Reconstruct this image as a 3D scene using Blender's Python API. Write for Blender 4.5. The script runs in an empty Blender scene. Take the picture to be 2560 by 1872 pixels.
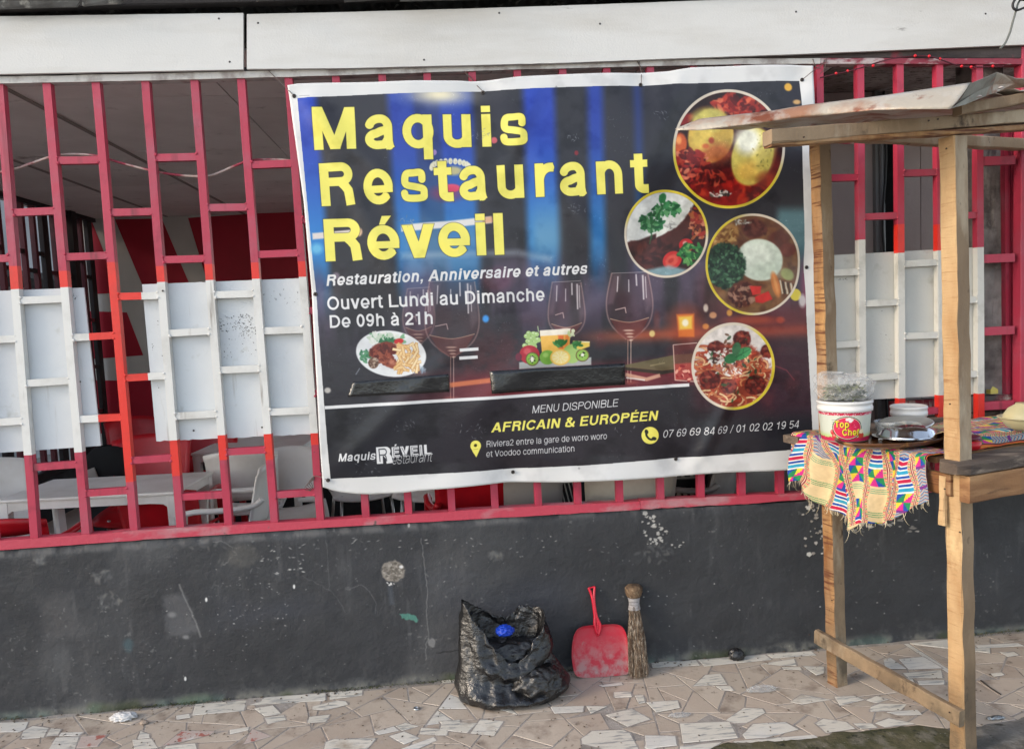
import bpy, math, random
import numpy as np
from mathutils import Vector, noise as mnoise

random.seed(7)
RNG = np.random.RandomState(11)
S = bpy.context.scene
C = S.collection

# ------------------------------------------------------------------ camera, world, sun, exposure
FPX = 1905.0
YAW, PIT, ROL = .0867, -.0771, -.0464
_cy, _sy, _cp, _sp = math.cos(YAW), math.sin(YAW), math.cos(PIT), math.sin(PIT)
FW = np.array([_sy*_cp, _cy*_cp, _sp])
_r = np.array([_cy, -_sy, 0.0]); _u = np.cross(_r, FW)
RT = math.cos(ROL)*_r + math.sin(ROL)*_u
UP = -math.sin(ROL)*_r + math.cos(ROL)*_u
EYE = np.array([0, -3.47, 1.6869])

cam = bpy.data.cameras.new('camera')
cam.sensor_width = 36.0
cam.lens = FPX/2560*36.0
cam.clip_start = .05
cam.clip_end = 400
co = bpy.data.objects.new('camera', cam)
C.objects.link(co)
from mathutils import Matrix
co.matrix_world = Matrix(((RT[0], UP[0], -FW[0], EYE[0]), (RT[1], UP[1], -FW[1], EYE[1]),
                          (RT[2], UP[2], -FW[2], EYE[2]), (0, 0, 0, 1)))
S.camera = co

SUN_DIR = Vector((-.87, -.28, .42)).normalized()      # towards the sun
W = bpy.data.worlds.new('World')
S.world = W
W.use_nodes = True
nt = W.node_tree
bg = nt.nodes['Background']
sky = nt.nodes.new('ShaderNodeTexSky')
sky.sky_type = 'NISHITA'
sky.sun_disc = False
sky.sun_elevation = math.asin(SUN_DIR.z)
sky.sun_rotation = math.atan2(SUN_DIR.x, SUN_DIR.y)
sky.dust_density = 1.0
sky.air_density = 1.0
hs = nt.nodes.new('ShaderNodeHueSaturation')
hs.inputs['Saturation'].default_value = .6
nt.links.new(sky.outputs[0], hs.inputs['Color'])
nt.links.new(hs.outputs[0], bg.inputs['Color'])
bg.inputs['Strength'].default_value = .15

sl = bpy.data.lights.new('sun', 'SUN')
sl.energy = 0.68
sl.angle = math.radians(14)
sl.color = (1.0, .80, .58)
so = bpy.data.objects.new('sun', sl)
so.rotation_euler = SUN_DIR.to_track_quat('Z', 'Y').to_euler()
C.objects.link(so)

S.view_settings.view_transform = 'Standard'
S.view_settings.look = 'None'
S.view_settings.exposure = 1.47
S.view_settings.gamma = 1
S.cycles.max_bounces = 12
S.cycles.diffuse_bounces = 8
S.cycles.use_denoising = True

# ------------------------------------------------------------------ measuring: from a photo pixel to a point in the place
def ray(x, y):
    return FW + (x-1280)/FPX*RT - (y-936)/FPX*UP

def P(x, y, Y=0.0):
    """point on the vertical plane y = Y"""
    d = ray(x, y); return Vector(EYE + d*(Y-EYE[1])/d[1])

def G(x, y, z=0.0):
    """point on the level plane z"""
    d = ray(x, y); return Vector(EYE + d*(z-EYE[2])/d[2])

def PL(x, y, p, n):
    d = ray(x, y); p = np.array(p); n = np.array(n)
    return Vector(EYE + d*((p-EYE) @ n)/(d @ n))

def PXY(Xw, Yw, Zw):
    """arrays of world coordinates -> photo pixels (used to lay out prints and stains)"""
    dx, dy, dz = Xw-EYE[0], Yw-EYE[1], Zw-EYE[2]
    z = dx*FW[0]+dy*FW[1]+dz*FW[2]
    return (1280+FPX*(dx*RT[0]+dy*RT[1]+dz*RT[2])/z, 936-FPX*(dx*UP[0]+dy*UP[1]+dz*UP[2])/z)

# ------------------------------------------------------------------ materials
def lin(c):
    if isinstance(c, (int, float)): c = (c, c, c)
    out = []
    for v in c[:3]:
        v = v/255.0
        out.append(v/12.92 if v <= .04045 else ((v+.055)/1.055)**2.4)
    return (*out, 1.0)

MATS = {}
def mat(name, base, rough=.6, layers=(), bump=(), metal=0.0, coat=0.0, trans=0.0, vary=0.0, alpha=1.0,
        img=None, grad=None, ex=.68, spec=.5, ior=1.45, rlayer=None, uv=False):
    """layers: (colour, scale, lo, hi, (sx,sy,sz)) noise-masked colours; bump: (scale, strength, (sx,sy,sz))"""
    if name in MATS: return MATS[name]
    m = bpy.data.materials.new(name); m.use_nodes = True
    N = m.node_tree; L = N.links
    b = N.nodes['Principled BSDF']
    tc = N.nodes.new('ShaderNodeTexCoord')
    src = tc.outputs['UV'] if uv else tc.outputs['Object']
    oi = N.nodes.new('ShaderNodeObjectInfo')
    off = N.nodes.new('ShaderNodeVectorMath'); off.operation = 'MULTIPLY_ADD'
    off.inputs[1].default_value = (1, 1, 1)
    sc = N.nodes.new('ShaderNodeVectorMath'); sc.operation = 'SCALE'
    cmb = N.nodes.new('ShaderNodeCombineXYZ')
    for i in range(3): L.new(oi.outputs['Random'], cmb.inputs[i])
    L.new(cmb.outputs[0], sc.inputs[0]); sc.inputs['Scale'].default_value = 0 if uv else 13.7
    L.new(src, off.inputs[0]); L.new(sc.outputs[0], off.inputs[2])
    vec = off.outputs[0]
    def nz(scale, st, detail=5, rgh=.6):
        mp = N.nodes.new('ShaderNodeMapping'); mp.inputs['Scale'].default_value = st
        L.new(vec, mp.inputs['Vector'])
        n = N.nodes.new('ShaderNodeTexNoise'); n.inputs['Scale'].default_value = scale
        n.inputs['Detail'].default_value = detail; n.inputs['Roughness'].default_value = rgh
        L.new(mp.outputs[0], n.inputs['Vector'])
        return n.outputs['Fac']
    if img is not None:
        im = N.nodes.new('ShaderNodeTexImage'); im.image = img; im.interpolation = 'Cubic'
        im.extension = 'EXTEND'
        L.new(tc.outputs['UV'], im.inputs['Vector'])
        col = im.outputs['Color']
    else:
        rgb = N.nodes.new('ShaderNodeRGB'); rgb.outputs[0].default_value = lin(base); col = rgb.outputs[0]
    K = lambda c: tuple(v*(ex if metal < .5 else 1) for v in lin(c)[:3])+(1.0,)      # albedo scale: outdoor surfaces darkened in colour to make the room look brighter
    if img is not None:
        mm = N.nodes.new('ShaderNodeVectorMath'); mm.operation = 'SCALE'; mm.inputs['Scale'].default_value = ex; L.new(col, mm.inputs[0]); col = mm.outputs[0]
    else: rgb.outputs[0].default_value = K(base)
    def ramp(f, lo, hi):
        r = N.nodes.new('ShaderNodeMapRange'); r.inputs['From Min'].default_value = lo
        r.inputs['From Max'].default_value = hi; L.new(f, r.inputs['Value']); return r.outputs[0]
    for ly in layers:
        c, scale, lo, hi = ly[:4]; st = ly[4] if len(ly) > 4 else (1, 1, 1)
        f = ramp(nz(scale, st), lo, hi)
        mx = N.nodes.new('ShaderNodeMix'); mx.data_type = 'RGBA'
        L.new(f, mx.inputs['Factor']); L.new(col, mx.inputs['A']); mx.inputs['B'].default_value = K(c)
        col = mx.outputs['Result']
    if grad:       # (colour, z0, z1, noise): dirt that has settled from height z1 down to z0
        sp_ = N.nodes.new('ShaderNodeSeparateXYZ'); L.new(tc.outputs['Object'], sp_.inputs[0])
        f = ramp(sp_.outputs['Z'], grad[2], grad[1])
        mu = N.nodes.new('ShaderNodeMath'); mu.operation = 'MULTIPLY'; L.new(f, mu.inputs[0]); L.new(ramp(nz(grad[3], (1, 1, 1)), .38, .62), mu.inputs[1])
        mx = N.nodes.new('ShaderNodeMix'); mx.data_type = 'RGBA'
        L.new(mu.outputs[0], mx.inputs['Factor']); L.new(col, mx.inputs['A']); mx.inputs['B'].default_value = K(grad[0]); col = mx.outputs['Result']
    if vary:
        h = N.nodes.new('ShaderNodeHueSaturation')
        r = N.nodes.new('ShaderNodeMapRange'); r.inputs['To Min'].default_value = 1-vary; r.inputs['To Max'].default_value = 1+vary
        L.new(oi.outputs['Random'], r.inputs['Value']); L.new(r.outputs[0], h.inputs['Value']); L.new(col, h.inputs['Color'])
        col = h.outputs[0]
    L.new(col, b.inputs['Base Color'])
    b.inputs['Roughness'].default_value = rough
    if rlayer:
        f = ramp(nz(rlayer[0], (1, 1, 1)), .35, .65)
        r = N.nodes.new('ShaderNodeMapRange'); r.inputs['To Min'].default_value = rlayer[1]; r.inputs['To Max'].default_value = rlayer[2]
        L.new(f, r.inputs['Value']); L.new(r.outputs[0], b.inputs['Roughness'])
    b.inputs['Metallic'].default_value = metal
    b.inputs['Coat Weight'].default_value = coat
    b.inputs['Transmission Weight'].default_value = trans
    b.inputs['IOR'].default_value = ior
    b.inputs['Specular IOR Level'].default_value = spec
    b.inputs['Alpha'].default_value = alpha
    prev = None
    for bp in bump:
        scale, dist = bp[:2]; st = bp[2] if len(bp) > 2 else (1, 1, 1)
        bn = N.nodes.new('ShaderNodeBump'); bn.inputs['Strength'].default_value = 1; bn.inputs['Distance'].default_value = dist
        L.new(nz(scale, st), bn.inputs['Height'])
        if prev: L.new(prev, bn.inputs['Normal'])
        prev = bn.outputs[0]
    if prev: L.new(prev, b.inputs['Normal'])
    MATS[name] = m
    return m

# ------------------------------------------------------------------ mesh building
class MB:
    def __init__(s): s.v = []; s.f = []; s.m = []
    def add(s, verts, faces, mi=0):
        o = len(s.v); s.v += [tuple(v) for v in verts]
        s.f += [tuple(i+o for i in f) for f in faces]; s.m += [mi]*len(faces); return s
    def box(s, a, b, mi=0):
        x0, y0, z0 = a; x1, y1, z1 = b
        return s.obox([(x0, y0, z0), (x1, y0, z0), (x1, y1, z0), (x0, y1, z0), (x0, y0, z1), (x1, y0, z1), (x1, y1, z1), (x0, y1, z1)], mi)
    def obox(s, v8, mi=0):
        return s.add(v8, [(0, 3, 2, 1), (4, 5, 6, 7), (0, 1, 5, 4), (1, 2, 6, 5), (2, 3, 7, 6), (3, 0, 4, 7)], mi)
    def prism(s, pts, d, mi=0):
        """polygon pts extruded by vector d"""
        n = len(pts); d = Vector(d)
        vs = [Vector(p) for p in pts]+[Vector(p)+d for p in pts]
        fs = [tuple(range(n)), tuple(range(2*n-1, n-1, -1))]+[(i, (i+1) % n+0, (i+1) % n+n, i+n) for i in range(n)]
        fs = [fs[0], fs[1]]+[(f[0], f[3], f[2], f[1]) for f in fs[2:]]
        return s.add(vs, fs, mi)
    def tube(s, pts, r, n=8, mi=0, caps=True):
        pts = [Vector(p) for p in pts]; vs = []; k = len(pts)
        rs = r if isinstance(r, (list, tuple)) else [r]*k
        t0 = (pts[1]-pts[0]).normalized()
        a = t0.cross(Vector((0, 0, 1)))
        if a.length < .1: a = t0.cross(Vector((1, 0, 0)))
        a.normalize()
        for i, p in enumerate(pts):
            t = (pts[min(i+1, k-1)]-pts[max(i-1, 0)]).normalized()
            a = (a-t*a.dot(t)).normalized(); b = t.cross(a)
            for j in range(n):
                q = 2*math.pi*j/n; vs.append(p+(a*math.cos(q)+b*math.sin(q))*rs[i])
        fs = [(i*n+j, i*n+(j+1) % n, (i+1)*n+(j+1) % n, (i+1)*n+j) for i in range(k-1) for j in range(n)]
        if caps: fs += [tuple(range(n-1, -1, -1)), tuple(range((k-1)*n, k*n))]
        return s.add(vs, fs, mi)
    def lathe(s, prof, c=(0, 0, 0), n=32, mi=0, sx=1, sy=1):
        """prof: [(r,z)...]"""
        vs = []; c = Vector(c)
        for r, z in prof:
            for j in range(n):
                q = 2*math.pi*j/n; vs.append(c+Vector((r*sx*math.cos(q), r*sy*math.sin(q), z)))
        k = len(prof)
        fs = [(i*n+j, i*n+(j+1) % n, (i+1)*n+(j+1) % n, (i+1)*n+j) for i in range(k-1) for j in range(n)]
        return s.add(vs, fs, mi)
    def grid(s, fn, nu, nv, mi=0, closed=False):
        vs = [fn(i/(nu-1) if not closed else i/nu, j/(nv-1)) for j in range(nv) for i in range(nu)]
        fs = []
        for j in range(nv-1):
            for i in range(nu if closed else nu-1):
                k = (i+1) % nu; fs.append((j*nu+i, j*nu+k, (j+1)*nu+k, (j+1)*nu+i))
        return s.add(vs, fs, mi)
    def build(s, name, mats, parent=None, smooth=False, bevel=0.0, solid=0.0, uv=None, subd=0, kind=None, loc=None, soff=-1):
        me = bpy.data.meshes.new(name)
        base = Vector((0, 0, 0))
        if parent is not None: base = Vector(ORIG.get(parent.name, (0, 0, 0)))
        if loc is not None: base = Vector(loc)
        me.from_pydata([tuple(Vector(v)-base) for v in s.v], [], s.f)
        if not isinstance(mats, (list, tuple)): mats = [mats]
        for m in mats: me.materials.append(m)
        me.polygons.foreach_set('material_index', s.m)
        if smooth: me.polygons.foreach_set('use_smooth', [True]*len(me.polygons))
        if uv:
            ul = me.uv_layers.new(name='UVMap')
            co_ = [uv(Vector(v)) for v in s.v] if callable(uv) else uv
            for l in me.loops: ul.data[l.index].uv = co_[l.vertex_index]
        me.validate(); me.update()
        o = bpy.data.objects.new(name, me); C.objects.link(o)
        if parent is not None:
            o.parent = parent; ORIG[o.name] = base
            if loc is not None: o.location = base-Vector(ORIG.get(parent.name, (0, 0, 0)))
        else:
            o.location = base; ORIG[o.name] = base
        if solid:
            md = o.modifiers.new('solid', 'SOLIDIFY'); md.thickness = solid; md.offset = soff
        if bevel:
            md = o.modifiers.new('bevel', 'BEVEL'); md.width = bevel; md.segments = 2; md.limit_method = 'ANGLE'; md.angle_limit = math.radians(40)
        if subd:
            md = o.modifiers.new('subd', 'SUBSURF'); md.levels = subd; md.render_levels = subd
        if kind: o['kind'] = kind
        return o

ORIG = {}
def thing(name, label, cat, loc=(0, 0, 0), group=None):
    o = bpy.data.objects.new(name, None); C.objects.link(o); o.location = loc
    o.empty_display_size = .1
    ORIG[o.name] = Vector(loc); o['label'] = label; o['category'] = cat
    if group: o['group'] = group
    return o
def tag(o, label, cat, group=None):
    o['label'] = label; o['category'] = cat
    if group: o['group'] = group
    return o

def timber(mb, a, b, wv, hv, seg=14, jit=.0015, ch=.004, mi=(0, 0, 0, 0), seed=0):
    """rough sawn timber from a to b; wv,hv full width vectors; faces: 0:-w 1:-h... sides get materials mi=(front(-h), right(+w), back(+h), left(-w))"""
    a, b, wv, hv = Vector(a), Vector(b), Vector(wv), Vector(hv)
    wl, hl = wv.length, hv.length; wn, hn = wv.normalized(), hv.normalized()
    prof = []
    W2, H2 = wl/2, hl/2
    # corners with chamfers, going round: front-left, front-right, back-right, back-left
    prof = [(-W2+ch, -H2), (W2-ch, -H2), (W2, -H2+ch), (W2, H2-ch), (W2-ch, H2), (-W2+ch, H2), (-W2, H2-ch), (-W2, -H2+ch)]
    pm = [mi[0], mi[1], mi[1], mi[1], mi[2], mi[3], mi[3], mi[3]]
    pm = [mi[0], mi[0], mi[1], mi[1], mi[2], mi[2], mi[3], mi[3]]
    vs = []
    n = 8
    for i in range(seg+1):
        t = i/seg; c = a.lerp(b, t)
        for j, (x, y) in enumerate(prof):
            q = Vector((t*(b-a).length*9+seed*5.3, (j//2)*3.1+seed, 0))
            e = mnoise.noise(q)*jit*2; g = mnoise.noise(q+Vector((9, 4, 2)))*jit*2
            big = mnoise.noise(Vector((t*3+seed, seed*2.2, 1)))*jit*1.2
            vs.append(c+wn*(x+e+big)+hn*(y+g))
    fs = []; ms = []
    for i in range(seg):
        for j in range(n):
            k = (j+1) % n
            fs.append((i*n+j, i*n+k, (i+1)*n+k, (i+1)*n+j)); ms.append(pm[j])
    fs.append(tuple(range(n-1, -1, -1))); ms.append(mi[0])
    fs.append(tuple(range(seg*n, seg*n+n))); ms.append(mi[0])
    o = len(mb.v); mb.v += [tuple(v) for v in vs]; mb.f += [tuple(i+o for i in f) for f in fs]; mb.m += ms

def wire(name, pts, r, m, parent=None, n=6, sub=6):
    """smooth wire through points (Catmull-Rom)"""
    mb = MB(); mb.tube(crom(pts, sub), r, n)
    return mb.build(name, m, parent, smooth=True)
def crom(pts, sub=6):
    pts = [Vector(p) for p in pts]; out = []
    for i in range(len(pts)-1):
        p0 = pts[max(i-1, 0)]; p1 = pts[i]; p2 = pts[i+1]; p3 = pts[min(i+2, len(pts)-1)]
        for k in range(sub):
            t = k/sub
            out.append(.5*((2*p1)+(-p0+p2)*t+(2*p0-5*p1+4*p2-p3)*t*t+(-p0+3*p1-3*p2+p3)*t**3))
    out.append(pts[-1]); return out
# ------------------------------------------------------------------ lettering: stroke and polygon glyphs in the manner of a bold grotesque
def arc(cx, cy, rx, ry, a0, a1, n=14):
    return [(cx+rx*math.cos(math.radians(a0+(a1-a0)*i/n)), cy+ry*math.sin(math.radians(a0+(a1-a0)*i/n))) for i in range(n+1)]
def spl(*pts):
    v = crom([(x, y, 0) for x, y in pts], 6); return [(p.x, p.y) for p in v]
CAP, XH, DE = .72, .572, -.2
def glyph(ch, w):
    """returns (advance, primitives)"""
    r = w/2; h = w*.86; q = h/2
    R = lambda x0, y0, x1, y1: ('p', [(x0, y0), (x1, y0), (x1, y1), (x0, y1)])
    Sx = lambda p, ww=None, cl=False: ('s', p, ww or (w+h)/2, cl)
    D = lambda x0, y0, x1, y1, hw=None: ('p', [(x0, y0), (x0+(hw or w*1.04), y0), (x1+(hw or w*1.04), y1), (x1, y1)])
    s = .07-(.14-w)*-.1
    m = (w+h)/4
    if ch == ' ': return .28, []
    if ch == 'i': return 2*s+w, [R(s, 0, s+w, XH), R(s, CAP-.115, s+w, CAP)]
    if ch == 'l': return 2*s+w, [R(s, 0, s+w, CAP)]
    if ch in 'nhm':
        def arch(x0, x1):
            cx = (x0+x1)/2; return Sx([(x0, .2)]+arc(cx, .33, (x1-x0)/2, XH-m-.33+.012, 180, 0)+[(x1, 0)])
        x0 = s+r
        if ch == 'm':
            return .89, [R(s, 0, s+w, XH), arch(x0, .445), arch(.445, .89-s-r)]
        x1 = .61-s-r
        return .61, [R(s, 0, s+w, CAP if ch == 'h' else XH), arch(x0, x1)]
    if ch == 'u':
        x0, x1 = s+r, .61-s-r
        return .61, [R(x1-r, 0, x1+r, XH), Sx([(x0, XH)]+arc((x0+x1)/2, .2, (x1-x0)/2, .2-m+.012, 180, 360)+[(x1, .35)])]
    if ch == 'r': return .40, [R(s, 0, s+w, XH), Sx(arc(s+r+.2, .27, .2, XH-m-.27, 180, 92)+[(.40, XH-m)], w)]
    if ch in 'oc' or ch in 'eé':
        cx = .295; rx = .295-.035-r; ry = (XH+.024)/2-m; cy = XH/2
        if ch == 'o': return .59, [Sx(arc(cx, cy, rx, ry, 0, 350, 26), None, True)]
        if ch == 'c': return .56, [Sx(arc(cx, cy, rx, ry, 24, 336, 24))]
        g = [Sx(arc(cx, cy, rx, ry, -6, 322, 26)), R(.035+r, .27-q-.02, .545, .27+q-.03)]
        if ch == 'é': g.append(('p', [(.24, .59), (.33, .59), (.44, CAP+.02), (.29, CAP+.02)]))
        return .58, g
    if ch in 'dbpqg':
        cx = .305; rx = .305-.04-r; ry = (XH+.02)/2-m; cy = XH/2
        right = ch in 'dqg'
        c2 = cx if right else .61-cx
        xs = .61-s-w if right else s
        g = [Sx(arc(c2, cy, rx, ry, 0, 350, 26), None, True)]
        if ch == 'd' or ch == 'b': g.append(R(xs, 0, xs+w, CAP))
        elif ch in 'pq': g.append(R(xs, DE, xs+w, XH))
        else: g += [Sx([(xs+r, XH), (xs+r, 0)]+arc(xs+r-.2, -.01, .2, -DE-m+.0, 0, -150, 12), None)]
        return .61, g
    if ch in 'aà':
        xr = .5-r
        g = [Sx(arc(.28, .365, .225-r+.02, XH-m-.355, 172, 90, 8)+arc(.3, .37, xr-.3, XH-m-.36, 88, 0, 8)+[(xr, .13), (xr+.012, .05), (xr+.03, 0)]),
             Sx([(xr, .325), (.3, .295)]+arc(.235, .16, .235-.03-r, .16-m+.012, 95, 275, 12)+[(.36, .07), (xr, .17)])]
        if ch == 'à': g.append(('p', [(.14, CAP+.02), (.29, CAP+.02), (.34, .59), (.25, .59)]))
        return .57, g
    if ch == 's':
        return .55, [Sx(spl((.49-r, .37), (.40, XH-m-.005), (.27, XH-m), (.15, XH-m-.015), (.03+r+.008, .385), (.14, .3), (.28, .265), (.42, .225), (.52-r-.005, .145), (.42, m+.01), (.28, m-.008), (.13, m+.01), (.03+r-.01, .165)), (w+h)/2*(.86 if w > .12 else 1))]
    if ch == 't': return .34, [Sx([(.16, .68), (.16, .16)]+arc(.16+.1, .14, .1, .14-m+.005, 180, 268, 8)+[(.335, m-.003)], w), R(.01, XH-h*.95, .32, XH)]
    if ch == 'f': return .34, [Sx([(.15, 0), (.15, .56)]+arc(.25, .57, .1, CAP-m-.57, 180, 92, 8)+[(.335, CAP-m)], w), R(.01, XH-h*.95, .32, XH)]
    if ch == 'v': return .55, [D(.275-w*.55, 0, .015, XH, w*1.1), D(.275-w*.55, 0, .535-w*1.1, XH, w*1.1)]
    if ch == 'w': return .78, [D(.2-w*.5, 0, .015, XH, w), D(.2-w*.5, 0, .39-w*.5, XH, w), D(.58-w*.5, 0, .39-w*.5, XH, w), D(.58-w*.5, 0, .765-w, XH, w)]
    if ch == ',': return .28, [R(.07, 0, .07+w, w), ('p', [(.07+w*.5, .01), (.07+w, .01), (.07+w*.7, -.13), (.07, -.15)])]
    if ch == '/': return .32, [D(0, -.02, .31-w*.75, CAP+.02, w*.75)]
    if ch == '&':
        return .68, [Sx(spl((.62, m*.3), (.45, .2), (.22, .48), (.17, .57), (.22, CAP-m), (.34, CAP-m), (.4, .58), (.33, .46), (.14, .34), (.06+r, .2), (.13, m+.03), (.27, m-.005), (.42, .07), (.55, .2), (.6, .36)), w*.86)]
    # capitals
    if ch == 'I': return 2*s+w, [R(s, 0, s+w, CAP)]
    if ch == 'M': return .83, [R(s, 0, s+w, CAP), R(.83-s-w, 0, .83-s, CAP), D(.415-w*.5, 0, s, CAP, w*1.08), D(.415-w*.55, 0, .83-s-w*1.08, CAP, w*1.08)]
    if ch == 'N': return .72, [R(s, 0, s+w, CAP), R(.72-s-w, 0, .72-s, CAP), ('p', [(.72-s-w*1.15, 0), (.72-s, 0), (s+w*1.15, CAP), (s, CAP)])]
    if ch in 'EFLÉ':
        g = [R(s, 0, s+w, CAP)]
        if ch != 'L': g += [R(s, CAP-h, .6, CAP), R(s, .38-q, .57, .38+q)]
        if ch != 'F': g.append(R(s, 0, .62, h))
        if ch == 'É': g.append(('p', [(.27, .77), (.36, .77), (.47, .89), (.32, .89)]))
        return .65 if ch != 'L' else .6, g
    if ch in 'RPBD':
        if ch == 'D':
            return .72, [R(s, 0, s+w, CAP), Sx([(s+r, CAP-m), (.3, CAP-m)]+arc(.34, CAP/2, .68-r-.34, CAP/2-m, 85, -85, 16)+[(.3, m), (s+r, m)])]
        g = [R(s, 0, s+w, CAP)]
        lo = .33
        g.append(Sx([(s+r, CAP-m), (.42, CAP-m)]+arc(.44, (CAP+lo)/2, .64-r-.44, (CAP-lo)/2-m, 85, -85, 12)+[(.42, lo+m), (s+r, lo+m)]))
        if ch == 'R': g.append(Sx([(.42, lo+m), (.49, lo-.002), (.545, .25), (.558, .14), (.572, 0)], w))
        if ch == 'B': g.append(Sx([(s+r, lo+m+.03), (.44, lo+m+.03)]+arc(.46, .2, .67-r-.46, .2-m, 85, -85, 12)+[(.42, m), (s+r, m)]))
        return .70 if ch != 'P' else .67, g
    if ch == 'O': return .78, [Sx(arc(.39, CAP/2, .39-.04-r, CAP/2-m+.01, 0, 350, 30), None, True)]
    if ch == 'C': return .72, [Sx(arc(.385, CAP/2, .345-r, CAP/2-m+.01, 32, 328, 26))]
    if ch == 'S':
        return .67, [Sx(spl((.6-r, .51), (.5, CAP-m-.02), (.33, CAP-m+.01), (.17, CAP-m-.03), (.05+r, .53), (.16, .42), (.34, .365), (.52, .31), (.64-r, .2), (.53, m+.03), (.34, m-.01), (.15, m+.03), (.04+r, .22)))]
    if ch == 'U': return .72, [Sx([(s+r, CAP), (s+r, .27)]+arc(.36, .27, .36-s-r, .27-m+.01, 180, 360, 14)+[(.72-s-r, CAP)])]
    if ch == 'A': return .72, [D(.01, 0, .36-w*.56, CAP, w*1.12), D(.71-w*1.12, 0, .36-w*.56, CAP, w*1.12), R(.17, .16, .55, .16+h*.95)]
    if ch == 'V': return .66, [D(.33-w*.56, 0, .01, CAP, w*1.12), D(.33-w*.56, 0, .65-w*1.12, CAP, w*1.12)]
    if ch == 'T': return .62, [R(.31-r, 0, .31+r, CAP), R(.02, CAP-h, .6, CAP)]
    # figures
    if ch == '0': return .556, [Sx(arc(.278, CAP/2, .238-r, CAP/2-m+.005, 0, 350, 28), None, True)]
    if ch == '1': return .556, [R(.36-w, 0, .36, CAP), ('p', [(.1, .5), (.36-r, .5), (.36-r, .6), (.1, .6)])]
    if ch == '2': return .556, [Sx(arc(.27, CAP-.215, .2-r*.3, .215-m, 185, -15, 12)+[(.41, .37), (.2, .2), (.12, .1), (.1, m)]), R(.035, 0, .51, h)]
    if ch == '4': return .556, [R(.44-w, 0, .44, CAP), R(.03, .15, .53, .15+h), D(.03, .2, .44-w*1.1, CAP, w*.95)]
    if ch == '5': return .556, [R(.1, CAP-h, .49, CAP), Sx([(.14, CAP), (.11, .37), (.2, .435)]+arc(.28, .23, .235-r, .235-m, 105, -150, 16))]
    if ch in '69':
        a = [Sx(arc(.28, .235, .235-r, .24-m, 0, 350, 24), None, True), Sx(arc(.3, .33, .255-r, CAP-m-.33, 200, 45, 14))]
        if ch == '9': a = [(k[0], [(.556-x, CAP-y) for x, y in k[1]], *k[2:]) for k in a]
        return .556, a
    if ch == '8': return .556, [Sx(arc(.278, .195, .24-r, .2-m, 0, 350, 22), None, True), Sx(arc(.278, .54, .215-r, .18-m, 0, 350, 22), None, True)]
    if ch == '7': return .556, [R(.035, CAP-h, .52, CAP), Sx([(.5-r*.5, CAP-m), (.33, .42), (.24, .2), (.2, 0)], w)]
    return .5, []

def sd_poly_convex(X, Y, pts):
    a = 0
    for i in range(len(pts)):
        x0, y0 = pts[i]; x1, y1 = pts[(i+1) % len(pts)]; a += x0*y1-x1*y0
    sg = 1 if a > 0 else -1
    d = None
    for i in range(len(pts)):
        x0, y0 = pts[i]; x1, y1 = pts[(i+1) % len(pts)]
        L = math.hypot(x1-x0, y1-y0) or 1e-9
        e = sg*((x1-x0)*(Y-y0)-(y1-y0)*(X-x0))/L
        d = e if d is None else np.minimum(d, e)
    return d
def sd_stroke(X, Y, pts, w, closed):
    if closed: pts = list(pts)+[pts[0]]
    best = np.full(X.shape, -9.0); n = len(pts)-1
    for i in range(n):
        x0, y0 = pts[i]; x1, y1 = pts[i+1]; L = math.hypot(x1-x0, y1-y0)
        if L < 1e-6: continue
        ux, uy = (x1-x0)/L, (y1-y0)/L
        t = (X-x0)*ux+(Y-y0)*uy; e = np.abs(-(X-x0)*uy+(Y-y0)*ux)
        best = np.maximum(best, np.minimum(w/2-e, np.minimum(t, L-t)))
        if i < n-1 or closed: best = np.maximum(best, w/2-np.hypot(X-x1, Y-y1))
    return best
def hashn(ix, iy, seed):
    h = (ix.astype(np.int64)*374761393+iy.astype(np.int64)*668265263+seed*1442695041) & 0xffffffff
    h = ((h ^ (h >> 13))*1274126177) & 0xffffffff
    return ((h ^ (h >> 16)) & 0xffff)/65535.0
def vnoise(X, Y, seed=0):
    ix = np.floor(X); iy = np.floor(Y); fx = X-ix; fy = Y-iy
    fx = fx*fx*(3-2*fx); fy = fy*fy*(3-2*fy)
    a = hashn(ix, iy, seed); b = hashn(ix+1, iy, seed); c = hashn(ix, iy+1, seed); d = hashn(ix+1, iy+1, seed)
    return (a*(1-fx)+b*fx)*(1-fy)+(c*(1-fx)+d*fx)*fy
def fbm(X, Y, seed=0, o=4):
    s = 0; a = .5; t = 0
    for k in range(o): s = s+a*vnoise(X*2**k, Y*2**k, seed+k*17); t += a; a *= .5
    return s/t
def sstep(x, a, b):
    t = np.clip((x-a)/(b-a), 0, 1); return t*t*(3-2*t)

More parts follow.
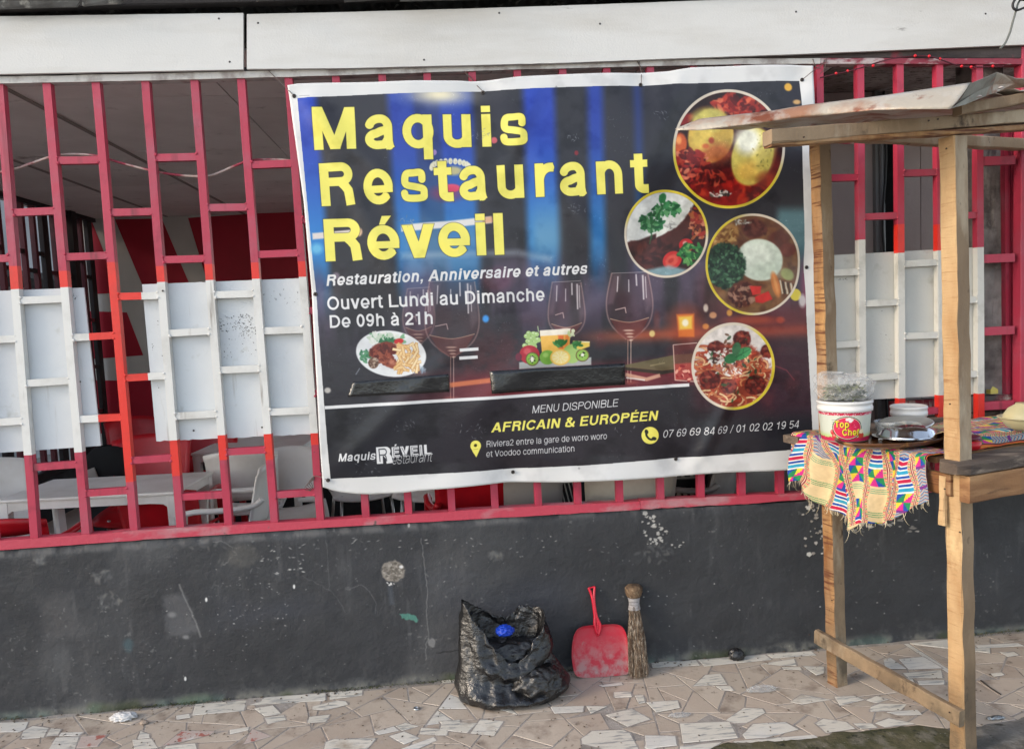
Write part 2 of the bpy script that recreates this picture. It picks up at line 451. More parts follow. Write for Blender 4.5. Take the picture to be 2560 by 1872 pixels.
class Canvas:
    """a print or paint layer on the plane y = Y; drawn in the photo's measures, stored in the plane's own metres"""
    def __init__(s, x0, z0, x1, z1, res, Y):
        s.x0, s.z0, s.x1, s.z1, s.Y = x0, z0, x1, z1, Y
        s.w = int((x1-x0)*res); s.h = int((z1-z0)*res); s.res = res
        xs = x0+(np.arange(s.w)+.5)/s.w*(x1-x0); zs = z0+(np.arange(s.h)+.5)/s.h*(z1-z0)
        s.XW, s.ZW = np.meshgrid(xs, zs)
        s.PX, s.PY = PXY(s.XW, Y, s.ZW)
        s.A = np.zeros((s.h, s.w, 3), np.float32)
        s.clip = None
    def box(s, x0, y0, x1, y1, pad=3):
        ps = [P(x, y, s.Y) for x in (x0-pad, x1+pad) for y in (y0-pad, y1+pad)]
        a = min(p.x for p in ps); b = max(p.x for p in ps); c = min(p.z for p in ps); d = max(p.z for p in ps)
        return s.wbox(a, c, b, d)
    def wbox(s, a, c, b, d):
        i0 = max(0, int((a-s.x0)/(s.x1-s.x0)*s.w)); i1 = min(s.w, int((b-s.x0)/(s.x1-s.x0)*s.w)+2)
        j0 = max(0, int((c-s.z0)/(s.z1-s.z0)*s.h)); j1 = min(s.h, int((d-s.z0)/(s.z1-s.z0)*s.h)+2)
        return slice(j0, max(j1, j0)), slice(i0, max(i1, i0))
    def mix(s, sl, m, col):
        if s.clip is not None: m = m*s.clip[sl]
        m = m[..., None]
        c = np.asarray(col, np.float32)/255.0 if not isinstance(col, np.ndarray) else col
        s.A[sl] = s.A[sl]*(1-m)+c*m
    def ell(s, cx, cy, rx, ry, col, soft=1.5, al=1.0, rot=0, rough=0, seed=0):
        R_ = max(rx, ry)*1.25+soft; sl = s.box(cx-R_, cy-R_, cx+R_, cy+R_)
        X = s.PX[sl]-cx; Y = s.PY[sl]-cy; c, n = math.cos(math.radians(rot)), math.sin(math.radians(rot))
        U = X*c+Y*n; V = -X*n+Y*c
        d = np.hypot(U/rx, V/ry)
        if rough: d = d+rough*(fbm(s.PX[sl]/7, s.PY[sl]/7, seed+5)-.5)
        m = np.clip((1-d)*min(rx, ry)/soft+.5, 0, 1)*al
        s.mix(sl, m, col); return sl
    def poly(s, pts, col, soft=1.5, al=1.0, rough=0):
        xs = [p[0] for p in pts]; ys = [p[1] for p in pts]
        sl = s.box(min(xs)-soft, min(ys)-soft, max(xs)+soft, max(ys)+soft)
        X = s.PX[sl]; Y = s.PY[sl]
        if rough: X = X+rough*(fbm(X/9, Y/9, 3)-.5)*2; Y = Y+rough*(fbm(X/9, Y/9, 8)-.5)*2
        ins = np.zeros(X.shape, bool); dist = np.full(X.shape, 1e9); n = len(pts)
        for i in range(n):
            x0, y0 = pts[i]; x1, y1 = pts[(i+1) % n]
            if y0 != y1:
                c = ((y0 > Y) != (y1 > Y)) & (X < (x1-x0)*(Y-y0)/(y1-y0)+x0); ins ^= c
            L2 = (x1-x0)**2+(y1-y0)**2 or 1e-9
            t = np.clip(((X-x0)*(x1-x0)+(Y-y0)*(y1-y0))/L2, 0, 1)
            dist = np.minimum(dist, np.hypot(X-x0-t*(x1-x0), Y-y0-t*(y1-y0)))
        sd = np.where(ins, dist, -dist)
        s.mix(sl, np.clip(sd/soft+.5, 0, 1)*al, col)
    def blur(s, x0, y0, x1, y1, n=2):
        sl = s.box(x0, y0, x1, y1); a = s.A[sl].astype(np.float32); m = s.clip[sl][..., None]; b = a.copy()
        for _ in range(n):
            b = (b+np.roll(b, 1, 0)+np.roll(b, -1, 0)+np.roll(b, 1, 1)+np.roll(b, -1, 1))/5
        s.A[sl] = a*(1-m)+b*m
    def line(s, pts, w, col, al=1.0, soft=1.2, wob=0):
        xs = [p[0] for p in pts]; ys = [p[1] for p in pts]; pad = w+soft+wob*2
        sl = s.box(min(xs)-pad, min(ys)-pad, max(xs)+pad, max(ys)+pad)
        X = s.PX[sl]; Y = s.PY[sl]
        if wob: X = X+wob*(fbm(X/11, Y/11, 3)-.5)*2; Y = Y+wob*(fbm(X/11, Y/11, 8)-.5)*2
        d = sd_stroke(X, Y, pts, w, False); s.mix(sl, np.clip(d/soft+.5, 0, 1)*al, col)
    def text(s, txt, pl, pr, cap, col, w=.14, shear=0.0, track=0.0, al=1.0, edge=None, outline=0, pin=None):
        """baseline from photo pixel pl to pr; cap height in photo pixels; edge: thin dark rim"""
        a = P(*pl, s.Y) if pin is None else pin[0]; b = P(*pr, s.Y) if pin is None else pin[1]
        t = P(pl[0], pl[1]-cap, s.Y) if pin is None else None
        capm = (t.z-a.z) if pin is None else pin[2]
        adv = 0; gl = []
        for ch in txt:
            aw, pr_ = glyph(ch, w); gl.append((adv, pr_)); adv += aw+track
        adv -= track
        dx, dz = b.x-a.x, b.z-a.z; L = math.hypot(dx, dz)
        s0 = .06; sx = L/(adv-2*s0); sy = capm/CAP
        ux, uz = dx/L, dz/L
        for off, prims in gl:
            gx0, gx1 = off-.1, off+1.0
            cs = [(a.x+ux*(g-s0)*sx-uz*v*sy, a.z+uz*(g-s0)*sx+ux*v*sy) for g in (gx0, gx1+shear) for v in (-.3, 1.0)]
            sl = s.wbox(min(c[0] for c in cs), min(c[1] for c in cs), max(c[0] for c in cs), max(c[1] for c in cs))
            X = s.XW[sl]-a.x; Z = s.ZW[sl]-a.z
            gx = (X*ux+Z*uz)/sx+s0-off; gy = (-X*uz+Z*ux)/sy
            gx = gx-shear*gy
            aa = 1/(s.res*min(sx, sy))
            d = np.full(gx.shape, -9.0)
            for p in prims:
                e = sd_poly_convex(gx, gy, p[1]) if p[0] == 'p' else sd_stroke(gx, gy, p[1], p[2], p[3])
                d = np.maximum(d, e)
            if edge is not None: s.mix(sl, np.clip((d+.010)/aa+.5, 0, 1)*al*.6, edge)
            m = np.clip(d/aa+.5, 0, 1)
            if outline: m = m*(1-np.clip((d-outline)/aa+.5, 0, 1))
            s.mix(sl, m*al, col)
    def image(s, name):
        im = bpy.data.images.new(name, s.w, s.h, alpha=False)
        buf = np.ones((s.h, s.w, 4), np.float32); buf[..., :3] = np.clip(s.A, 0, 1)
        im.pixels.foreach_set(buf.ravel()); im.update(); im.pack(); return im
    def uv(s, v): return ((v[0]-s.x0)/(s.x1-s.x0), (v[2]-s.z0)/(s.z1-s.z0))
# ------------------------------------------------------------------ the banner's print
BY = -.045
def scatter(cv, cx, cy, rx, ry, n, size, cols, seed, elong=1.8, al=1.0, soft=1.2):
    rr = random.Random(seed)
    for _ in range(n):
        a = rr.uniform(0, 6.28); q = math.sqrt(rr.random()); k = rr.uniform(.5, 1.3)*size
        cv.ell(cx+rx*q*math.cos(a), cy+ry*q*math.sin(a), k*elong, k, rr.choice(cols), soft, al, rr.uniform(0, 180))
def fuzz(cv, sl, amp, sc, seed):
    n = fbm(cv.PX[sl]/sc, cv.PY[sl]/sc, seed, 4)-.5
    m = np.ones(n.shape) if cv.clip is None else cv.clip[sl]
    cv.A[sl] = np.clip(cv.A[sl]*(1+(n*2*amp*m)[..., None]), 0, 1)
def disc_clip(cv, cx, cy, rx, ry):
    cv.clip = np.clip((1-np.hypot((cv.PX-cx)/rx, (cv.PY-cy)/ry))*min(rx, ry)/1.5+.5, 0, 1)

def paint_banner():
    cv = Canvas(-.66, .86, 1.86, 2.80, 860, BY)
    PX_, PY_ = cv.PX, cv.PY
    cv.A[:] = (.90, .90, .895)
    # printed field
    field = [(744, 246), (1380, 221), (2000, 202), (2014, 778), (2032, 1119), (1460, 1162), (827, 1196), (794, 780)]
    full = (slice(0, cv.h), slice(0, cv.w))
    def horiz(x):        # tilt of the print at that column
        return -.05*(x-1280)
    t = PY_-horiz(PX_)*1.0
    base = np.zeros_like(cv.A)
    n1 = fbm(PX_/150, PY_/150, 4); n2 = fbm(PX_/60, PY_/60, 9)
    v = np.clip((t-220)/900, 0, 1)
    base[..., 0] = .165+.05*n1; base[..., 1] = .165+.045*n1; base[..., 2] = .185+.06*n1
    def bl(m, col, al=1.0):
        m = np.clip(m*al, 0, 1)[..., None]; base[:] = base*(1-m)+np.array(col, np.float32)/255*m
    # curtain stripes: columns lean with the print
    lean = PX_-.075*(PY_-600)*np.clip((1700-PX_)/900, 0, 1.1)
    def stripe(x0, x1, soft=14):
        return sstep(lean, x0-soft, x0+soft)*(1-sstep(lean, x1-soft, x1+soft))
    fade = 1-sstep(t, 600, 800)
    cool = sstep(t, 300, 620)[..., None]
    blue = (1-cool)*np.array([42, 72, 184])/255+cool*np.array([48, 134, 206])/255
    for x0, x1, k in ((690, 818, 1), (990, 1058, .9), (1058, 1110, .55), (1110, 1196, .9), (1318, 1396, .95), (1474, 1512, .85), (1588, 1606, .5)):
        m = (stripe(x0, x1)*fade*k)[..., None]; base[:] = base*(1-m)+blue*m
    bl(sstep(t, 600, 690)*(1-sstep(t, 760, 900))*sstep(fbm(lean/70, PY_/300, 12), .42, .66), (118, 98, 128), .55)
    bl(sstep(t, 470, 600)*(1-sstep(t, 600, 680))*stripe(1330, 1400, 20), (130, 170, 190), .6)
    bl(sstep(t, 520, 600)*(1-sstep(t, 640, 700))*stripe(1010, 1200, 20), (110, 150, 185), .5)
    # bar counter glow, table top
    yc = PY_+.035*(PX_-1600)
    bl(np.exp(-((yc-838)/16)**2)*sstep(PX_, 1380, 1620), (190, 92, 62), .75)
    bl(sstep(PX_, 1600, 1900)*np.exp(-((PY_-800)/55)**2), (120, 42, 44), .55)
    bl(sstep(t, 900, 950)*sstep(PX_, 900, 1300)*(1-sstep(PX_, 1700, 1830)), (136, 44, 54), .85)
    bl(sstep(t, 860, 930)*sstep(PX_, 1650, 1800), (66, 28, 42), .7)
    bl(sstep(n2, .5, .75)*sstep(PX_, 850, 1300)*sstep(t, 760, 900), (110, 52, 58), .5)
    bl(sstep(PX_, 1930, 1955)*sstep(PY_, 505, 540)*(1-sstep(PY_, 610, 700)), (96, 140, 150), .8)
    bl(sstep(PX_, 1990, 2025)*sstep(PY_, 620, 700)*(1-sstep(PY_, 740, 800)), (170, 60, 90), .7)
    bl(np.exp(-((PX_-1100)/75)**2-((PY_-238)/24)**2), (250, 240, 205), 1)
    bl(np.exp(-((PX_-1720)/200)**2-((PY_-1010)/70)**2), (40, 40, 46), .4)
    # lower band, plain charcoal
    low = sstep(PY_-(1018+(962-1018)*(PX_-813)/(1723-813)), 0, 3)
    m = low*(1-sstep(PX_, 1710, 1760)*(1-sstep(PY_, 1000, 1060)))
    bl(m, (40, 41, 47), .93)
    cv.poly(field, base_dummy := (40, 40, 46), 1.5)
    msk = np.abs(cv.A-np.array([.90, .90, .895], np.float32)).sum(-1) > .4
    cv.A[msk] = base[msk]
    # lights and bokeh
    for (x, y, rx, ry, col, al, sf) in ((1129, 471, 22, 10, (240, 84, 120), .95, 4), (1118, 484, 40, 18, (190, 40, 70), .5, 18), (1235, 352, 8, 8, (230, 110, 120), .9, 3),
            (1086, 382, 6, 7, (190, 150, 210), .8, 3), (792, 622, 14, 13, (120, 200, 235), .8, 12), (1214, 797, 8, 9, (70, 160, 240), .95, 5),
            (1971, 218, 10, 10, (250, 190, 70), .95, 4), (1990, 257, 9, 6, (240, 190, 120), .8, 4), (1763, 770, 6, 10, (245, 235, 220), .9, 4), (1781, 788, 9, 8, (230, 170, 120), .8, 4),
            (1822, 782, 7, 8, (245, 180, 80), .8, 4), (1763, 816, 8, 7, (240, 160, 80), .8, 4), (1629, 834, 7, 8, (250, 225, 150), .9, 4), (1988, 737, 14, 15, (222, 205, 70), .95, 3),
            (2005, 752, 9, 16, (225, 225, 225), .8, 6), (1950, 800, 10, 8, (220, 90, 60), .5, 6), (1640, 800, 8, 20, (150, 70, 60), .4, 8), (1880, 800, 60, 10, (210, 90, 60), .5, 10),
            (1440, 384, 5, 6, (150, 40, 50), .8, 3), (820, 975, 8, 7, (225, 220, 210), .8, 4), (840, 690, 9, 9, (190, 170, 190), .5, 6), (1240, 700, 40, 30, (150, 70, 90), .3, 20), (1800, 720, 60, 60, (120, 50, 40), .25, 30)):
        cv.ell(x, y, rx, ry, col, sf, al)
    for k in range(13):      # beaded rim of the lamp
        a = math.pi*(1-k/12); cv.ell(1126+47*math.cos(a), 420-16*math.sin(a), 5.6, 8, (236, 232, 205), 2, .95, 0)
        cv.ell(1126+47*math.cos(a)+1.5, 420-16*math.sin(a)+2, 2.4, 3.5, (190, 180, 150), 2, .5, 0)
    cv.ell(1134, 428, 22, 11, (226, 208, 130), 8, .8)
    cv.line([(781, 591), (850, 585), (900, 580)], 16, (238, 224, 214), .95, 4); cv.ell(896, 580, 10, 11, (238, 196, 158), 5, .9)
    cv.line([(1003, 571), (1120, 562), (1228, 550)], 17, (238, 232, 226), .95, 4); cv.line([(1206, 553), (1232, 549)], 15, (226, 168, 130), .8, 5)
    cv.line([(1003, 640), (1294, 632), (1380, 650)], 16, (190, 205, 215), .35, 12)
    # wine glasses
    def glass(cx, rim, wide, by, rw, ww, stem, al=.8, tint=(214, 176, 168)):
        pts_l = crom([(cx-rw, rim, 0), (cx-ww, wide, 0), (cx-ww*.78, (wide+by)/2+8, 0), (cx-7, by, 0)], 7)
        pts_r = [(2*cx-p.x, p.y) for p in pts_l]; pl_ = [(p.x, p.y) for p in pts_l]; pts_l_ = pl_
        cv.poly(pl_+pts_r[::-1], (96, 60, 66), 3, .32*al)
        cv.line(pl_, 3.2, tint, .5*al, 3); cv.line(pts_r, 3.2, tint, .5*al, 3); cv.poly([pts_l_[i_] for i_ in range(0, 0)] or [(cx+ww*.45, rim+4), (cx+rw*.92, rim+2), (cx+ww*.97, wide), (cx+ww*.72, wide+20)], (196, 168, 176), 10, .22*al); cv.poly([(cx-rw*.9, rim+4), (cx-rw*.5, rim+4), (cx-ww*.7, wide), (cx-ww*.95, wide)], (176, 140, 150), 8, .25*al); cv.ell(cx-ww*.3, wide-10, ww*.28, (wide-rim)*.35, (70, 44, 52), 12, .35*al)
        cv.line([(cx-rw, rim), (cx+rw, rim-4)], 1.8, (220, 200, 200), .6*al)
        lv = wide+(by-wide)*.42
        cv.line(crom_xy([(cx-ww*.83, lv), (cx, lv+9), (cx+ww*.83, lv-3)]), 2.2, (232, 190, 160), .7*al)
        cv.poly([(cx-ww*.8, lv+3), (cx, lv+10), (cx+ww*.8, lv), (cx+ww*.45, by-12), (cx, by+4), (cx-ww*.45, by-12)], (124, 60, 56), 3, .6*al)
        cv.line([(cx-3.5, by), (cx-3.5, stem)], 1.8, (226, 180, 160), .7*al); cv.line([(cx+4, by), (cx+4, stem)], 2.2, (236, 205, 190), .7*al)
        for (u, v0, v1, ww2) in ((-.55, .1, .5, 2), (.6, .05, .75, 3), (.72, .1, .7, 1.6), (-.05, .2, .5, 2), (.3, .02, .3, 3)):
            cv.line([(cx+u*ww*.95, rim+(wide-rim)*v0), (cx+u*ww, rim+(wide-rim)*v1+8)], ww2*1.3, (246, 238, 240), .75*al, 2)
        cv.line([(cx-ww*.62, lv-22), (cx-ww*.2, lv-28), (cx-ww*.15, lv-14)], 2.4, (236, 206, 200), .7*al)
        for k in range(4): cv.ell(cx-2+k*2, by-22+k*8, 13-k*2.6, 2.4, (240, 212, 190), 1.5, .65*al)
        cv.ell(cx, stem, 20, 5, (190, 110, 96), 4, .4*al)
    glass(1047, 722, 790, 858, 28, 40, 932, .6)
    glass(1130, 704, 800, 890, 56, 68, 995)
    glass(1416, 706, 785, 844, 36, 46, 862, .85)
    glass(1573, 684, 760, 848, 46, 58, 956, 1)
    # candle, menu card, tumbler
    cv.ell(1712, 812, 40, 44, (200, 84, 50), 40, .5)
    cv.poly([(1690, 786), (1734, 784), (1735, 842), (1696, 842)], (226, 120, 52), 5, .95)
    cv.poly([(1695, 792), (1729, 790), (1729, 822), (1698, 824)], (246, 204, 84), 6, .95); cv.ell(1712, 807, 8, 9, (255, 246, 214), 5, 1)
    cv.poly([(1563, 912), (1690, 886), (1732, 884), (1735, 917), (1655, 927), (1563, 918)], (112, 104, 74), 2, .9)
    cv.poly([(1563, 918), (1655, 927), (1735, 917), (1735, 922), (1655, 936), (1563, 925)], (52, 46, 34), 1.5, .9)
    cv.line([(1563, 936), (1616, 948), (1650, 938)], 9, (226, 178, 150), .85, 3); cv.line([(1124, 962), (1226, 950)], 12, (226, 130, 84), .8, 4)
    cv.line([(1565, 944), (1612, 950)], 4, (240, 232, 222), .8)
    cv.line([(1625, 914), (1662, 907)], 3, (176, 160, 120), .6, 2)
    cv.poly([(1682, 862), (1745, 858), (1745, 950), (1688, 952)], (120, 60, 58), 3, .55); cv.poly([(1684, 910), (1745, 905), (1745, 950), (1688, 950)], (196, 76, 70), 4, .75)
    cv.line([(1682, 862), (1688, 950), (1742, 954)], 2.6, (236, 196, 180), .8); cv.line([(1682, 862), (1742, 857)], 2, (236, 210, 200), .8)
    scatter(cv, 1715, 932, 26, 18, 14, 3, [(240, 170, 150), (150, 40, 46), (226, 110, 90)], 5)
    cv.line([(1930, 912), (1965, 925), (1985, 950)], 2.5, (130, 60, 70), .8, 2)
    # big round dish: potatoes in red stew
    def ring(cx, cy, rx, ry):
        cv.ell(cx, cy, rx+2, ry+2, (226, 214, 196), 1.5)
        sl = cv.box(cx-rx-6, cy-ry-6, cx+rx+6, cy+ry+6)
        X = cv.PX[sl]-cx; Y = cv.PY[sl]-cy; d = np.hypot(X/(rx+2), Y/(ry+2))
        m = np.clip((1-d)*rx/1.5+.5, 0, 1)*sstep(np.sin(np.arctan2(Y, X)*1+.6+cx*.7), -.1, .5)
        cv.mix(sl, m, (222, 200, 60))
    ring(1821, 373, 138, 147); disc_clip(cv, 1821, 373, 133, 142)
    cv.ell(1821, 373, 140, 150, (44, 16, 16), 2); cv.ell(1830, 480, 130, 60, (134, 22, 20), 30, .95, 0, .3); cv.ell(1900, 440, 60, 80, (120, 34, 32), 26, .8)
    scatter(cv, 1825, 470, 110, 34, 70, 7, [(170, 34, 24), (110, 14, 14), (196, 60, 32), (84, 10, 12)], 21, 2, .7, 4)
    cv.ell(1700, 360, 17, 26, (206, 92, 46), 5, 1); cv.ell(1696, 352, 7, 10, (244, 160, 92), 5, .9); cv.ell(1712, 300, 22, 12, (150, 34, 28), 6, .9, -30)
    scatter(cv, 1835, 262, 50, 22, 90, 6, [(190, 62, 44), (120, 22, 20), (220, 110, 80), (84, 14, 16), (160, 40, 30)], 22, 2.2, .85, 2)
    scatter(cv, 1880, 262, 30, 16, 30, 5, [(150, 40, 32), (90, 16, 18), (210, 100, 70)], 27, 2.2, .85, 2)
    cv.ell(1777, 340, 57, 68, (206, 170, 78), 5, 1, 12); cv.ell(1772, 300, 44, 30, (216, 206, 112), 16, .9); cv.ell(1790, 385, 44, 26, (186, 88, 48), 22, .75)
    cv.ell(1755, 345, 26, 30, (226, 196, 92), 14, .8); cv.ell(1778, 352, 7, 8, (176, 62, 40), 5, .9); cv.ell(1764, 366, 9, 6, (190, 80, 46), 5, .8)
    cv.ell(1880, 392, 50, 74, (210, 192, 92), 5, 1, 14); cv.ell(1870, 352, 32, 34, (246, 244, 222), 22, 1, 10); cv.ell(1876, 430, 36, 26, (206, 160, 70), 18, .7)
    cv.ell(1912, 390, 22, 52, (206, 190, 96), 14, .7, 14); cv.ell(1917, 450, 26, 20, (160, 60, 36), 14, .7)
    scatter(cv, 1905, 380, 24, 46, 20, 1.5, [(126, 120, 50), (140, 120, 50), (100, 104, 46)], 24, 2.4, .6)
    scatter(cv, 1726, 415, 46, 40, 150, 5.5, [(176, 60, 40), (110, 22, 20), (226, 130, 96), (70, 12, 14), (150, 34, 28)], 25, 2, .85, 2)
    scatter(cv, 1770, 445, 44, 18, 60, 5, [(176, 60, 40), (110, 22, 20), (200, 90, 66), (70, 12, 14)], 26, 2, .85, 2)
    scatter(cv, 1800, 486, 30, 8, 34, 2.4, [(226, 220, 210), (90, 80, 70), (40, 36, 34), (190, 180, 170)], 28, 2, .9)
    fuzz(cv, cv.box(1680, 225, 1962, 522), .2, 16, 31); cv.blur(1680, 225, 1962, 522, 3); cv.clip = None
    # meat slice with herbs
    ring(1664, 585, 103, 108); disc_clip(cv, 1664, 585, 99, 104)
    cv.ell(1664, 585, 110, 112, (52, 22, 24), 2); cv.poly([(1540, 460), (1730, 460), (1735, 510), (1700, 560), (1600, 600), (1540, 615)], (224, 226, 222), 5)
    cv.poly([(1640, 570), (1700, 520), (1728, 500), (1728, 530), (1690, 570), (1640, 596)], (212, 214, 208), 4)
    scatter(cv, 1670, 556, 34, 22, 22, 1.2, [(110, 110, 110), (160, 160, 158)], 31, 6, .5)
    cv.poly([(1560, 606), (1640, 600), (1700, 562), (1728, 520), (1736, 560), (1700, 610), (1640, 640), (1600, 670), (1560, 650)], (78, 36, 34), 5, .95, 5)
    scatter(cv, 1640, 640, 80, 34, 80, 5, [(60, 22, 22), (40, 14, 16), (96, 44, 38)], 32, 2.4, .7, 3)
    scatter(cv, 1745, 560, 22, 44, 60, 4, [(150, 44, 36), (90, 20, 22), (206, 130, 100), (170, 90, 50)], 33, 2, .85)
    scatter(cv, 1668, 522, 34, 16, 80, 3.4, [(54, 124, 72), (34, 92, 56), (104, 166, 112), (70, 140, 90)], 34, 2.2, .95)
    scatter(cv, 1628, 556, 30, 22, 90, 3.6, [(40, 108, 62), (28, 82, 50), (96, 156, 104)], 35, 2.2, .95)
    cv.line([(1650, 490), (1654, 520), (1630, 560), (1625, 610)], 4, (44, 96, 58), .8, 2, 4); cv.ell(1656, 496, 9, 13, (50, 128, 74), 2, 1, 20)
    cv.ell(1714, 614, 18, 17, (196, 34, 40), 2); cv.ell(1711, 609, 6, 6, (238, 170, 160), 3, .9)
    cv.ell(1679, 651, 25, 21, (206, 44, 44), 2, 1, -38); cv.ell(1678, 652, 18, 13, (226, 92, 76), 4, .9, -38); cv.ell(1676, 652, 8, 5, (180, 40, 36), 3, .8, -38)
    scatter(cv, 1728, 634, 34, 26, 80, 3.4, [(50, 128, 64), (30, 92, 46), (110, 170, 96)], 36, 2.2, .95)
    cv.poly([(1600, 678), (1670, 664), (1740, 680), (1700, 700), (1620, 700)], (150, 196, 206), 8, .8)
    fuzz(cv, cv.box(1560, 475, 1770, 695), .12, 12, 37); cv.blur(1560, 475, 1770, 695, 2); cv.clip = None
    # ball of dough with greens
    ring(1882, 661, 118, 125); disc_clip(cv, 1882, 661, 114, 121)
    cv.ell(1882, 661, 120, 126, (112, 76, 54), 2); cv.ell(1880, 745, 90, 40, (124, 92, 62), 20, .8)
    scatter(cv, 1882, 661, 110, 116, 160, 8, [(124, 80, 52), (96, 56, 40), (140, 98, 64), (84, 50, 40)], 41, 1.8, .55, 5)
    cv.ell(1812, 590, 40, 24, (168, 124, 74), 6, 1, -35, .3); scatter(cv, 1812, 590, 34, 18, 30, 3, [(206, 170, 110), (120, 76, 40)], 42, 2.4, .7)
    cv.ell(1885, 572, 30, 24, (84, 42, 38), 7, 1); scatter(cv, 1885, 572, 30, 24, 26, 4, [(110, 62, 54), (60, 28, 28)], 43, 1.6, .7, 3)
    cv.ell(1945, 600, 26, 22, (96, 52, 42), 7, 1); cv.ell(1968, 625, 20, 17, (110, 54, 44), 5, 1); scatter(cv, 1850, 555, 26, 6, 24, 2.2, [(206, 206, 200), (120, 110, 100)], 46, 2, .8)
    cv.ell(1898, 650, 58, 52, (206, 218, 204), 4, 1, 10); cv.ell(1890, 640, 40, 34, (222, 230, 218), 18, .8); cv.ell(1915, 676, 40, 22, (190, 204, 188), 16, .6, 10)
    cv.ell(1812, 666, 50, 56, (36, 62, 48), 8, 1, 0, .3)
    scatter(cv, 1812, 664, 48, 56, 330, 3, [(28, 50, 40), (54, 92, 66), (20, 38, 32), (90, 130, 100), (40, 72, 52)], 44, 1.7, .85)
    cv.ell(1855, 735, 34, 32, (96, 50, 40), 7, 1, 0, .25); scatter(cv, 1855, 738, 32, 28, 70, 4, [(126, 76, 60), (70, 32, 30), (170, 130, 110), (60, 26, 26)], 45, 1.8, .8)
    cv.poly([(1872, 715), (1902, 716), (1900, 735), (1880, 738)], (206, 56, 52), 3); cv.poly([(1886, 742), (1920, 728), (1930, 748), (1905, 758), (1888, 756)], (204, 50, 48), 3)
    cv.ell(1938, 712, 10, 32, (196, 120, 66), 4, 1, -14); cv.ell(1938, 712, 4, 22, (226, 160, 96), 4, .8, -14)
    for k in range(6): cv.line([(1948+k*7, 700+k*2), (1956+k*6, 734+k)], 4, [(226, 222, 200), (56, 46, 36)][k % 2], .85, 2, 2)
    cv.ell(1968, 686, 18, 14, (160, 170, 110), 5, .9, 30)
    fuzz(cv, cv.box(1760, 530, 2004, 792), .14, 14, 47); cv.blur(1760, 530, 2004, 792, 3); cv.clip = None
    # pasta with meatballs
    ring(1832, 915, 102, 107); disc_clip(cv, 1832, 915, 97, 102)
    cv.ell(1832, 915, 104, 108, (222, 214, 208), 2); cv.ell(1832, 940, 92, 82, (150, 62, 44), 10, 1, 0, .25)
    rr = random.Random(51)
    def noodles(n, cx, cy, ex, ey, cols, w0=4.6):
        for _ in range(n):
            x = cx+rr.uniform(-ex, ex); y = cy+rr.uniform(-ey, ey); a = rr.uniform(0, 6.28); r_ = rr.uniform(10, 26)
            pts = [(x+r_*math.cos(a+k*.35)*1.3, y+r_*math.sin(a+k*.35)*.8) for k in range(7)]
            c_ = rr.choice(cols); cv.line(pts, w0+1.6, (120, 36, 26), .6, 1.5); cv.line(pts, w0, c_, .95, 1.5)
    pas = [(226, 178, 130), (206, 130, 84), (190, 96, 62), (234, 200, 150), (176, 66, 44)]
    noodles(90, 1832, 950, 84, 62, pas); noodles(26, 1880, 930, 40, 40, pas); noodles(16, 1760, 900, 20, 20, pas)
    for (x, y, r_) in ((1789, 871, 21), (1854, 847, 22), (1774, 949, 26), (1887, 962, 27), (1918, 878, 18), (1820, 965, 20)):
        cv.ell(x, y, r_, r_*.92, (84, 26, 24), 4, 1, 0, .15); scatter(cv, x, y, r_*.85, r_*.8, 34, 3.4, [(120, 40, 34), (66, 20, 20), (150, 60, 44)], int(x), 1.6, .8, 2); cv.ell(x-5, y-7, 6, 4, (190, 110, 90), 4, .5)
    scatter(cv, 1812, 892, 46, 22, 120, 3, [(238, 234, 228), (214, 206, 200), (120, 50, 44), (60, 36, 30)], 53, 2.4, .9)
    scatter(cv, 1822, 925, 34, 16, 50, 2.4, [(240, 236, 230), (190, 120, 100)], 54, 2.6, .9)
    scatter(cv, 1832, 915, 88, 88, 40, 3, [(56, 96, 60), (40, 70, 46), (90, 60, 44)], 55, 2, .8)
    cv.ell(1854, 884, 25, 13, (60, 138, 82), 2, 1, -28); cv.ell(1826, 896, 17, 12, (50, 116, 70), 2, 1, -20); cv.ell(1840, 872, 11, 17, (62, 110, 74), 2, 1, 14)
    for a, b in (((1838, 893), (1874, 873)), ((1850, 886), (1860, 890)), ((1856, 883), (1858, 872))): cv.line([a, b], 1.6, (30, 84, 50), .8)
    fuzz(cv, cv.box(1730, 808, 1935, 1022), .16, 12, 57); cv.blur(1730, 808, 1935, 1022, 1); cv.clip = None
    # plate: chicken and chips
    cv.ell(978, 884, 88, 57, (232, 234, 234), 2, 1, 8); cv.ell(978, 882, 70, 43, (214, 216, 218), 10, .7, 8)
    cv.line([(900, 920), (890, 936)], 3, (200, 210, 220), .4); scatter(cv, 1050, 922, 22, 8, 20, 3, [(140, 160, 180), (190, 205, 215)], 60, 2, .5)
    scatter(cv, 965, 848, 46, 15, 70, 4, [(220, 226, 214), (190, 206, 186), (120, 170, 130), (232, 232, 226)], 61, 2.2, .9)
    scatter(cv, 968, 852, 18, 8, 30, 3, [(50, 118, 78), (40, 98, 66)], 62, 2, .9); scatter(cv, 911, 890, 13, 14, 30, 3, [(60, 120, 86), (90, 150, 110)], 63, 2, .9)
    cv.ell(997, 853, 12, 7, (196, 44, 48), 2, 1, -10)
    cv.ell(958, 876, 36, 20, (122, 54, 44), 3, 1, -14, .2); scatter(cv, 960, 878, 32, 17, 60, 3.4, [(96, 34, 30), (150, 74, 56), (80, 28, 26)], 64, 2, .85)
    cv.ell(972, 904, 27, 13, (146, 72, 52), 3, 1, 28, .15); cv.line([(945, 880), (968, 900)], 9, (150, 78, 58), 1, 3); scatter(cv, 968, 902, 22, 11, 24, 3, [(180, 106, 80), (110, 46, 36)], 65, 2, .8); cv.ell(980, 906, 10, 5, (196, 130, 104), 5, .7, 24)
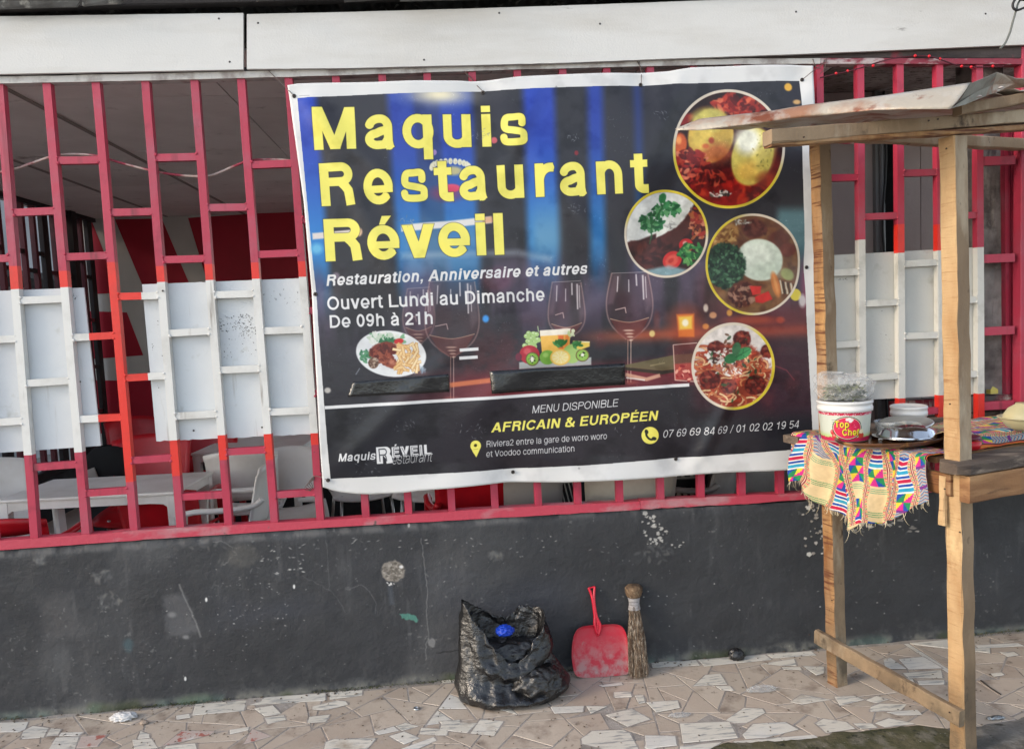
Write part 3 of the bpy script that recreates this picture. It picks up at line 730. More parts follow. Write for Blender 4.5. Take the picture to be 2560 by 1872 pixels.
    cv.ell(934, 907, 13, 14, (120, 92, 76), 2, 1); scatter(cv, 934, 907, 11, 12, 20, 2.4, [(190, 170, 150), (84, 60, 50)], 66, 1.6, .8)
    rr = random.Random(8)
    for _ in range(54):
        x = rr.uniform(992, 1048); y = rr.uniform(862, 926)
        if ((x-1020)/34)**2+((y-895)/38)**2 > 1.1: continue
        a = rr.choice([-1.2, -.9, .4, .9, 1.4, -.3])+rr.uniform(-.3, .3); l = rr.uniform(9, 15)
        p0, p1 = (x-l*math.cos(a), y-l*math.sin(a)), (x+l*math.cos(a), y+l*math.sin(a))
        cv.line([p0, p1], 7.6, (186, 128, 70), .9, 1.5); cv.line([p0, p1], 5.6, rr.choice([(240, 206, 150), (232, 190, 128), (246, 222, 176)]), 1, 1.5)
    # fruit and juice
    cv.poly([(1297, 905), (1478, 893), (1478, 912), (1297, 922)], (206, 214, 210), 3, .8)
    cv.poly([(1349, 828), (1425, 823), (1423, 880), (1354, 884)], (240, 190, 90), 2); cv.poly([(1349, 826), (1425, 821), (1424, 836), (1350, 840)], (240, 232, 214), 2)
    cv.poly([(1394, 838), (1408, 838), (1408, 872), (1396, 872)], (228, 110, 60), 4, .9); cv.poly([(1412, 838), (1422, 837), (1420, 870), (1410, 870)], (238, 140, 70), 4, .9)
    rr = random.Random(3)
    for k in range(26):
        x, y = 1328+rr.uniform(-17, 17), 852+rr.uniform(-20, 18); cv.ell(x, y, 6.5, 6, (172, 204, 130), 1.5); cv.ell(x-1.5, y-2, 2.4, 2, (222, 240, 200), 1.5, .8)
    cv.line([(1344, 815), (1346, 830)], 2.4, (170, 190, 150)); scatter(cv, 1428, 834, 8, 9, 14, 4, [(222, 226, 190), (200, 214, 160)], 71, 1)
    cv.ell(1323, 886, 25, 23, (176, 40, 58), 2); cv.ell(1318, 878, 9, 8, (222, 110, 110), 5, .7); cv.ell(1296, 892, 8, 10, (110, 40, 60), 2)
    cv.ell(1368, 893, 20, 18, (126, 176, 74), 2); cv.ell(1363, 887, 7, 6, (176, 214, 120), 4, .8); cv.ell(1430, 884, 23, 24, (172, 206, 120), 2)
    cv.ell(1330, 897, 17, 17, (110, 96, 56), 1.5); cv.ell(1330, 897, 14.5, 14.5, (140, 186, 76), 2); cv.ell(1329, 897, 5.5, 8, (240, 240, 214), 3)
    scatter(cv, 1329, 897, 9, 10, 16, 1.1, [(30, 36, 24)], 72, 1.6); cv.ell(1329, 897, 3.6, 5.6, (244, 244, 224), 2)
    cv.ell(1400, 893, 25.5, 20, (240, 196, 96), 1.5); cv.ell(1400, 893, 21.5, 16.5, (246, 226, 150), 2)
    for k in range(9): a = k*.7; cv.line([(1400+4*math.cos(a), 893+3*math.sin(a)), (1400+20*math.cos(a), 893+15*math.sin(a))], 1.4, (250, 244, 214), .8)
    cv.ell(1456, 888, 17, 16, (116, 100, 60), 1.5); cv.ell(1456, 888, 14.5, 13.5, (152, 196, 92), 2); scatter(cv, 1456, 887, 8, 7, 14, 1.1, [(30, 36, 24)], 73, 1.6); cv.ell(1456, 887, 4, 4, (244, 244, 224), 2)
    cv.poly([(1432, 852), (1474, 854), (1474, 866), (1452, 874), (1432, 868)], (238, 206, 96), 3); cv.line([(1434, 854), (1474, 855)], 3, (248, 240, 200), .9)
    scatter(cv, 1398, 857, 14, 7, 16, 3.2, [(56, 120, 60), (80, 150, 84)], 74, 2.4); scatter(cv, 1441, 862, 9, 7, 10, 3.2, [(56, 120, 60), (80, 150, 84)], 75, 2.4)
    # rule, equals sign, letters
    wh = (232, 232, 232); ye = (250, 240, 112)
    cv.line([(813, 1018), (1270, 991), (1723, 962)], 8, wh, 1)
    cv.line([(1149, 875), (1196, 872)], 8, wh); cv.line([(1148, 895), (1194, 892)], 8, wh)
    dk = (48, 50, 30)
    cv.text('Maquis', (785, 376), (1317, 366), 106, ye, .155, edge=dk, track=.045)
    cv.text('Restaurant', (803, 516), (1613, 483), 107, ye, .155, edge=dk, track=.065)
    cv.text('Réveil', (813, 654), (1262, 637), 106, ye, .155, edge=dk, track=.0)
    cv.text('Restauration, Anniversaire et autres', (815, 715), (1465, 685), 28, wh, .15, .21)
    cv.text('Ouvert Lundi au Dimanche', (819, 775), (1360, 752), 33, wh, .13, 0)
    cv.text('De 09h à 21h', (825, 820), (1083, 810), 32, wh, .13, 0)
    cv.text('MENU DISPONIBLE', (1330, 1033), (1544, 1016), 19, wh, .085, .21)
    cv.text('AFRICAIN', (1229, 1080), (1398, 1069), 24, ye, .15, .21); cv.text('&', (1412, 1068), (1434, 1066), 24, ye, .15, .21); cv.text('EUROPÉEN', (1449, 1065), (1642, 1050), 24, ye, .15, .21)
    cv.text('Riviera2 entre la gare de woro woro', (1216, 1117), (1517, 1097), 15.5, wh, .085, .06)
    cv.text('et Voodoo communication', (1216, 1142), (1436, 1128), 15.5, wh, .085, .06)
    cv.text('07 69 69 84 69 / 01 02 02 19 54', (1657, 1094), (1995, 1069), 19, wh, .085, .21)
    # telephone roundel, map pin
    cv.ell(1625, 1088, 21.5, 21.5, ye, 1.5); cv.line(crom_xy([(1615, 1078), (1617, 1090), (1626, 1098), (1637, 1097)]), 5, (44, 46, 40)); cv.ell(1616, 1079, 4.5, 6, (44, 46, 40), 1.5, 1, -20); cv.ell(1635, 1096, 6, 4.5, (44, 46, 40), 1.5, 1, 10)
    cv.poly([(1176.5, 1117), (1202, 1114), (1197, 1128), (1190.5, 1142), (1182, 1129)], ye, 1.5); cv.ell(1189, 1113, 13.3, 13.3, ye, 1.5); cv.ell(1188.5, 1112, 4, 4, (70, 64, 20), 1.5)
    cv.line([(1184, 1122), (1195, 1121)], 1.2, (150, 140, 60), .7)
    # logo
    cv.text('Maquis', (847, 1152), (938, 1147), 20, wh, .14, .21)
    cv.text('R', (943, 1158), (979, 1156), 42, wh, .25, 0); cv.text('R', (949, 1153), (970, 1151), 33, (70, 72, 78), .07, 0)
    cv.text('ÉVEIL', (981, 1143), (1078, 1136), 27, wh, .2, 0); cv.text('ÉVEIL', (984, 1140), (1075, 1134), 22, (80, 82, 88), .04, 0)
    cv.text('estaurant', (981, 1159), (1078, 1152), 24, (40, 41, 46), .13, .35); cv.text('estaurant', (981, 1159), (1078, 1152), 24, wh, .05, .35)
    # wear: faint scuffs and pale folds in the print, registration ticks
    for x, y in ((1390, 219), (1447, 1170)): cv.line([(x-3, y), (x+3, y)], 1, (120, 120, 120)); cv.line([(x, y-3), (x, y+3)], 1, (120, 120, 120))
    cv.line([(748, 240), (774, 240)], 1.2, (120, 120, 120), .7)
    sc = sstep(fbm(PX_/3.5, PY_/3.5, 77, 3), .74, .84)*sstep(fbm(PX_/60, PY_/60, 78), .58, .70); inner = msk
    cv.A += (sc*inner*.14)[..., None].astype(np.float32)
    for (x, y, r_) in ((1432, 345, 9), (1650, 290, 12), (1440, 525, 14), (1010, 1060, 20), (1190, 1070, 26), (1565, 1060, 30), (1020, 555, 14), (1200, 335, 14), (915, 1165, 24)):
        scatter(cv, x, y, r_*1.6, r_, 16, .8, [(170, 172, 178), (130, 132, 138)], int(x+y), 4, .55)
    dirt = sstep(fbm(PX_/45, PY_/45, 91), .5, .8)*.06
    cv.A -= dirt[..., None].astype(np.float32)
    return cv
def crom_xy(p, n=7): return [(v.x, v.y) for v in crom([(a, b, 0) for a, b in p], n)]
# ------------------------------------------------------------------ common materials
M_fascia = mat('white_board', (232, 231, 227), .55, [((205, 200, 190), 1.3, .45, .75, (.5, 1, 3)), ((120, 115, 108), 9, .70, .76, (.35, 1, 2.2))], [(120, .0012), (6, .003)])
M_beamdark = mat('dark_roof_timber', (42, 38, 38), .8, [((70, 66, 62), 7, .55, .7, (.3, 1, 1))], [(40, .004)])
M_zincold = mat('old_roof_sheet', (110, 110, 108), .5, [((60, 56, 54), 6, .4, .62), ((170, 168, 160), 14, .6, .7)], [(30, .004)], metal=.3)
M_pink = mat('faded_maroon_paint', (194, 58, 84), .45, [((180, 90, 108), 4, .48, .75), ((160, 46, 70), 9, .58, .75), ((96, 66, 66), 40, .70, .76), ((140, 50, 66), 6, .58, .72, (3, 3, .2))], [(60, .0012)], vary=.06)
M_red = mat('fresh_red_paint', (240, 56, 44), .4, [((206, 58, 48), 6, .5, .75)], [(60, .001)], vary=.04)
M_barwhite = mat('white_bar_paint', (238, 237, 232), .5, [((214, 212, 206), 7, .5, .75), ((150, 140, 130), 9, .64, .76, (2, 2, .2)), ((150, 90, 86), 40, .72, .78)], [(70, .001)], vary=.03)
M_panel = mat('white_panel_paint', (226, 230, 232), .55, [((206, 210, 216), 1.6, .4, .75), ((196, 196, 190), 8, .62, .75), ((176, 170, 160), 5, .62, .76, (3, 3, .25)), ((60, 60, 58), 60, .76, .80)], [(90, .0008), (3, .006), (1.2, .01)], vary=.02)
M_panel_shade = mat('shaded_panel_white', (226, 226, 220), .55, [((212, 212, 208), 1.6, .4, .75), ((190, 188, 180), 8, .62, .75)], [(90, .0008), (5, .002)])  # white panel of the right bay, shade there tinted into its colour
M_bar_shade = mat('shaded_bar_white', (230, 229, 222), .5, [((186, 184, 176), 7, .5, .75)], [(70, .001)])  # white bars of the right bay, toned greyer to stand for shade
M_railw = mat('chipped_white_paint', (218, 214, 208), .55, [((170, 160, 154), 9, .5, .62), ((120, 58, 62), 17, .67, .71)], [(60, .003)])
M_railm = mat('chipped_maroon_paint', (150, 48, 66), .5, [((206, 190, 188), 5, .52, .58, (.7, 1, 2)), ((104, 24, 44), 9, .6, .7)], [(60, .003)])
M_railp = mat('worn_pink_rail_paint', (206, 72, 92), .5, [((196, 136, 142), 4, .54, .62, (.5, 1, 1)), ((120, 96, 96), 13, .66, .7)], [(50, .003)])
M_weld = mat('weld_bead', (170, 60, 76), .5, (), [(60, .004)])
M_twine = mat('grey_twine', (110, 96, 92), .9)
M_blackwire = mat('black_wire', (40, 40, 42), .6)

# ------------------------------------------------------------------ ground
def struct(mb, name, m, **k):
    return mb.build(name, m, None, kind='structure', **k)
M_street = mat('street_ground', (182, 176, 168), .9, [((160, 154, 146), 2, .4, .7), ((196, 190, 180), 13, .55, .7)], [(20, .01)])
gm = MB(); gm.add([(-60, -60, -.045), (60, -60, -.045), (60, 60, -.045), (-60, 60, -.045)], [(0, 1, 2, 3)]); struct(gm, 'street_ground', M_street)
M_grout = mat('cement_grout', (182, 174, 166), .9, [((150, 142, 134), 9, .45, .7), ((196, 190, 184), 22, .55, .7), ((96, 98, 70), 5, .66, .8)], [(120, .003), (25, .003)])
pv = MB()
pv.add([(-3.6, -1.5, -.0014), (4.4, -1.5, -.0014), (4.4, .02, -.0014), (-3.6, .02, -.0014), (-3.6, -1.5, -.05), (4.4, -1.5, -.05), (4.4, .02, -.05), (-3.6, .02, -.05)], [(0, 1, 2, 3), (0, 4, 5, 1), (1, 5, 6, 2), (3, 7, 4, 0)])
pavement = struct(pv, 'pavement', M_grout)
pavement['label'] = 'crazy paving of broken beige and white tiles along the wall'
M_beige = mat('beige_broken_tile', (212, 198, 181), .5, [((198, 180, 163), 2.2, .4, .7), ((156, 140, 126), 7, .54, .70), ((120, 106, 94), 16, .62, .74), ((200, 188, 176), 30, .6, .72), ((104, 92, 80), 45, .72, .76)], [(60, .0012), (9, .002)], vary=.09, rlayer=(7, .35, .7))
M_marble = mat('white_marble_tile', (240, 234, 220), .4, [((176, 176, 172), 11, .53, .62, (1, 6, 1)), ((240, 238, 232), 2, .5, .7), ((176, 160, 140), 6, .62, .8), ((80, 74, 66), 38, .73, .76)], [(60, .001)], vary=.06, rlayer=(7, .3, .65))
M_terr = mat('pink_terrazzo_tile', (214, 196, 186), .45, [((190, 120, 108), 26, .56, .6), ((232, 226, 220), 18, .58, .62)], [(60, .001)])

def poly_area(p): return abs(sum(p[i][0]*p[(i+1) % len(p)][1]-p[(i+1) % len(p)][0]*p[i][1] for i in range(len(p))))/2
def cut(p, c, n):
    a, b = [], []
    for i in range(len(p)):
        q, r_ = p[i], p[(i+1) % len(p)]
        dq = (q[0]-c[0])*n[0]+(q[1]-c[1])*n[1]; dr = (r_[0]-c[0])*n[0]+(r_[1]-c[1])*n[1]
        (a if dq >= 0 else b).append(q)
        if dq*dr < 0:
            t = dq/(dq-dr); x = (q[0]+(r_[0]-q[0])*t, q[1]+(r_[1]-q[1])*t); a.append(x); b.append(x)
    return a, b
def inset(p, d):
    n = len(p)
    if sum(p[i][0]*p[(i+1) % n][1]-p[(i+1) % n][0]*p[i][1] for i in range(n)) < 0: p = p[::-1]
    q = p
    for i in range(n):
        x0, y0 = p[i]; x1, y1 = p[(i+1) % n]; L = math.hypot(x1-x0, y1-y0)
        if L < 1e-6: continue
        nx, ny = -(y1-y0)/L, (x1-x0)/L
        q, _ = cut(q, (x0+nx*d, y0+ny*d), (nx, ny))
        if len(q) < 3: return []
    return q
TILES = []
def tile_obj(p, ztop, m): TILES.append((p, ztop, m))
def tile_geo(p, ztop):
    p = [q for i, q in enumerate(p) if math.hypot(q[0]-p[i-1][0], q[1]-p[i-1][1]) > .004]
    if len(p) < 3: return None
    n = len(p)
    if sum(p[i][0]*p[(i+1) % n][1]-p[(i+1) % n][0]*p[i][1] for i in range(n)) < 0: p = p[::-1]
    cx = sum(q[0] for q in p)/n; cy = sum(q[1] for q in p)/n
    tx, ty = rr_t.gauss(0, .004), rr_t.gauss(0, .006)
    z = lambda q, e: ztop+e+(q[0]-cx)*tx+(q[1]-cy)*ty
    ins = [(q[0]+(cx-q[0])*.0015/max(.02, math.hypot(q[0]-cx, q[1]-cy)), q[1]+(cy-q[1])*.0015/max(.02, math.hypot(q[0]-cx, q[1]-cy))) for q in p]
    vs = [(q[0], q[1], -.004) for q in p]+[(q[0], q[1], z(q, -.0012)) for q in p]+[(q[0], q[1], z(q, 0)) for q in ins]
    return vs, [tuple(range(2*n, 3*n))]+[(i, (i+1) % n, n+(i+1) % n, n+i) for i in range(n)]+[(n+i, n+(i+1) % n, 2*n+(i+1) % n, 2*n+i) for i in range(n)]
rr_t = random.Random(5)
def bsp(p, out, depth=0):
    a = poly_area(p)
    tgt = TARGET*math.exp(rr_t.gauss(0, .5))
    if a < tgt or depth > 14: out.append(p); return
    cx = sum(q[0] for q in p)/len(p); cy = sum(q[1] for q in p)/len(p)
    # cut across the longest extent, at a slant
    best = max(((q[0]-r_[0])**2+(q[1]-r_[1])**2, q, r_) for q in p for r_ in p)
    dx, dy = best[2][0]-best[1][0], best[2][1]-best[1][1]; L = math.hypot(dx, dy) or 1
    ang = math.atan2(dy, dx)+rr_t.gauss(0, .5)
    c = (cx+rr_t.gauss(0, .12)*L*dx/L, cy+rr_t.gauss(0, .12)*L*dy/L)
    u, v = cut(p, c, (math.cos(ang), math.sin(ang)))
    for k in (u, v):
        if len(k) >= 3: bsp(k, out, depth+1)
TARGET = .029
cells = []
bsp([(-2.75, -1.2), (3.5, -1.2), (3.5, -.03), (-2.75, -.03)], cells)
white_px = []
def wz(ox, oy, s, polys): white_px.extend([[(ox+x*s, oy+y*s) for x, y in p] for p in polys])
wz(0, 1300, .509, [[(0, 995), (140, 990), (125, 1025), (90, 1040), (0, 1040)], [(115, 1035), (160, 1010), (240, 1020), (215, 1065), (100, 1075)], [(250, 1022), (300, 1027), (285, 1055), (226, 1060)],
  [(275, 1067), (390, 1062), (365, 1130), (235, 1130)], [(300, 1044), (410, 1040), (390, 1056), (290, 1060)], [(865, 960), (930, 950), (935, 968), (868, 978)],
  [(960, 905), (1210, 885), (1200, 935), (945, 958)], [(1225, 875), (1600, 850), (1600, 885), (1225, 908)], [(1620, 845), (1780, 835), (1780, 860), (1620, 880)], [(1250, 925), (1340, 908), (1380, 950), (1300, 962)],
  [(1300, 970), (1395, 957), (1405, 978), (1315, 1001)], [(1535, 915), (1660, 885), (1700, 890), (1710, 905), (1600, 932), (1535, 930)], [(1520, 965), (1620, 955), (1600, 990), (1510, 995)],
  [(690, 1035), (735, 1050), (735, 1068), (675, 1073)], [(650, 1078), (745, 1072), (775, 1118), (660, 1128)], [(1130, 1030), (1225, 1015), (1220, 1030), (1130, 1050)], [(1840, 1040), (1935, 1012), (1960, 1033), (1860, 1053)],
  [(1943, 1012), (1990, 995), (2055, 1012), (1975, 1033)], [(1910, 1060), (1985, 1037), (2060, 1070), (1985, 1100)], [(2070, 1020), (2195, 1030), (2195, 1055), (2060, 1050)], [(1600, 1090), (1640, 1075), (1850, 1070), (1800, 1128), (1590, 1128)],
  [(1970, 1124), (2130, 1065), (2145, 1080), (2040, 1128)], [(815, 1110), (960, 1095), (970, 1135), (800, 1135)], [(2160, 990), (2259, 980), (2259, 1010), (2180, 1015)]])
terr_px = [[(0+x*.509, 1300+y*.509) for x, y in p] for p in ([(400, 1062), (525, 1052), (480, 1110), (375, 1120)], [(895, 1035), (1110, 1035), (900, 1085), (800, 1108)], [(1240, 1025), (1330, 1060), (1195, 1100)])]
wz(1100, 1400, .2857, [[(15, 1050), (180, 1030), (180, 1055), (15, 1078)], [(20, 1420), (325, 1425), (240, 1510), (0, 1480)], [(355, 1390), (555, 1410), (475, 1535), (265, 1515)], [(-40, 1492), (70, 1497), (60, 1530), (-40, 1530)],
  [(970, 1285), (1260, 1275), (1250, 1325), (1000, 1340)], [(1280, 1275), (1460, 1280), (1320, 1340)], [(1450, 1355), (1680, 1300), (1840, 1390), (1640, 1455)], [(1390, 1095), (1590, 1070), (1600, 1090), (1420, 1105)],
  [(1525, 1155), (1670, 1150), (1680, 1195), (1530, 1200)], [(1705, 1185), (1780, 1180), (1795, 1245), (1740, 1255)], [(1805, 1243), (2080, 1225), (2100, 1290), (1890, 1330)],
  [(1235, 1560), (1330, 1495), (1600, 1485), (1660, 1510), (1745, 1665), (1250, 1665)], [(1790, 1640), (1820, 1545), (2040, 1555), (2050, 1580), (1830, 1665)], [(1850, 900), (2100, 875), (2100, 925), (1860, 940)]])
wz(1700, 1400, .3807, [[(0, 665), (105, 655), (130, 690), (0, 697)], [(120, 655), (560, 622), (600, 653), (160, 696)], [(572, 620), (860, 597), (895, 623), (605, 643)], [(530, 680), (750, 648), (765, 693), (640, 690)], [(670, 702), (790, 702), (800, 718), (680, 718)],
  [(805, 695), (945, 700), (945, 740), (895, 755)], [(90, 825), (165, 755), (265, 745), (310, 815)], [(235, 827), (330, 827), (355, 855), (270, 853)], [(300, 1050), (420, 970), (540, 975), (560, 1000), (400, 1088)], [(0, 1072), (325, 1060), (380, 1165), (20, 1200)],
  [(410, 1145), (480, 1075), (690, 1063), (778, 1110), (560, 1165), (430, 1172)], [(725, 930), (800, 882), (985, 915), (800, 946)], [(1015, 897), (1150, 892), (1210, 915), (1050, 953)], [(1220, 918), (1290, 892), (1370, 913), (1290, 938)],
  [(1250, 965), (1310, 942), (1490, 945), (1450, 985), (1250, 993)], [(1355, 997), (1560, 982), (1590, 1013), (1430, 1018)], [(890, 1070), (940, 1040), (1090, 1062), (1150, 1105), (960, 1132)], [(1140, 1072), (1260, 1072), (1295, 1098), (1185, 1106)],
  [(1280, 1070), (1370, 1038), (1540, 1073), (1345, 1096)], [(1335, 652), (1385, 642), (1485, 712), (1350, 712)], [(1437, 650), (1600, 634), (1725, 708), (1500, 716)], [(1465, 742), (1715, 722), (1725, 773), (1500, 773)],
  [(1560, 792), (1735, 787), (1735, 813), (1570, 818)], [(2100, 605), (2190, 600), (2225, 623), (2150, 633)], [(2040, 745), (2110, 737), (2130, 753), (2060, 763)], [(1940, 560), (2220, 545), (2259, 563), (1960, 578)], [(-230, 1150), (-30, 1155), (-20, 1215), (-220, 1235)],
  [(350, 1190), (880, 1148), (910, 1166), (380, 1212)], [(0, 1222), (270, 1196), (200, 1240), (0, 1260)]])
wpolys = [[tuple(G(x, y)[:2]) for x, y in p] for p in white_px]
tpolys = [[tuple(G(x, y)[:2]) for x, y in p] for p in terr_px]
def pin(pt, poly):
    x, y = pt; c = False
    for i in range(len(poly)):
        x0, y0 = poly[i]; x1, y1 = poly[(i+1) % len(poly)]
        if (y0 > y) != (y1 > y) and x < (x1-x0)*(y-y0)/(y1-y0)+x0: c = not c
    return c
for p in cells:
    q = inset(p, .0022+rr_t.random()*.0022)
    if len(q) < 3 or poly_area(q) < .0003: continue
    # leave out pieces that a white tile covers almost wholly
    c = (sum(k[0] for k in q)/len(q), sum(k[1] for k in q)/len(q))
    inview = c[1] > -.30-(c[0]+1.92)*.17-.05
    if any(pin(c, w) and poly_area(w) > poly_area(q)*1.3 for w in wpolys+tpolys): continue
    white = (poly_area(q) < .012 and rr_t.random() < .12) or (not inview and rr_t.random() < .3)
    tile_obj(q, rr_t.uniform(-.0008, .0008), M_marble if white else M_beige)
for p in wpolys: tile_obj(p, .0018+rr_t.uniform(-.0003, .0004), M_marble)
for p in tpolys: tile_obj(p, .0019, M_terr)
def shown(p):
    X_, Y_ = PXY(np.array([q[0] for q in p]), np.array([q[1] for q in p]), 0.0)
    a_ = poly_area(list(zip(X_, Y_))); return a_ if (-20 < X_.mean() < 2580 and Y_.mean() < 1885) else a_*.01
TILES.sort(key=lambda t_: -shown(t_[0]))
rest = MB(); kk = 0
for p, zt_, m_ in TILES:
    g_ = tile_geo(p, zt_)
    if g_ is None: continue
    if kk < 290:
        mb = MB(); mb.add(*g_); mb.build('paving_tile', m_, pavement); kk += 1
    else: rest.add(g_[0], g_[1], [M_beige, M_marble, M_terr].index(m_))
rest.build('smaller_paving_tiles', [M_beige, M_marble, M_terr], pavement, kind='stuff')
jm = MB()      # mortar squeezed out round the white pieces
for p in wpolys+tpolys:
    n_ = len(p); cx_ = sum(k[0] for k in p)/n_; cy_ = sum(k[1] for k in p)/n_; q_ = []
    for i in range(n_):
        a_, b_ = p[i], p[(i+1) % n_]
        for t_ in (0, .5):
            x_, y_ = a_[0]+(b_[0]-a_[0])*t_, a_[1]+(b_[1]-a_[1])*t_; r_ = math.hypot(x_-cx_, y_-cy_) or 1; k_ = 1+rr_t.uniform(.003, .010)/r_
            q_.append((cx_+(x_-cx_)*k_, cy_+(y_-cy_)*k_, .0008+rr_t.uniform(0, .0003)))
    jm.add(q_, [tuple(range(len(q_)))])
jo = jm.build('joint_mortar', M_grout, pavement, kind='stuff')
# mossy cement that has spread over the tiles in the right foreground
M_moss = mat('mossy_cement', (104, 98, 72), .95, [((70, 72, 40), 5, .42, .62), ((130, 124, 108), 13, .5, .66), ((44, 46, 26), 22, .58, .68), ((170, 166, 156), 50, .68, .72)], [(60, .006), (12, .01)])
M_cem = mat('worn_cement', (132, 126, 118), .95, [((106, 102, 94), 5, .42, .62), ((156, 150, 140), 13, .5, .66), ((66, 62, 50), 22, .62, .7)], [(60, .005), (12, .01)])
edge = [(1740, 1890), (1776, 1872), (1807, 1857), (1880, 1853), (1960, 1850), (2043, 1845), (2081, 1831), (2160, 1827), (2230, 1818), (2298, 1812), (2330, 1818), (2392, 1820), (2446, 1815), (2500, 1806), (2560, 1792), (2700, 1770), (2950, 1735), (3200, 1700)]
ep = []
for i in range(len(edge)-1):
    for k in range(10):
        t = k/10; x = edge[i][0]*(1-t)+edge[i+1][0]*t; y = edge[i][1]*(1-t)+edge[i+1][1]*t
        g = G(x, y); n_ = mnoise.noise(g*14)*.012+mnoise.noise(g*45)*.006; ep.append((g.x, g.y+n_))
def apron(name, a, b, m, label):
    mb = MB(); vs = []; fs = []; pts = ep[a:b]; n = len(pts)
    for (x, y) in pts:
        for k in range(8):
            yy = y+(-1.6-y)*(k/7)**1.6
            vs.append((x, yy, .001 if k == 0 else .010+.004*mnoise.noise(Vector((x*6, yy*6, 3)))))
    for i in range(n-1):
        for k in range(7): fs.append((i*8+k, i*8+k+1, (i+1)*8+k+1, (i+1)*8+k))
    mb.add(vs, fs); o = mb.build(name, m, None, kind='structure', smooth=True); return o
apron('cement_ground', 0, 106, M_moss, ''); apron('cement_ground', 105, len(ep), M_cem, '')

# ------------------------------------------------------------------ low wall, its paint and marks
def paint_wall():
    cv = Canvas(-3.4, -.02, 4.3, .80, 420, 0.0)
    X, Z = cv.XW, cv.ZW; px, py = cv.PX, cv.PY
    n1 = fbm(X*3, Z*4, 1, 5); n2 = fbm(X*14, Z*14, 2, 4); n3 = fbm(X*1.2, Z*2.5, 6)
    g = 57+16*(n1-.5)+6*(n2-.5)+16*(n3-.5)
    cv.A[..., 0] = g/255; cv.A[..., 1] = (g+1.5)/255; cv.A[..., 2] = (g+5)/255
    def wash(m, c, al): cv.mix((slice(0, cv.h), slice(0, cv.w)), np.clip(m*al, 0, 1), c)
    wash(sstep(fbm(X*2.2, Z*1.3, 21), .54, .74)*(1-sstep(px, 900, 1500)), (104, 104, 104), .55)
    wash(sstep(fbm(X*30, Z*4, 23), .6, .8)*sstep(n1, .45, .6), (120, 120, 120), .25)
    wash(sstep(n3, .55, .8), (66, 70, 84), .5)
    # pale scuffed panels
    cv.poly([(95, 1495), (175, 1480), (212, 1585), (115, 1600)], (106, 104, 104), 30, .38, 14); cv.poly([(408, 1490), (460, 1480), (500, 1580), (418, 1590)], (118, 118, 120), 14, .5, 8)
    cv.line([(448, 1460), (470, 1510), (498, 1575), (502, 1592)], 4, (150, 150, 148), .6, 3, 3); cv.ell(430, 1536, 10, 7, (170, 170, 168), 6, .5); cv.ell(465, 1592, 8, 5, (180, 180, 178), 5, .6)
    for (x, y, s_) in ((100, 1400, 10), (255, 1440, 16), (270, 1500, 20), (560, 1350, 60), (1240, 1390, 12), (1640, 1380, 30)): scatter(cv, x, y, s_*1.6, s_, 30, 3, [(110, 110, 110), (96, 98, 100), (128, 126, 120)], x, 2.2, .4, 3)
    # rough plaster disc, drips, green daubs, hairline crack with nail
    cv.ell(983, 1427, 29, 27, (150, 142, 132), 4, .95, 0, .35, 3); scatter(cv, 983, 1427, 24, 22, 80, 2.6, [(110, 104, 96), (186, 180, 170), (90, 84, 76)], 9, 1.6, .7); cv.ell(1003, 1416, 5, 4, (236, 234, 230), 1.5); scatter(cv, 976, 1458, 12, 4, 10, 1.6, [(236, 234, 230)], 4)
    cv.line([(975, 1465), (980, 1510)], 12, (96, 106, 118), .4, 8)
    cv.poly([(1000, 1535), (1020, 1532), (1047, 1546), (1040, 1556), (1020, 1548), (1004, 1546)], (88, 150, 134), 2, .9, 5); cv.ell(320, 1612, 12, 16, (76, 110, 118), 8, .5, 0, .5)
    cv.line([(1052, 1345), (1060, 1400), (1068, 1470), (1066, 1540), (1073, 1595), (1064, 1610), (1066, 1650)], 2, (150, 150, 148), .7, 1.5, 3); cv.ell(1080, 1606, 9, 12, (150, 150, 150), 3, .8, 0, .5)
    cv.line([(1090, 1632), (1120, 1628), (1150, 1624)], 2.2, (26, 26, 28), .8, 1.5, 3); cv.line([(815, 1350), (822, 1430), (823, 1475)], 1.6, (120, 120, 120), .5, 1.5, 3)
    cv.line([(862, 1470), (905, 1462), (925, 1480), (940, 1510), (938, 1532)], 1.8, (136, 136, 136), .5, 1.5, 4); cv.line([(755, 1440), (830, 1478), (865, 1530)], 1.6, (124, 124, 124), .4, 1.5, 4)
    cv.line([(530, 1352), (575, 1362), (590, 1385), (560, 1410)], 2.4, (140, 138, 134), .6, 1.5, 6); cv.ell(605, 1390, 44, 28, (92, 90, 86), 14, .6, 0, .4)
    for (x0, y0, x1, y1, n, w, h) in ((640, 1360, 760, 1440, 26, 5, 2), (540, 1440, 720, 1600, 46, 3, 1.6), (250, 1500, 620, 1700, 40, 2.4, 1.2), (1100, 1380, 1700, 1560, 40, 2.6, 1.4), (0, 1400, 1100, 1750, 90, 2, 1),
                                      (1500, 1400, 2500, 1620, 60, 2.6, 1.6), (850, 1340, 1600, 1380, 40, 4, 1.4)):
        r_ = random.Random(x0+n)
        for _ in range(n): cv.ell(r_.uniform(x0, x1), r_.uniform(y0, y1), w*r_.uniform(.3, 1), h*r_.uniform(.4, 1), (214, 212, 206), 1.4, r_.uniform(.3, .95), r_.uniform(-40, 40))
    for (x, y) in ((516, 1498), (463, 1696), (735, 1466), (1022, 1313)): cv.ell(x, y, 3, 5.5, (236, 236, 232), 1.4)
    # flaking at the sill; offset dark copies are painted drop shadows
    r_ = random.Random(31)
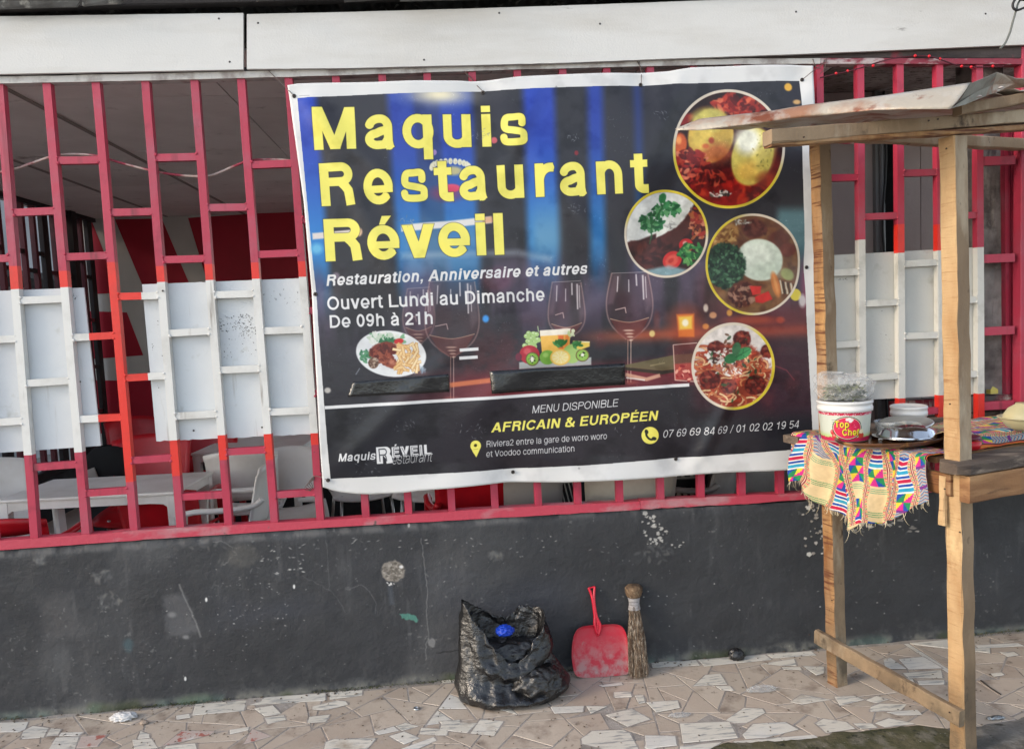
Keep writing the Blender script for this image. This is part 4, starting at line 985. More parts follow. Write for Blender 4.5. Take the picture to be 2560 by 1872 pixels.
    for _ in range(40):
        t = r_.random(); x = 1600+110*t*r_.random()+30*r_.random(); y = 1280+t*90
        q = r_.uniform(2, 8); pts = [(x+q*math.cos(a)*r_.uniform(.3, 1.4), y+q*.8*math.sin(a)*r_.uniform(.3, 1.4)) for a in np.arange(0, 6.2, 1.3)]
        cv.poly([(a+1.5, b+2) for a, b in pts], (36, 36, 38), 1.5, .8); cv.poly(pts, (206, 204, 198), 1.2, .85)
    for _ in range(34):
        x = 2005+r_.uniform(0, 60); y = 1262+r_.uniform(0, 1)**1.4*130; q = r_.uniform(2, 8)
        pts = [(x+q*math.cos(a)*r_.uniform(.5, 1.2), y+q*.9*math.sin(a)*r_.uniform(.5, 1.2)) for a in np.arange(0, 6.2, 1.3)]
        cv.poly([(a+1.5, b+2) for a, b in pts], (30, 30, 32), 1.5, .8); cv.poly(pts, r_.choice([(206, 198, 190), (170, 160, 150), (226, 222, 214)]), 1.2, .95)
    for _ in range(26):
        x = 2110+r_.uniform(0, 190); y = 1295+r_.uniform(-10, 34); q = r_.uniform(2, 8)
        pts = [(x+q*1.5*math.cos(a)*r_.uniform(.5, 1.2), y+q*.6*math.sin(a)*r_.uniform(.5, 1.2)) for a in np.arange(0, 6.2, .9)]
        cv.poly(pts, r_.choice([(190, 186, 180), (150, 146, 140)]), 1.2, .9)
    # damp, mossy skirt at the foot; worn arris at the top
    wob = .014*(fbm(X*9, X*0, 41)-.5)*2
    base_ = 1-sstep(Z+wob, .008, .05); wash(base_*sstep(fbm(X*22, Z*22, 42), .3, .6), (128, 126, 116), .8)
    wash(base_*sstep(fbm(X*5, Z*5, 43), .5, .68), (62, 70, 46), .8); wash(base_*sstep(fbm(X*4+9, Z*4, 44), .6, .72), (96, 130, 118), .4)
    wash((1-sstep(Z, .04, .2))*sstep(fbm(X*26, Z*26, 45), .58, .74), (104, 104, 102), .25)
    wash(sstep(Z, .715, .742)*sstep(fbm(X*16, Z*10, 46), .38, .6), (126, 124, 122), .6)
    wash(sstep(fbm(X*55, Z*55, 47, 3), .76, .82)*sstep(n1, .45, .65), (150, 150, 146), .45)
    return cv
cvw = paint_wall()
M_wall = mat('charcoal_wall_paint', (60, 60, 64), .62, img=cvw.image('wall_paint'), bump=[(70, .0015), (7, .012), (26, .002)], rlayer=(6, .5, .8))
wb = MB()
def wallpt(u, v):
    x = -3.4+7.7*u; zt = WTOP(x); z = -.03+(zt+.03)*v
    d = mnoise.noise(Vector((x*2.2, z*2.2, 0)))*.006+mnoise.noise(Vector((x*9, z*9, 4)))*.002
    if z < .06: d += .014*(1-max(z, 0)/.06)**2*(.6+mnoise.noise(Vector((x*7, 0, 0))))
    if v > .96: d -= .010*(v-.96)/.04*(1+mnoise.noise(Vector((x*20, 0, 7))))
    return (x, -d, z)
_wt = [(x, P(x, y, 0)) for x, y in ((0, 1378), (400, 1349), (860, 1319), (1247, 1296), (1600, 1276), (1965, 1257))]
_wx = [p.x for _, p in _wt]; _wz = [p.z for _, p in _wt]
def WTOP(x): return float(np.interp(x, _wx, _wz))
wb.grid(wallpt, 520, 60)
# top and back
nT = 60
tv = []; tf = []
for i in range(nT+1):
    x = -3.4+7.7*i/nT; z = WTOP(x)
    tv += [(x, .008, z-.001), (x, .16, z-.001), (x, .16, 0)]
for i in range(nT):
    for k in range(2): a = i*3+k; tf.append((a, a+3, a+4, a+1))
wb.add(tv, tf)
low_wall = wb.build('low_wall', M_wall, None, smooth=True, uv=lambda v: cvw.uv(v))
tag(low_wall, 'chipped charcoal painted low wall under the red grille', 'wall')

# ------------------------------------------------------------------ the grille
grille = thing('security_grille', 'tall red and white welded steel grille above the charcoal wall', 'grille', (0, 0, .75))
topx = {0: -5, 1: 114, 2: 237, 3: 361, 4: 484, 5: 601, 6: 720, 7: 838, 8: 954, 9: 1067, 10: 1180, 11: 1293, 12: 1407, 13: 1517, 14: 1627, 15: 1735, 16: 1844, 17: 1949, 18: 2051, 19: 2153, 20: 2252, 21: 2351, 22: 2451}
topy = [208, 208, 205, 201, 199, 197, 195, 189, 184, 182, 178, 174, 173, 170, 168, 165, 162, 161, 160, 159, 160, 160, 160]
botx = {0: (85, 1355), 1: (213, 1341), 2: (334, 1331), 3: (450, 1324), 4: (570, 1316), 5: (685, 1309), 6: (800, 1299), 7: (910, 1230), 8: (1018, 1230), 9: (1127, 1230), 10: (1236, 1230), 11: (1345, 1230), 12: (1445, 1228), 13: (1550, 1228), 14: (1653, 1228), 15: (1754, 1228), 16: (1857, 1228), 17: (1953, 1228),
        18: (2062, 1228), 19: (2161, 1228), 20: (2258, 1228), 21: (2358, 1228), 22: (2456, 1228)}
GY0, GY1 = .004, .038
HB = .0165
bars = []
zones = {0: [(665, 'p'), (723, 'r'), (1138, 'w'), (9999, 'p')], 1: [(677, 'p'), (718, 'r'), (1131, 'w'), (9999, 'p')], 2: [(655, 'p'), (1205, 'r'), (9999, 'p')], 3: [(665, 'p'), (705, 'r'), (1101, 'w'), (1190, 'r'), (9999, 'p')],
         4: [(660, 'p'), (700, 'r'), (1088, 'w'), (1150, 'r'), (9999, 'p')], 5: [(656, 'p'), (697, 'r'), (1085, 'w'), (1150, 'r'), (9999, 'p')], 6: [(653, 'p'), (692, 'r'), (1083, 'w'), (1112, 'r'), (9999, 'p')],
         18: [(600, 'p'), (640, 'r'), (1008, 'g'), (1090, 'r'), (9999, 'p')], 19: [(599, 'p'), (1002, 'g'), (1090, 'r'), (9999, 'p')], 20: [(560, 'p'), (632, 'r'), (996, 'g'), (1050, 'r'), (9999, 'p')],
         21: [(560, 'p'), (626, 'r'), (988, 'g'), (1050, 'r'), (9999, 'p')], 22: [(618, 'p'), (984, 'g'), (1100, 'r'), (9999, 'p')]}
BM = [M_pink, M_red, M_barwhite, M_bar_shade]; BK = {'p': 0, 'r': 1, 'w': 2, 'g': 3}
barline = {}
def make_bar(a, b, name='vertical_bar', zn=None, zpx=None, hw=HB, y0=GY0, y1=GY1, par=None):
    mb = MB(); zs = [a.z]; ks = []
    if zn:
        for (yy, k) in zn:
            z = b.z
            if yy < 9000:
                t = (yy-zpx[0])/(zpx[1]-zpx[0]); xx = zpx[2]+(zpx[3]-zpx[2])*t; z = P(xx, yy, 0).z
            zs.append(z); ks.append(BK[k])
    else: zs.append(b.z); ks = [0]
    for i, k in enumerate(ks):
        n = max(1, int(abs(zs[i+1]-zs[i])/.12))
        for j in range(n):
            za = zs[i]+(zs[i+1]-zs[i])*j/n; zb = zs[i]+(zs[i+1]-zs[i])*(j+1)/n
            def ctr(z): return a.x+(b.x-a.x)*(z-a.z)/(b.z-a.z)+.0012*mnoise.noise(Vector((z*4, a.x*9, 0)))
            xa, xb = ctr(za), ctr(zb)
            mb.add([(xa-hw, y0, za), (xa+hw, y0, za), (xa+hw, y1, za), (xa-hw, y1, za), (xb-hw, y0, zb), (xb+hw, y0, zb), (xb+hw, y1, zb), (xb-hw, y1, zb)],
                   [(0, 4, 5, 1), (1, 5, 6, 2), (2, 6, 7, 3), (3, 7, 4, 0)], k)
    return mb.build(name, BM, par or grille)
for i in range(-7, 27):
    if 0 <= i <= 22:
        a = P(topx[i], topy[i]-6, 0); b0 = P(*botx[i], 0)
        t = (WTOP(b0.x)+.02-a.z)/(b0.z-a.z); b = a.lerp(b0, t)
    else:
        x = -1.8175+.2005*i; a = Vector((x, 0, 2.775)); b = Vector((x, 0, WTOP(x)+.02))
    barline[i] = (a, b)
    if i == 23: continue
    o = make_bar(a, b, zn=zones.get(i), zpx=(topy[i]-6, botx[i][1], topx[i], botx[i][0]) if 0 <= i <= 22 else None)
def barx(i, z):
    a, b = barline[i]; return a.x+(b.x-a.x)*(z-a.z)/(b.z-a.z)
def cross(i, ypx=None, z=None, cols='p', split=None):
    """crossbar between bars i and i+1"""
    if z is None:
        xm = (topx.get(i, 0)+topx.get(i+1, 2550))/2 if i >= 0 else 20
        # find the column centre at that height
        pp = P(xm, ypx, 0); xm_w = (barx(i, pp.z)+barx(i+1, pp.z))/2
        q = PXY(np.array([xm_w]), 0, np.array([pp.z])); pp = P(float(q[0][0]), ypx, 0); z = pp.z
    x0, x1 = barx(i, z)+HB, barx(i+1, z)-HB
    h = .0155; tilt = random.uniform(-.003, .003)
    mb = MB(); segs = [(x0, x1, BK[cols[0]])]
    if split is not None:
        xs = x0+(x1-x0)*split; segs = [(x0, xs, BK[cols[0]]), (xs, x1, BK[cols[1]])]
    for a, b, k in segs:
        za = z+tilt*(a-x0)/(x1-x0); zb = z+tilt*(b-x0)/(x1-x0)
        mb.add([(a, .007, za-h), (b, .007, zb-h), (b, .035, zb-h), (a, .035, za-h), (a, .007, za+h), (b, .007, zb+h), (b, .035, zb+h), (a, .035, za+h)], [(0, 1, 5, 4), (1, 2, 6, 5), (2, 3, 7, 6), (3, 0, 4, 7), (4, 5, 6, 7), (0, 3, 2, 1)], k)
    for sx, k in ((x0, segs[0][2]), (x1, segs[-1][2])):        # weld beads at the joints
        for zz in (-.8, .8):
            if random.random() < .75:
                c = Vector((sx+random.uniform(-.003, .003), .006, z+zz*h)); r_ = random.uniform(.005, .0085)
                mb.lathe([(0.0005, -r_), (r_*.8, -r_*.5), (r_, 0), (r_*.7, r_*.6), (.0005, r_)], c, 6, k, 1, .8)
    return mb.build('crossbar', BM, grille)
random.seed(3)
for i, y, c, sp in ((-1, 646, 'p', None), (-1, 849, 'w', None), (-1, 1056, 'w', None), (0, 529, 'p', None), (0, 749, 'w', None), (0, 956, 'w', None), (0, 1166, 'p', None), (1, 399, 'p', None), (1, 640, 'p', None), (1, 842, 'wr', .4), (1, 1046, 'wr', .45), (1, 1231, 'p', None),
                    (2, 529, 'p', None), (2, 739, 'rw', .58), (2, 943, 'rw', .58), (2, 1149, 'p', None), (3, 392, 'p', None), (3, 647, 'p', None), (3, 831, 'w', None), (3, 1038, 'w', None), (3, 1240, 'p', None), (4, 517, 'p', None), (4, 735, 'w', None), (4, 923, 'w', None), (4, 1128, 'p', None),
                    (5, 410, 'p', None), (5, 634, 'p', None), (5, 825, 'w', None), (5, 1028, 'w', None), (5, 1235, 'p', None),
                    (17, 443, 'p', None), (17, 681, 'g', None), (17, 862, 'g', None), (18, 540, 'p', None), (18, 757, 'g', None), (18, 942, 'g', None), (19, 431, 'p', None), (19, 658, 'g', None), (19, 838, 'g', None), (19, 1030, 'p', None), (20, 538, 'p', None), (20, 751, 'g', None), (20, 937, 'g', None),
                    (17, 1060, 'p', None), (18, 1120, 'p', None)):
    cross(i+1 if i >= 17 else i, y, None, c, sp)
for i in list(range(6, 18))+[ -2, -3, -4, -5, -6, -7, 23, 24, 25]:
    zs = (2.35, 1.95, 1.58, 1.2) if i % 2 else (2.15, 1.75, 1.38, 1.0)
    if i == 23: continue
    for z in zs: cross(i, None, z, 'p')
# right bay: longer crossbars to the end post
xe = P(2556, 400, 0).x
for y in (402, 647, 829, 1016):
    p0 = P(2459, y, 0); p1 = P(2640, y-1, 0)
    mb = MB(); mb.box((p0.x, .007, p0.z-.02), (xe-.03, .035, p0.z+.02)); mb.build('crossbar', M_pink, grille)
mb = MB(); mb.box((xe-.008, -.004, WTOP(3)+.01), (xe+.075, .05, 2.84)); o = mb.build('end_post', M_pink, grille, bevel=.004)
# rails
def strip(name, top, bot, y0, y1, m, sub=12, jit=.0012, par=None):
    """board from two photo edges (left to right)"""
    xs_ = sorted(set([p_[0] for p_ in top]+[p_[0] for p_ in bot]))
    xs_ = [x_ for x_ in xs_ if max(top[0][0], bot[0][0])-1 <= x_ <= min(top[-1][0], bot[-1][0])+1]
    top = [(x_, float(np.interp(x_, [p_[0] for p_ in top], [p_[1] for p_ in top]))) for x_ in xs_]
    bot = [(x_, float(np.interp(x_, [p_[0] for p_ in bot], [p_[1] for p_ in bot]))) for x_ in xs_]
    mb = MB(); n = len(top)
    cols = []
    for i in range(n-1):
        for k in range(sub+(1 if i == n-2 else 0)):
            t = k/sub; a = P(top[i][0]*(1-t)+top[i+1][0]*t, top[i][1]*(1-t)+top[i+1][1]*t, y0); b = P(bot[i][0]*(1-t)+bot[i+1][0]*t, bot[i][1]*(1-t)+bot[i+1][1]*t, y0)
            j = mnoise.noise(Vector((a.x*8, y0*30, 0)))*jit; j2 = mnoise.noise(Vector((a.x*21, 5, 2)))*jit
            cols.append((Vector((a.x, y0, a.z+j)), Vector((b.x, y0, b.z+j2))))
    vs = []; fs = []
    for a, b in cols: vs += [a, b, (b.x, y1, b.z), (a.x, y1, a.z)]
    for i in range(len(cols)-1):
        for k in range(4): fs.append((i*4+k, i*4+(k+1) % 4, (i+1)*4+(k+1) % 4, (i+1)*4+k))
    m_ = len(cols)-1
    fs += [(3, 2, 1, 0), (m_*4, m_*4+1, m_*4+2, m_*4+3)]
    mb.add(vs, fs); return mb.build(name, m, par)
topr_b = [(-700, 229), (0, 209), (400, 201), (838, 189), (1293, 174), (1844, 161), (2051, 160)]
topr_t = [(-700, 213), (0, 192), (400, 184), (838, 172), (1293, 158), (1844, 147), (2051, 146)]
strip('top_rail', topr_t, topr_b, -.006, .046, M_railw, par=grille, jit=.002)
strip('top_rail', [(2051.5, 146), (2300, 146), (2556, 147)], [(2051.5, 160), (2300, 160), (2556, 161)], -.004, .046, M_railm, par=grille, jit=.002)
strip('bottom_rail', [(-700, 1402), (0, 1352), (400, 1322), (860, 1297), (1247, 1270), (1600, 1253)], [(-700, 1427), (0, 1375), (400, 1346), (860, 1316), (1247, 1294), (1600, 1274)], -.006, .048, M_railp, par=grille, jit=.003)
strip('bottom_rail', [(1601, 1251), (1760, 1244), (1860, 1238), (1965, 1234), (2300, 1213), (3000, 1172)], [(1601, 1273), (1760, 1264), (1860, 1260), (1965, 1251), (2300, 1232), (3000, 1190)], -.006, .048, M_railp, par=grille, jit=.004)
# panels screwed behind the bars
def panel(quad, m, y=.040, rag=0.0, name='infill_panel'):
    mb = MB(); tl, tr, br, bl_ = quad; n = 40; vs = []
    top = [P(tl[0]+(tr[0]-tl[0])*k/n, tl[1]+(tr[1]-tl[1])*k/n, y) for k in range(n+1)]
    bot = [P(bl_[0]+(br[0]-bl_[0])*k/n, bl_[1]+(br[1]-bl_[1])*k/n, y) for k in range(n+1)]
    for k in range(n+1):
        bot[k].z += rag*mnoise.noise(Vector((k*1.7, tl[0], 0))); top[k].z += rag*.3*mnoise.noise(Vector((k*.9, 4, tl[0])))
    vs = [v for k in range(n+1) for v in (top[k], bot[k])]+[Vector((v.x, v.y+.009, v.z)) for k in range(n+1) for v in (top[k], bot[k])]
    o = 2*(n+1); fs = []
    for k in range(n):
        a = 2*k; fs += [(a, a+1, a+3, a+2), (o+a, o+a+2, o+a+3, o+a+1), (a, a+2, o+a+2, o+a), (a+1, o+a+1, o+a+3, a+3)]
    fs += [(0, o, o+1, 1), (2*n, 2*n+1, o+2*n+1, o+2*n)]
    mb.add(vs, fs); return mb.build(name, m, grille)
panel([(-160, 733), (209, 719), (252, 1114), (-150, 1142)], M_panel)
panel([(355, 711), (768, 695), (796, 1084), (391, 1103)], M_panel, rag=.006)
panel([(2026, 641), (2446, 618), (2450, 985), (2026, 1006)], M_panel_shade)
sp_ = MB(); rp = random.Random(6)
for (x0, x1, y0, y1, n_) in ((548, 600, 790, 830, 60), (600, 645, 785, 840, 120), (560, 640, 840, 900, 30), (172, 184, 722, 744, 14), (176, 196, 735, 748, 8), (380, 384, 860, 880, 5), (390, 420, 760, 1000, 14), (2090, 2120, 690, 700, 8), (2200, 2240, 760, 900, 10), (655, 760, 720, 760, 22)):
    for _ in range(n_):
        p = P(rp.uniform(x0, x1), rp.uniform(y0, y1), .0385); s_ = rp.uniform(.0008, .0026); a_ = rp.uniform(0, 3)
        sp_.add([(p.x+s_*math.cos(a_+k*1.57)*(1.6 if k % 2 else .8), p.y, p.z+s_*math.sin(a_+k*1.57)*(1.6 if k % 2 else .8)) for k in range(4)], [(0, 1, 2, 3)])
sp_.build('paint_chips', mat('chip_dark', (90, 88, 86), .8), grille, kind='stuff')
# screw heads
M_screw = mat('screw_head', (70, 66, 64), .5, metal=.5)
for x, y in ((407, 727), (432, 1089), (484, 1076), (557, 1072), (655, 1068), (762, 727), (200, 954), (420, 900), (1990, 650)):
    p = P(x, y, .039 if x != 407 else .003); mb = MB(); mb.lathe([(.0005, -.004), (.004, -.003), (.0045, 0)], (0, 0, 0), 8)
    mb.v = [(p.x+a, p.y+c, p.z+b) for a, b, c in mb.v]; mb.build('screw', M_screw, grille)
# ------------------------------------------------------------------ banner
cvb = paint_banner()
M_banner = mat('printed_vinyl', (220, 220, 220), .32, img=cvb.image('banner_print'), ex=.74, bump=[(2.2, .006, (1, 1, 1.4)), (9, .0012)], spec=.45)
banner = thing('banner', 'large printed restaurant banner tied to the grille, yellow letters and round food pictures', 'banner', (.57, BY, 1.0))
b_top = [(718, 213), (745, 209), (830, 208), (936, 207), (1040, 203), (1152, 202), (1180, 203), (1225, 200), (1300, 192), (1400, 188), (1500, 184), (1600, 182), (1670, 179), (1726, 170), (1810, 167), (1891, 164), (1980, 163), (2033, 165)]
b_bot = [(807, 1217), (830, 1226), (853, 1231), (890, 1235), (927, 1236), (970, 1233), (1012, 1230), (1047, 1225), (1150, 1216), (1265, 1207), (1400, 1206), (1488, 1201), (1663, 1193), (1809, 1181), (1867, 1178), (1985, 1172), (2064, 1168)]
b_left = [(718, 213), (738, 350), (759, 504), (773, 662), (784, 820), (793, 967), (800, 1100), (807, 1217)]
b_right = [(2033, 165), (2036, 256), (2040, 420), (2043, 600), (2048, 800), (2056, 1000), (2064, 1168)]
def along(pts, t, byx=True):
    L = [0]
    for i in range(1, len(pts)): L.append(L[-1]+math.hypot(pts[i][0]-pts[i-1][0], pts[i][1]-pts[i-1][1]))
    d = t*L[-1]; x = float(np.interp(d, L, [p[0] for p in pts])); y = float(np.interp(d, L, [p[1] for p in pts])); return x, y
eyel = [(735, 240), (1208, 230), (1603, 211), (2007, 199), (820, 1200), (1283, 1181), (1691, 1148), (2050, 1140), (787, 735), (2019, 668)]
ey3 = [P(x, y, BY) for x, y in eyel]
def ripple(x, z):
    d = .010*mnoise.noise(Vector((x*1.3, z*1.1, 2)))+.004*mnoise.noise(Vector((x*4, z*2.2, 6)))
    # long diagonal tension folds from the corners
    for (ax, az, bx, bz, w, h) in ((-.58, 2.68, .35, 1.7, .055, .008), (-.5, 2.6, -.1, 1.6, .05, .006), (.35, 2.55, 1.0, 1.5, .06, .007), (1.75, 2.70, 1.2, 1.9, .05, .006), (1.15, .98, 1.45, 1.5, .035, .008), (1.15, .98, 1.0, 1.45, .03, -.006),
                                   (-.55, 1.0, .1, 1.6, .05, .006), (.1, 1.25, .75, 1.75, .06, .007), (.9, 1.9, 1.2, 2.5, .05, -.006), (.45, 2.64, .25, 2.2, .04, .006), (1.1, 2.68, .9, 2.2, .04, .006)):
        L = math.hypot(bx-ax, bz-az); ux, uz = (bx-ax)/L, (bz-az)/L
        t = (x-ax)*ux+(z-az)*uz; e = (x-ax)*uz-(z-az)*ux
        if -.1 < t < L+.1:
            f = math.exp(-(e/w)**2)*max(0, min(1, (t+.1)/.15))*max(0, min(1, (L+.1-t)/.4)); d += h*f
    for p in ey3:
        r_ = math.hypot(x-p.x, z-p.z); d -= .012*math.exp(-(r_/.09)**2)
    return d*1.5
def bpt(u, v):
    tx, ty = along(b_top, u); bx, by = along(b_bot, u); lx, ly = along(b_left, 1-v); rx, ry = along(b_right, 1-v)
    x = (1-v)*bx+v*tx+(1-u)*lx+u*rx-((1-u)*v*b_top[0][0]+u*v*b_top[-1][0]+(1-u)*(1-v)*b_bot[0][0]+u*(1-v)*b_bot[-1][0])
    y = (1-v)*by+v*ty+(1-u)*ly+u*ry-((1-u)*v*b_top[0][1]+u*v*b_top[-1][1]+(1-u)*(1-v)*b_bot[0][1]+u*(1-v)*b_bot[-1][1])
    p = P(x, y, BY); return (p.x, BY-ripple(p.x, p.z)-.006+(.012*max(0, .06-v)/.06*math.sin(u*19)), p.z)
bm_ = MB(); bm_.grid(bpt, 260, 190)
bo = bm_.build('vinyl_sheet', M_banner, banner, smooth=True, uv=lambda v: cvb.uv(v), solid=.0012)
M_eye = mat('eyelet_metal', (70, 66, 64), .45, metal=.7)
M_hole = mat('eyelet_hole', (26, 24, 24), .9)
for p in ey3:
    mb = MB(); y0 = BY-ripple(p.x, p.z)-.0075
    prof = [(.0035, .0), (.004, .002), (.0065, .0028), (.0088, .001), (.009, -.002)]
    mb.lathe(prof, (0, 0, 0), 16); mb.v = [(p.x+a, y0-c, p.z+b) for a, b, c in mb.v]
    e = mb.build('eyelet', M_eye, banner, smooth=True)
    mb = MB(); mb.lathe([(.0001, 0), (.0037, 0)], (0, 0, 0), 12); mb.v = [(p.x+a, y0-.0008, p.z+b) for a, b, c in mb.v]; mb.build('eyelet_hole', M_hole, e)
def tie(pxs, name='twine_tie'):
    wire(name, [P(x, y, yy) for x, y, yy in pxs], .0016, M_twine, banner, 5)
tie([(735, 240, BY-.008), (700, 205, -.02), (672, 178, -.01), (665, 170, .0)])
tie([(1208, 230, BY-.008), (1190, 212, -.03), (1170, 190, -.01), (1160, 178, .0)]); tie([(1160, 178, -.008), (1182, 200, .0), (1174, 206, .02)])
tie([(1603, 211, BY-.008), (1603, 180, -.03), (1598, 160, -.01), (1600, 140, -.005)]); tie([(1590, 148, -.008), (1600, 165, -.012), (1612, 178, .0)])
tie([(2007, 199, BY-.008), (2030, 180, -.05), (2054, 163, -.012), (2062, 150, -.006)]); tie([(2032, 148, -.008), (2040, 168, -.02), (2052, 172, .0)]); tie([(2067, 145, -.008), (2062, 170, -.01), (2050, 185, .0)])
tie([(820, 1200, BY-.008), (800, 1192, -.03), (786, 1189, -.01)]); tie([(787, 735, BY-.008), (782, 740, -.02), (776, 748, .0)])
for k in range(5): tie([(786, 1189+k*2, -.002), (776-k*4, 1200+k*5, .0), (782-k*2, 1218+k*2, .0), (770+k, 1226, .004)])
M_tape = mat('black_tape', (22, 22, 24), .22, [((40, 40, 42), 9, .5, .7)], [(18, .004), (60, .001)], spec=.7)
def patch(pts, name='tape_patch'):
    mb = MB(); n = 26; q = 7
    def f(u, v):
        a = (pts[0][0]*(1-u)+pts[1][0]*u, pts[0][1]*(1-u)+pts[1][1]*u); b = (pts[3][0]*(1-u)+pts[2][0]*u, pts[3][1]*(1-u)+pts[2][1]*u)
        p = P(b[0]*(1-v)+a[0]*v, b[1]*(1-v)+a[1]*v, BY); return (p.x, BY-.0102-ripple(p.x, p.z)-.0012*abs(mnoise.noise(Vector((p.x*25, p.z*25, 3)))), p.z)
    mb.grid(f, n, q); return mb.build(name, M_tape, banner, smooth=True, solid=.0004)
patch([(884, 954), (1121, 934), (1123, 978), (870, 991)]); patch([(1223, 927), (1561, 908), (1562, 961), (1229, 983)])

# ------------------------------------------------------------------ fascia boards, eave
fb = strip('fascia_board', [(-760, 62), (0, 41.5), (608, 33)], [(-760, 204), (0, 185.5), (611, 174)], -.026, -.010, M_fascia, jit=.001)
tag(fb, 'shorter white fascia board at the left above the red grille', 'fascia board', 'white boards above the grille')
fb = strip('fascia_board', [(615, 36), (860, 31), (1280, 19), (2560, -26), (3100, -46), (3500, -60)], [(617, 173), (860, 171), (1400, 158), (1680, 147), (1968, 137), (2560, 112), (3100, 92), (3500, 77)], -.026, -.010, M_fascia, jit=.001)
tag(fb, 'long white fascia board running right above the banner and the stall', 'fascia board', 'white boards above the grille')
for x, y in ((547, 47), (645, 58), (1248, 33), (574, 155), (2464, 35), (1060, 150), (1500, 60), (1990, 30)):
    p = P(x, y, -.0265); mb = MB(); mb.lathe([(.0005, .002), (.004, .001), (.005, -.001)], (0, 0, 0), 8); mb.v = [(p.x+a, p.y-c, p.z+b) for a, b, c in mb.v]; mb.build('nail_head', M_screw, bpy.data.objects['fascia_board' if x < 610 else 'fascia_board.001'])
o = strip('wall_plate', [(-760, 200), (0, 180), (838, 164), (1400, 151), (1844, 134), (2560, 104), (3100, 84), (3500, 70)], [(-760, 212), (0, 191), (838, 171), (1293, 157), (1844, 146), (2051, 145), (2560, 145), (3100, 139)], .0, .03, mat('weathered_dark_board', (92, 82, 80), .85, [((60, 52, 52), 7, .45, .65, (.4, 1, 2)), ((150, 60, 76), 4, .62, .7)], [(40, .004)]))
tag(o, 'narrow weathered dark board behind the fascia, above the grille', 'board')
roof = thing('roof_overhang', 'dark underside of the sheet metal roof along the top edge', 'roof', (0, 0, 3.05))
mb = MB(); pz = P(1280, 8, -.05).z
timber(mb, (-3.6, -.035, pz+.0), (4.4, -.035, pz+.13), (0, .05, 0), (0, 0, .07), 30, .003, .005, (0, 0, 0, 0), 2); mb.build('purlin', M_beamdark, roof)
mb = MB()
def corr(u, v):
    x = -3.6+8*u; y = -.12+6.2*v; return (x, y, pz+.085+.016*(x+3.6)+.010*math.sin(x*2*math.pi/.076)-.0*v)
mb.grid(corr, 900, 3); mb.build('roof_sheet', M_zincold, roof, smooth=True, solid=.002)
for (x0, x1, y0, y1) in ((-20, 190, 2, 22), (205, 300, -6, 14), (640, 700, -8, 2), (860, 960, -6, 4), (1000, 1260, -14, 2)):
    mb = MB(); q = [P(x0, y1, -.10), P(x1, y1-6, -.10), P(x1+10, y0, -.11), P(x0, y0, -.11)]
    mb.prism(q, (0, .012, 0)); mb.build('sheet_scrap', M_zincold, roof)

# ------------------------------------------------------------------ the room behind the grille
FZ = .06; CZ = 2.9; BKY = 5.0; SX = -3.6
M_floor = mat('room_floor', (196, 184, 170), .6, [((176, 162, 148), 3, .4, .7)], [(30, .002)], ex=1.0)
mb = MB(); mb.box((SX-.2, .17, FZ-.1), (4.3, BKY, FZ)); struct(mb, 'room_floor', M_floor)
M_ceil = mat('ceiling_board', (240, 233, 226), .75, ex=1.0, layers= [((222, 214, 206), 1.5, .4, .7), ((170, 158, 148), 5, .62, .76)], bump=[(40, .002)], vary=.03)
M_ceilst = mat('mouldy_ceiling_board', (214, 200, 192), .8, [((150, 132, 124), 3, .4, .65), ((52, 42, 40), 22, .56, .64, (1, 3, 1)), ((90, 60, 60), 5, .6, .7)], [(40, .003)])
ceil = bpy.data.objects.new('ceiling', None); C.objects.link(ceil); ceil.location = (0, 0, CZ); ORIG['ceiling'] = Vector((0, 0, CZ)); ceil['kind'] = 'structure'
mb = MB(); mb.box((SX-.2, .06, CZ+.012), (4.3, BKY, CZ+.03)); mb.build('backing', mat('ceiling_gap', (120, 108, 100), .9), ceil)
xs = [SX-.2, -2.85, -2.05, -1.05, .0, 1.05, 2.1, 3.2, 4.3]; 
for i in range(len(xs)-1):
    ys = [.06, .72, 1.95, 3.15, 4.3, BKY] if i % 2 == 0 else [.06, .78, 1.98, 3.2, 4.35, BKY]
    if xs[i] > 1.9: ys = [.06, .55, 1.0]
    for j in range(len(ys)-1):
        g = random.uniform(.002, .005)
        mb = MB(); mb.box((xs[i]+g, ys[j]+g, CZ), (xs[i+1]-g, ys[j+1]-g, CZ+.01))
        c = Vector(((xs[i]+xs[i+1])/2, (ys[j]+ys[j+1])/2, CZ)); tlt = random.gauss(0, .002)
        mb.v = [(x, y, z+tlt*(x-c.x)+random.gauss(0, .0005)) for x, y, z in mb.v]
        mb.build('ceiling_board', M_ceilst if xs[i] > 1.9 else M_ceil, ceil)
M_batten = mat('ceiling_batten', (176, 164, 154), .8)
for x in (-2.05, -2.85): 
    mb = MB(); mb.box((x-.012, .06, CZ-.008), (x+.012, BKY-.01, CZ-.0005)); mb.build('batten', M_batten, ceil)
M_bw = mat('back_wall_paint', (206, 200, 192), .8, [((192, 186, 178), 2, .4, .7)], [(20, .002)], ex=1.0)
M_bred = mat('dark_red_wall_paint', (176, 16, 44), .6, [((160, 12, 36), 2, .4, .7)], [(20, .001)], ex=1.0)
M_bblk = mat('black_dado', (34, 36, 40), .7, [((60, 64, 66), 4, .5, .7)], [(20, .002)])
mb = MB(); mb.box((-2, 10, -.04), (7, 10.2, 2.2)); o = mb.build('yard_wall', mat('pale_yard_wall', (206, 204, 198), .8, [((176, 172, 166), .8, .4, .7)])); tag(o, 'pale wall of the yard behind the restaurant', 'wall')
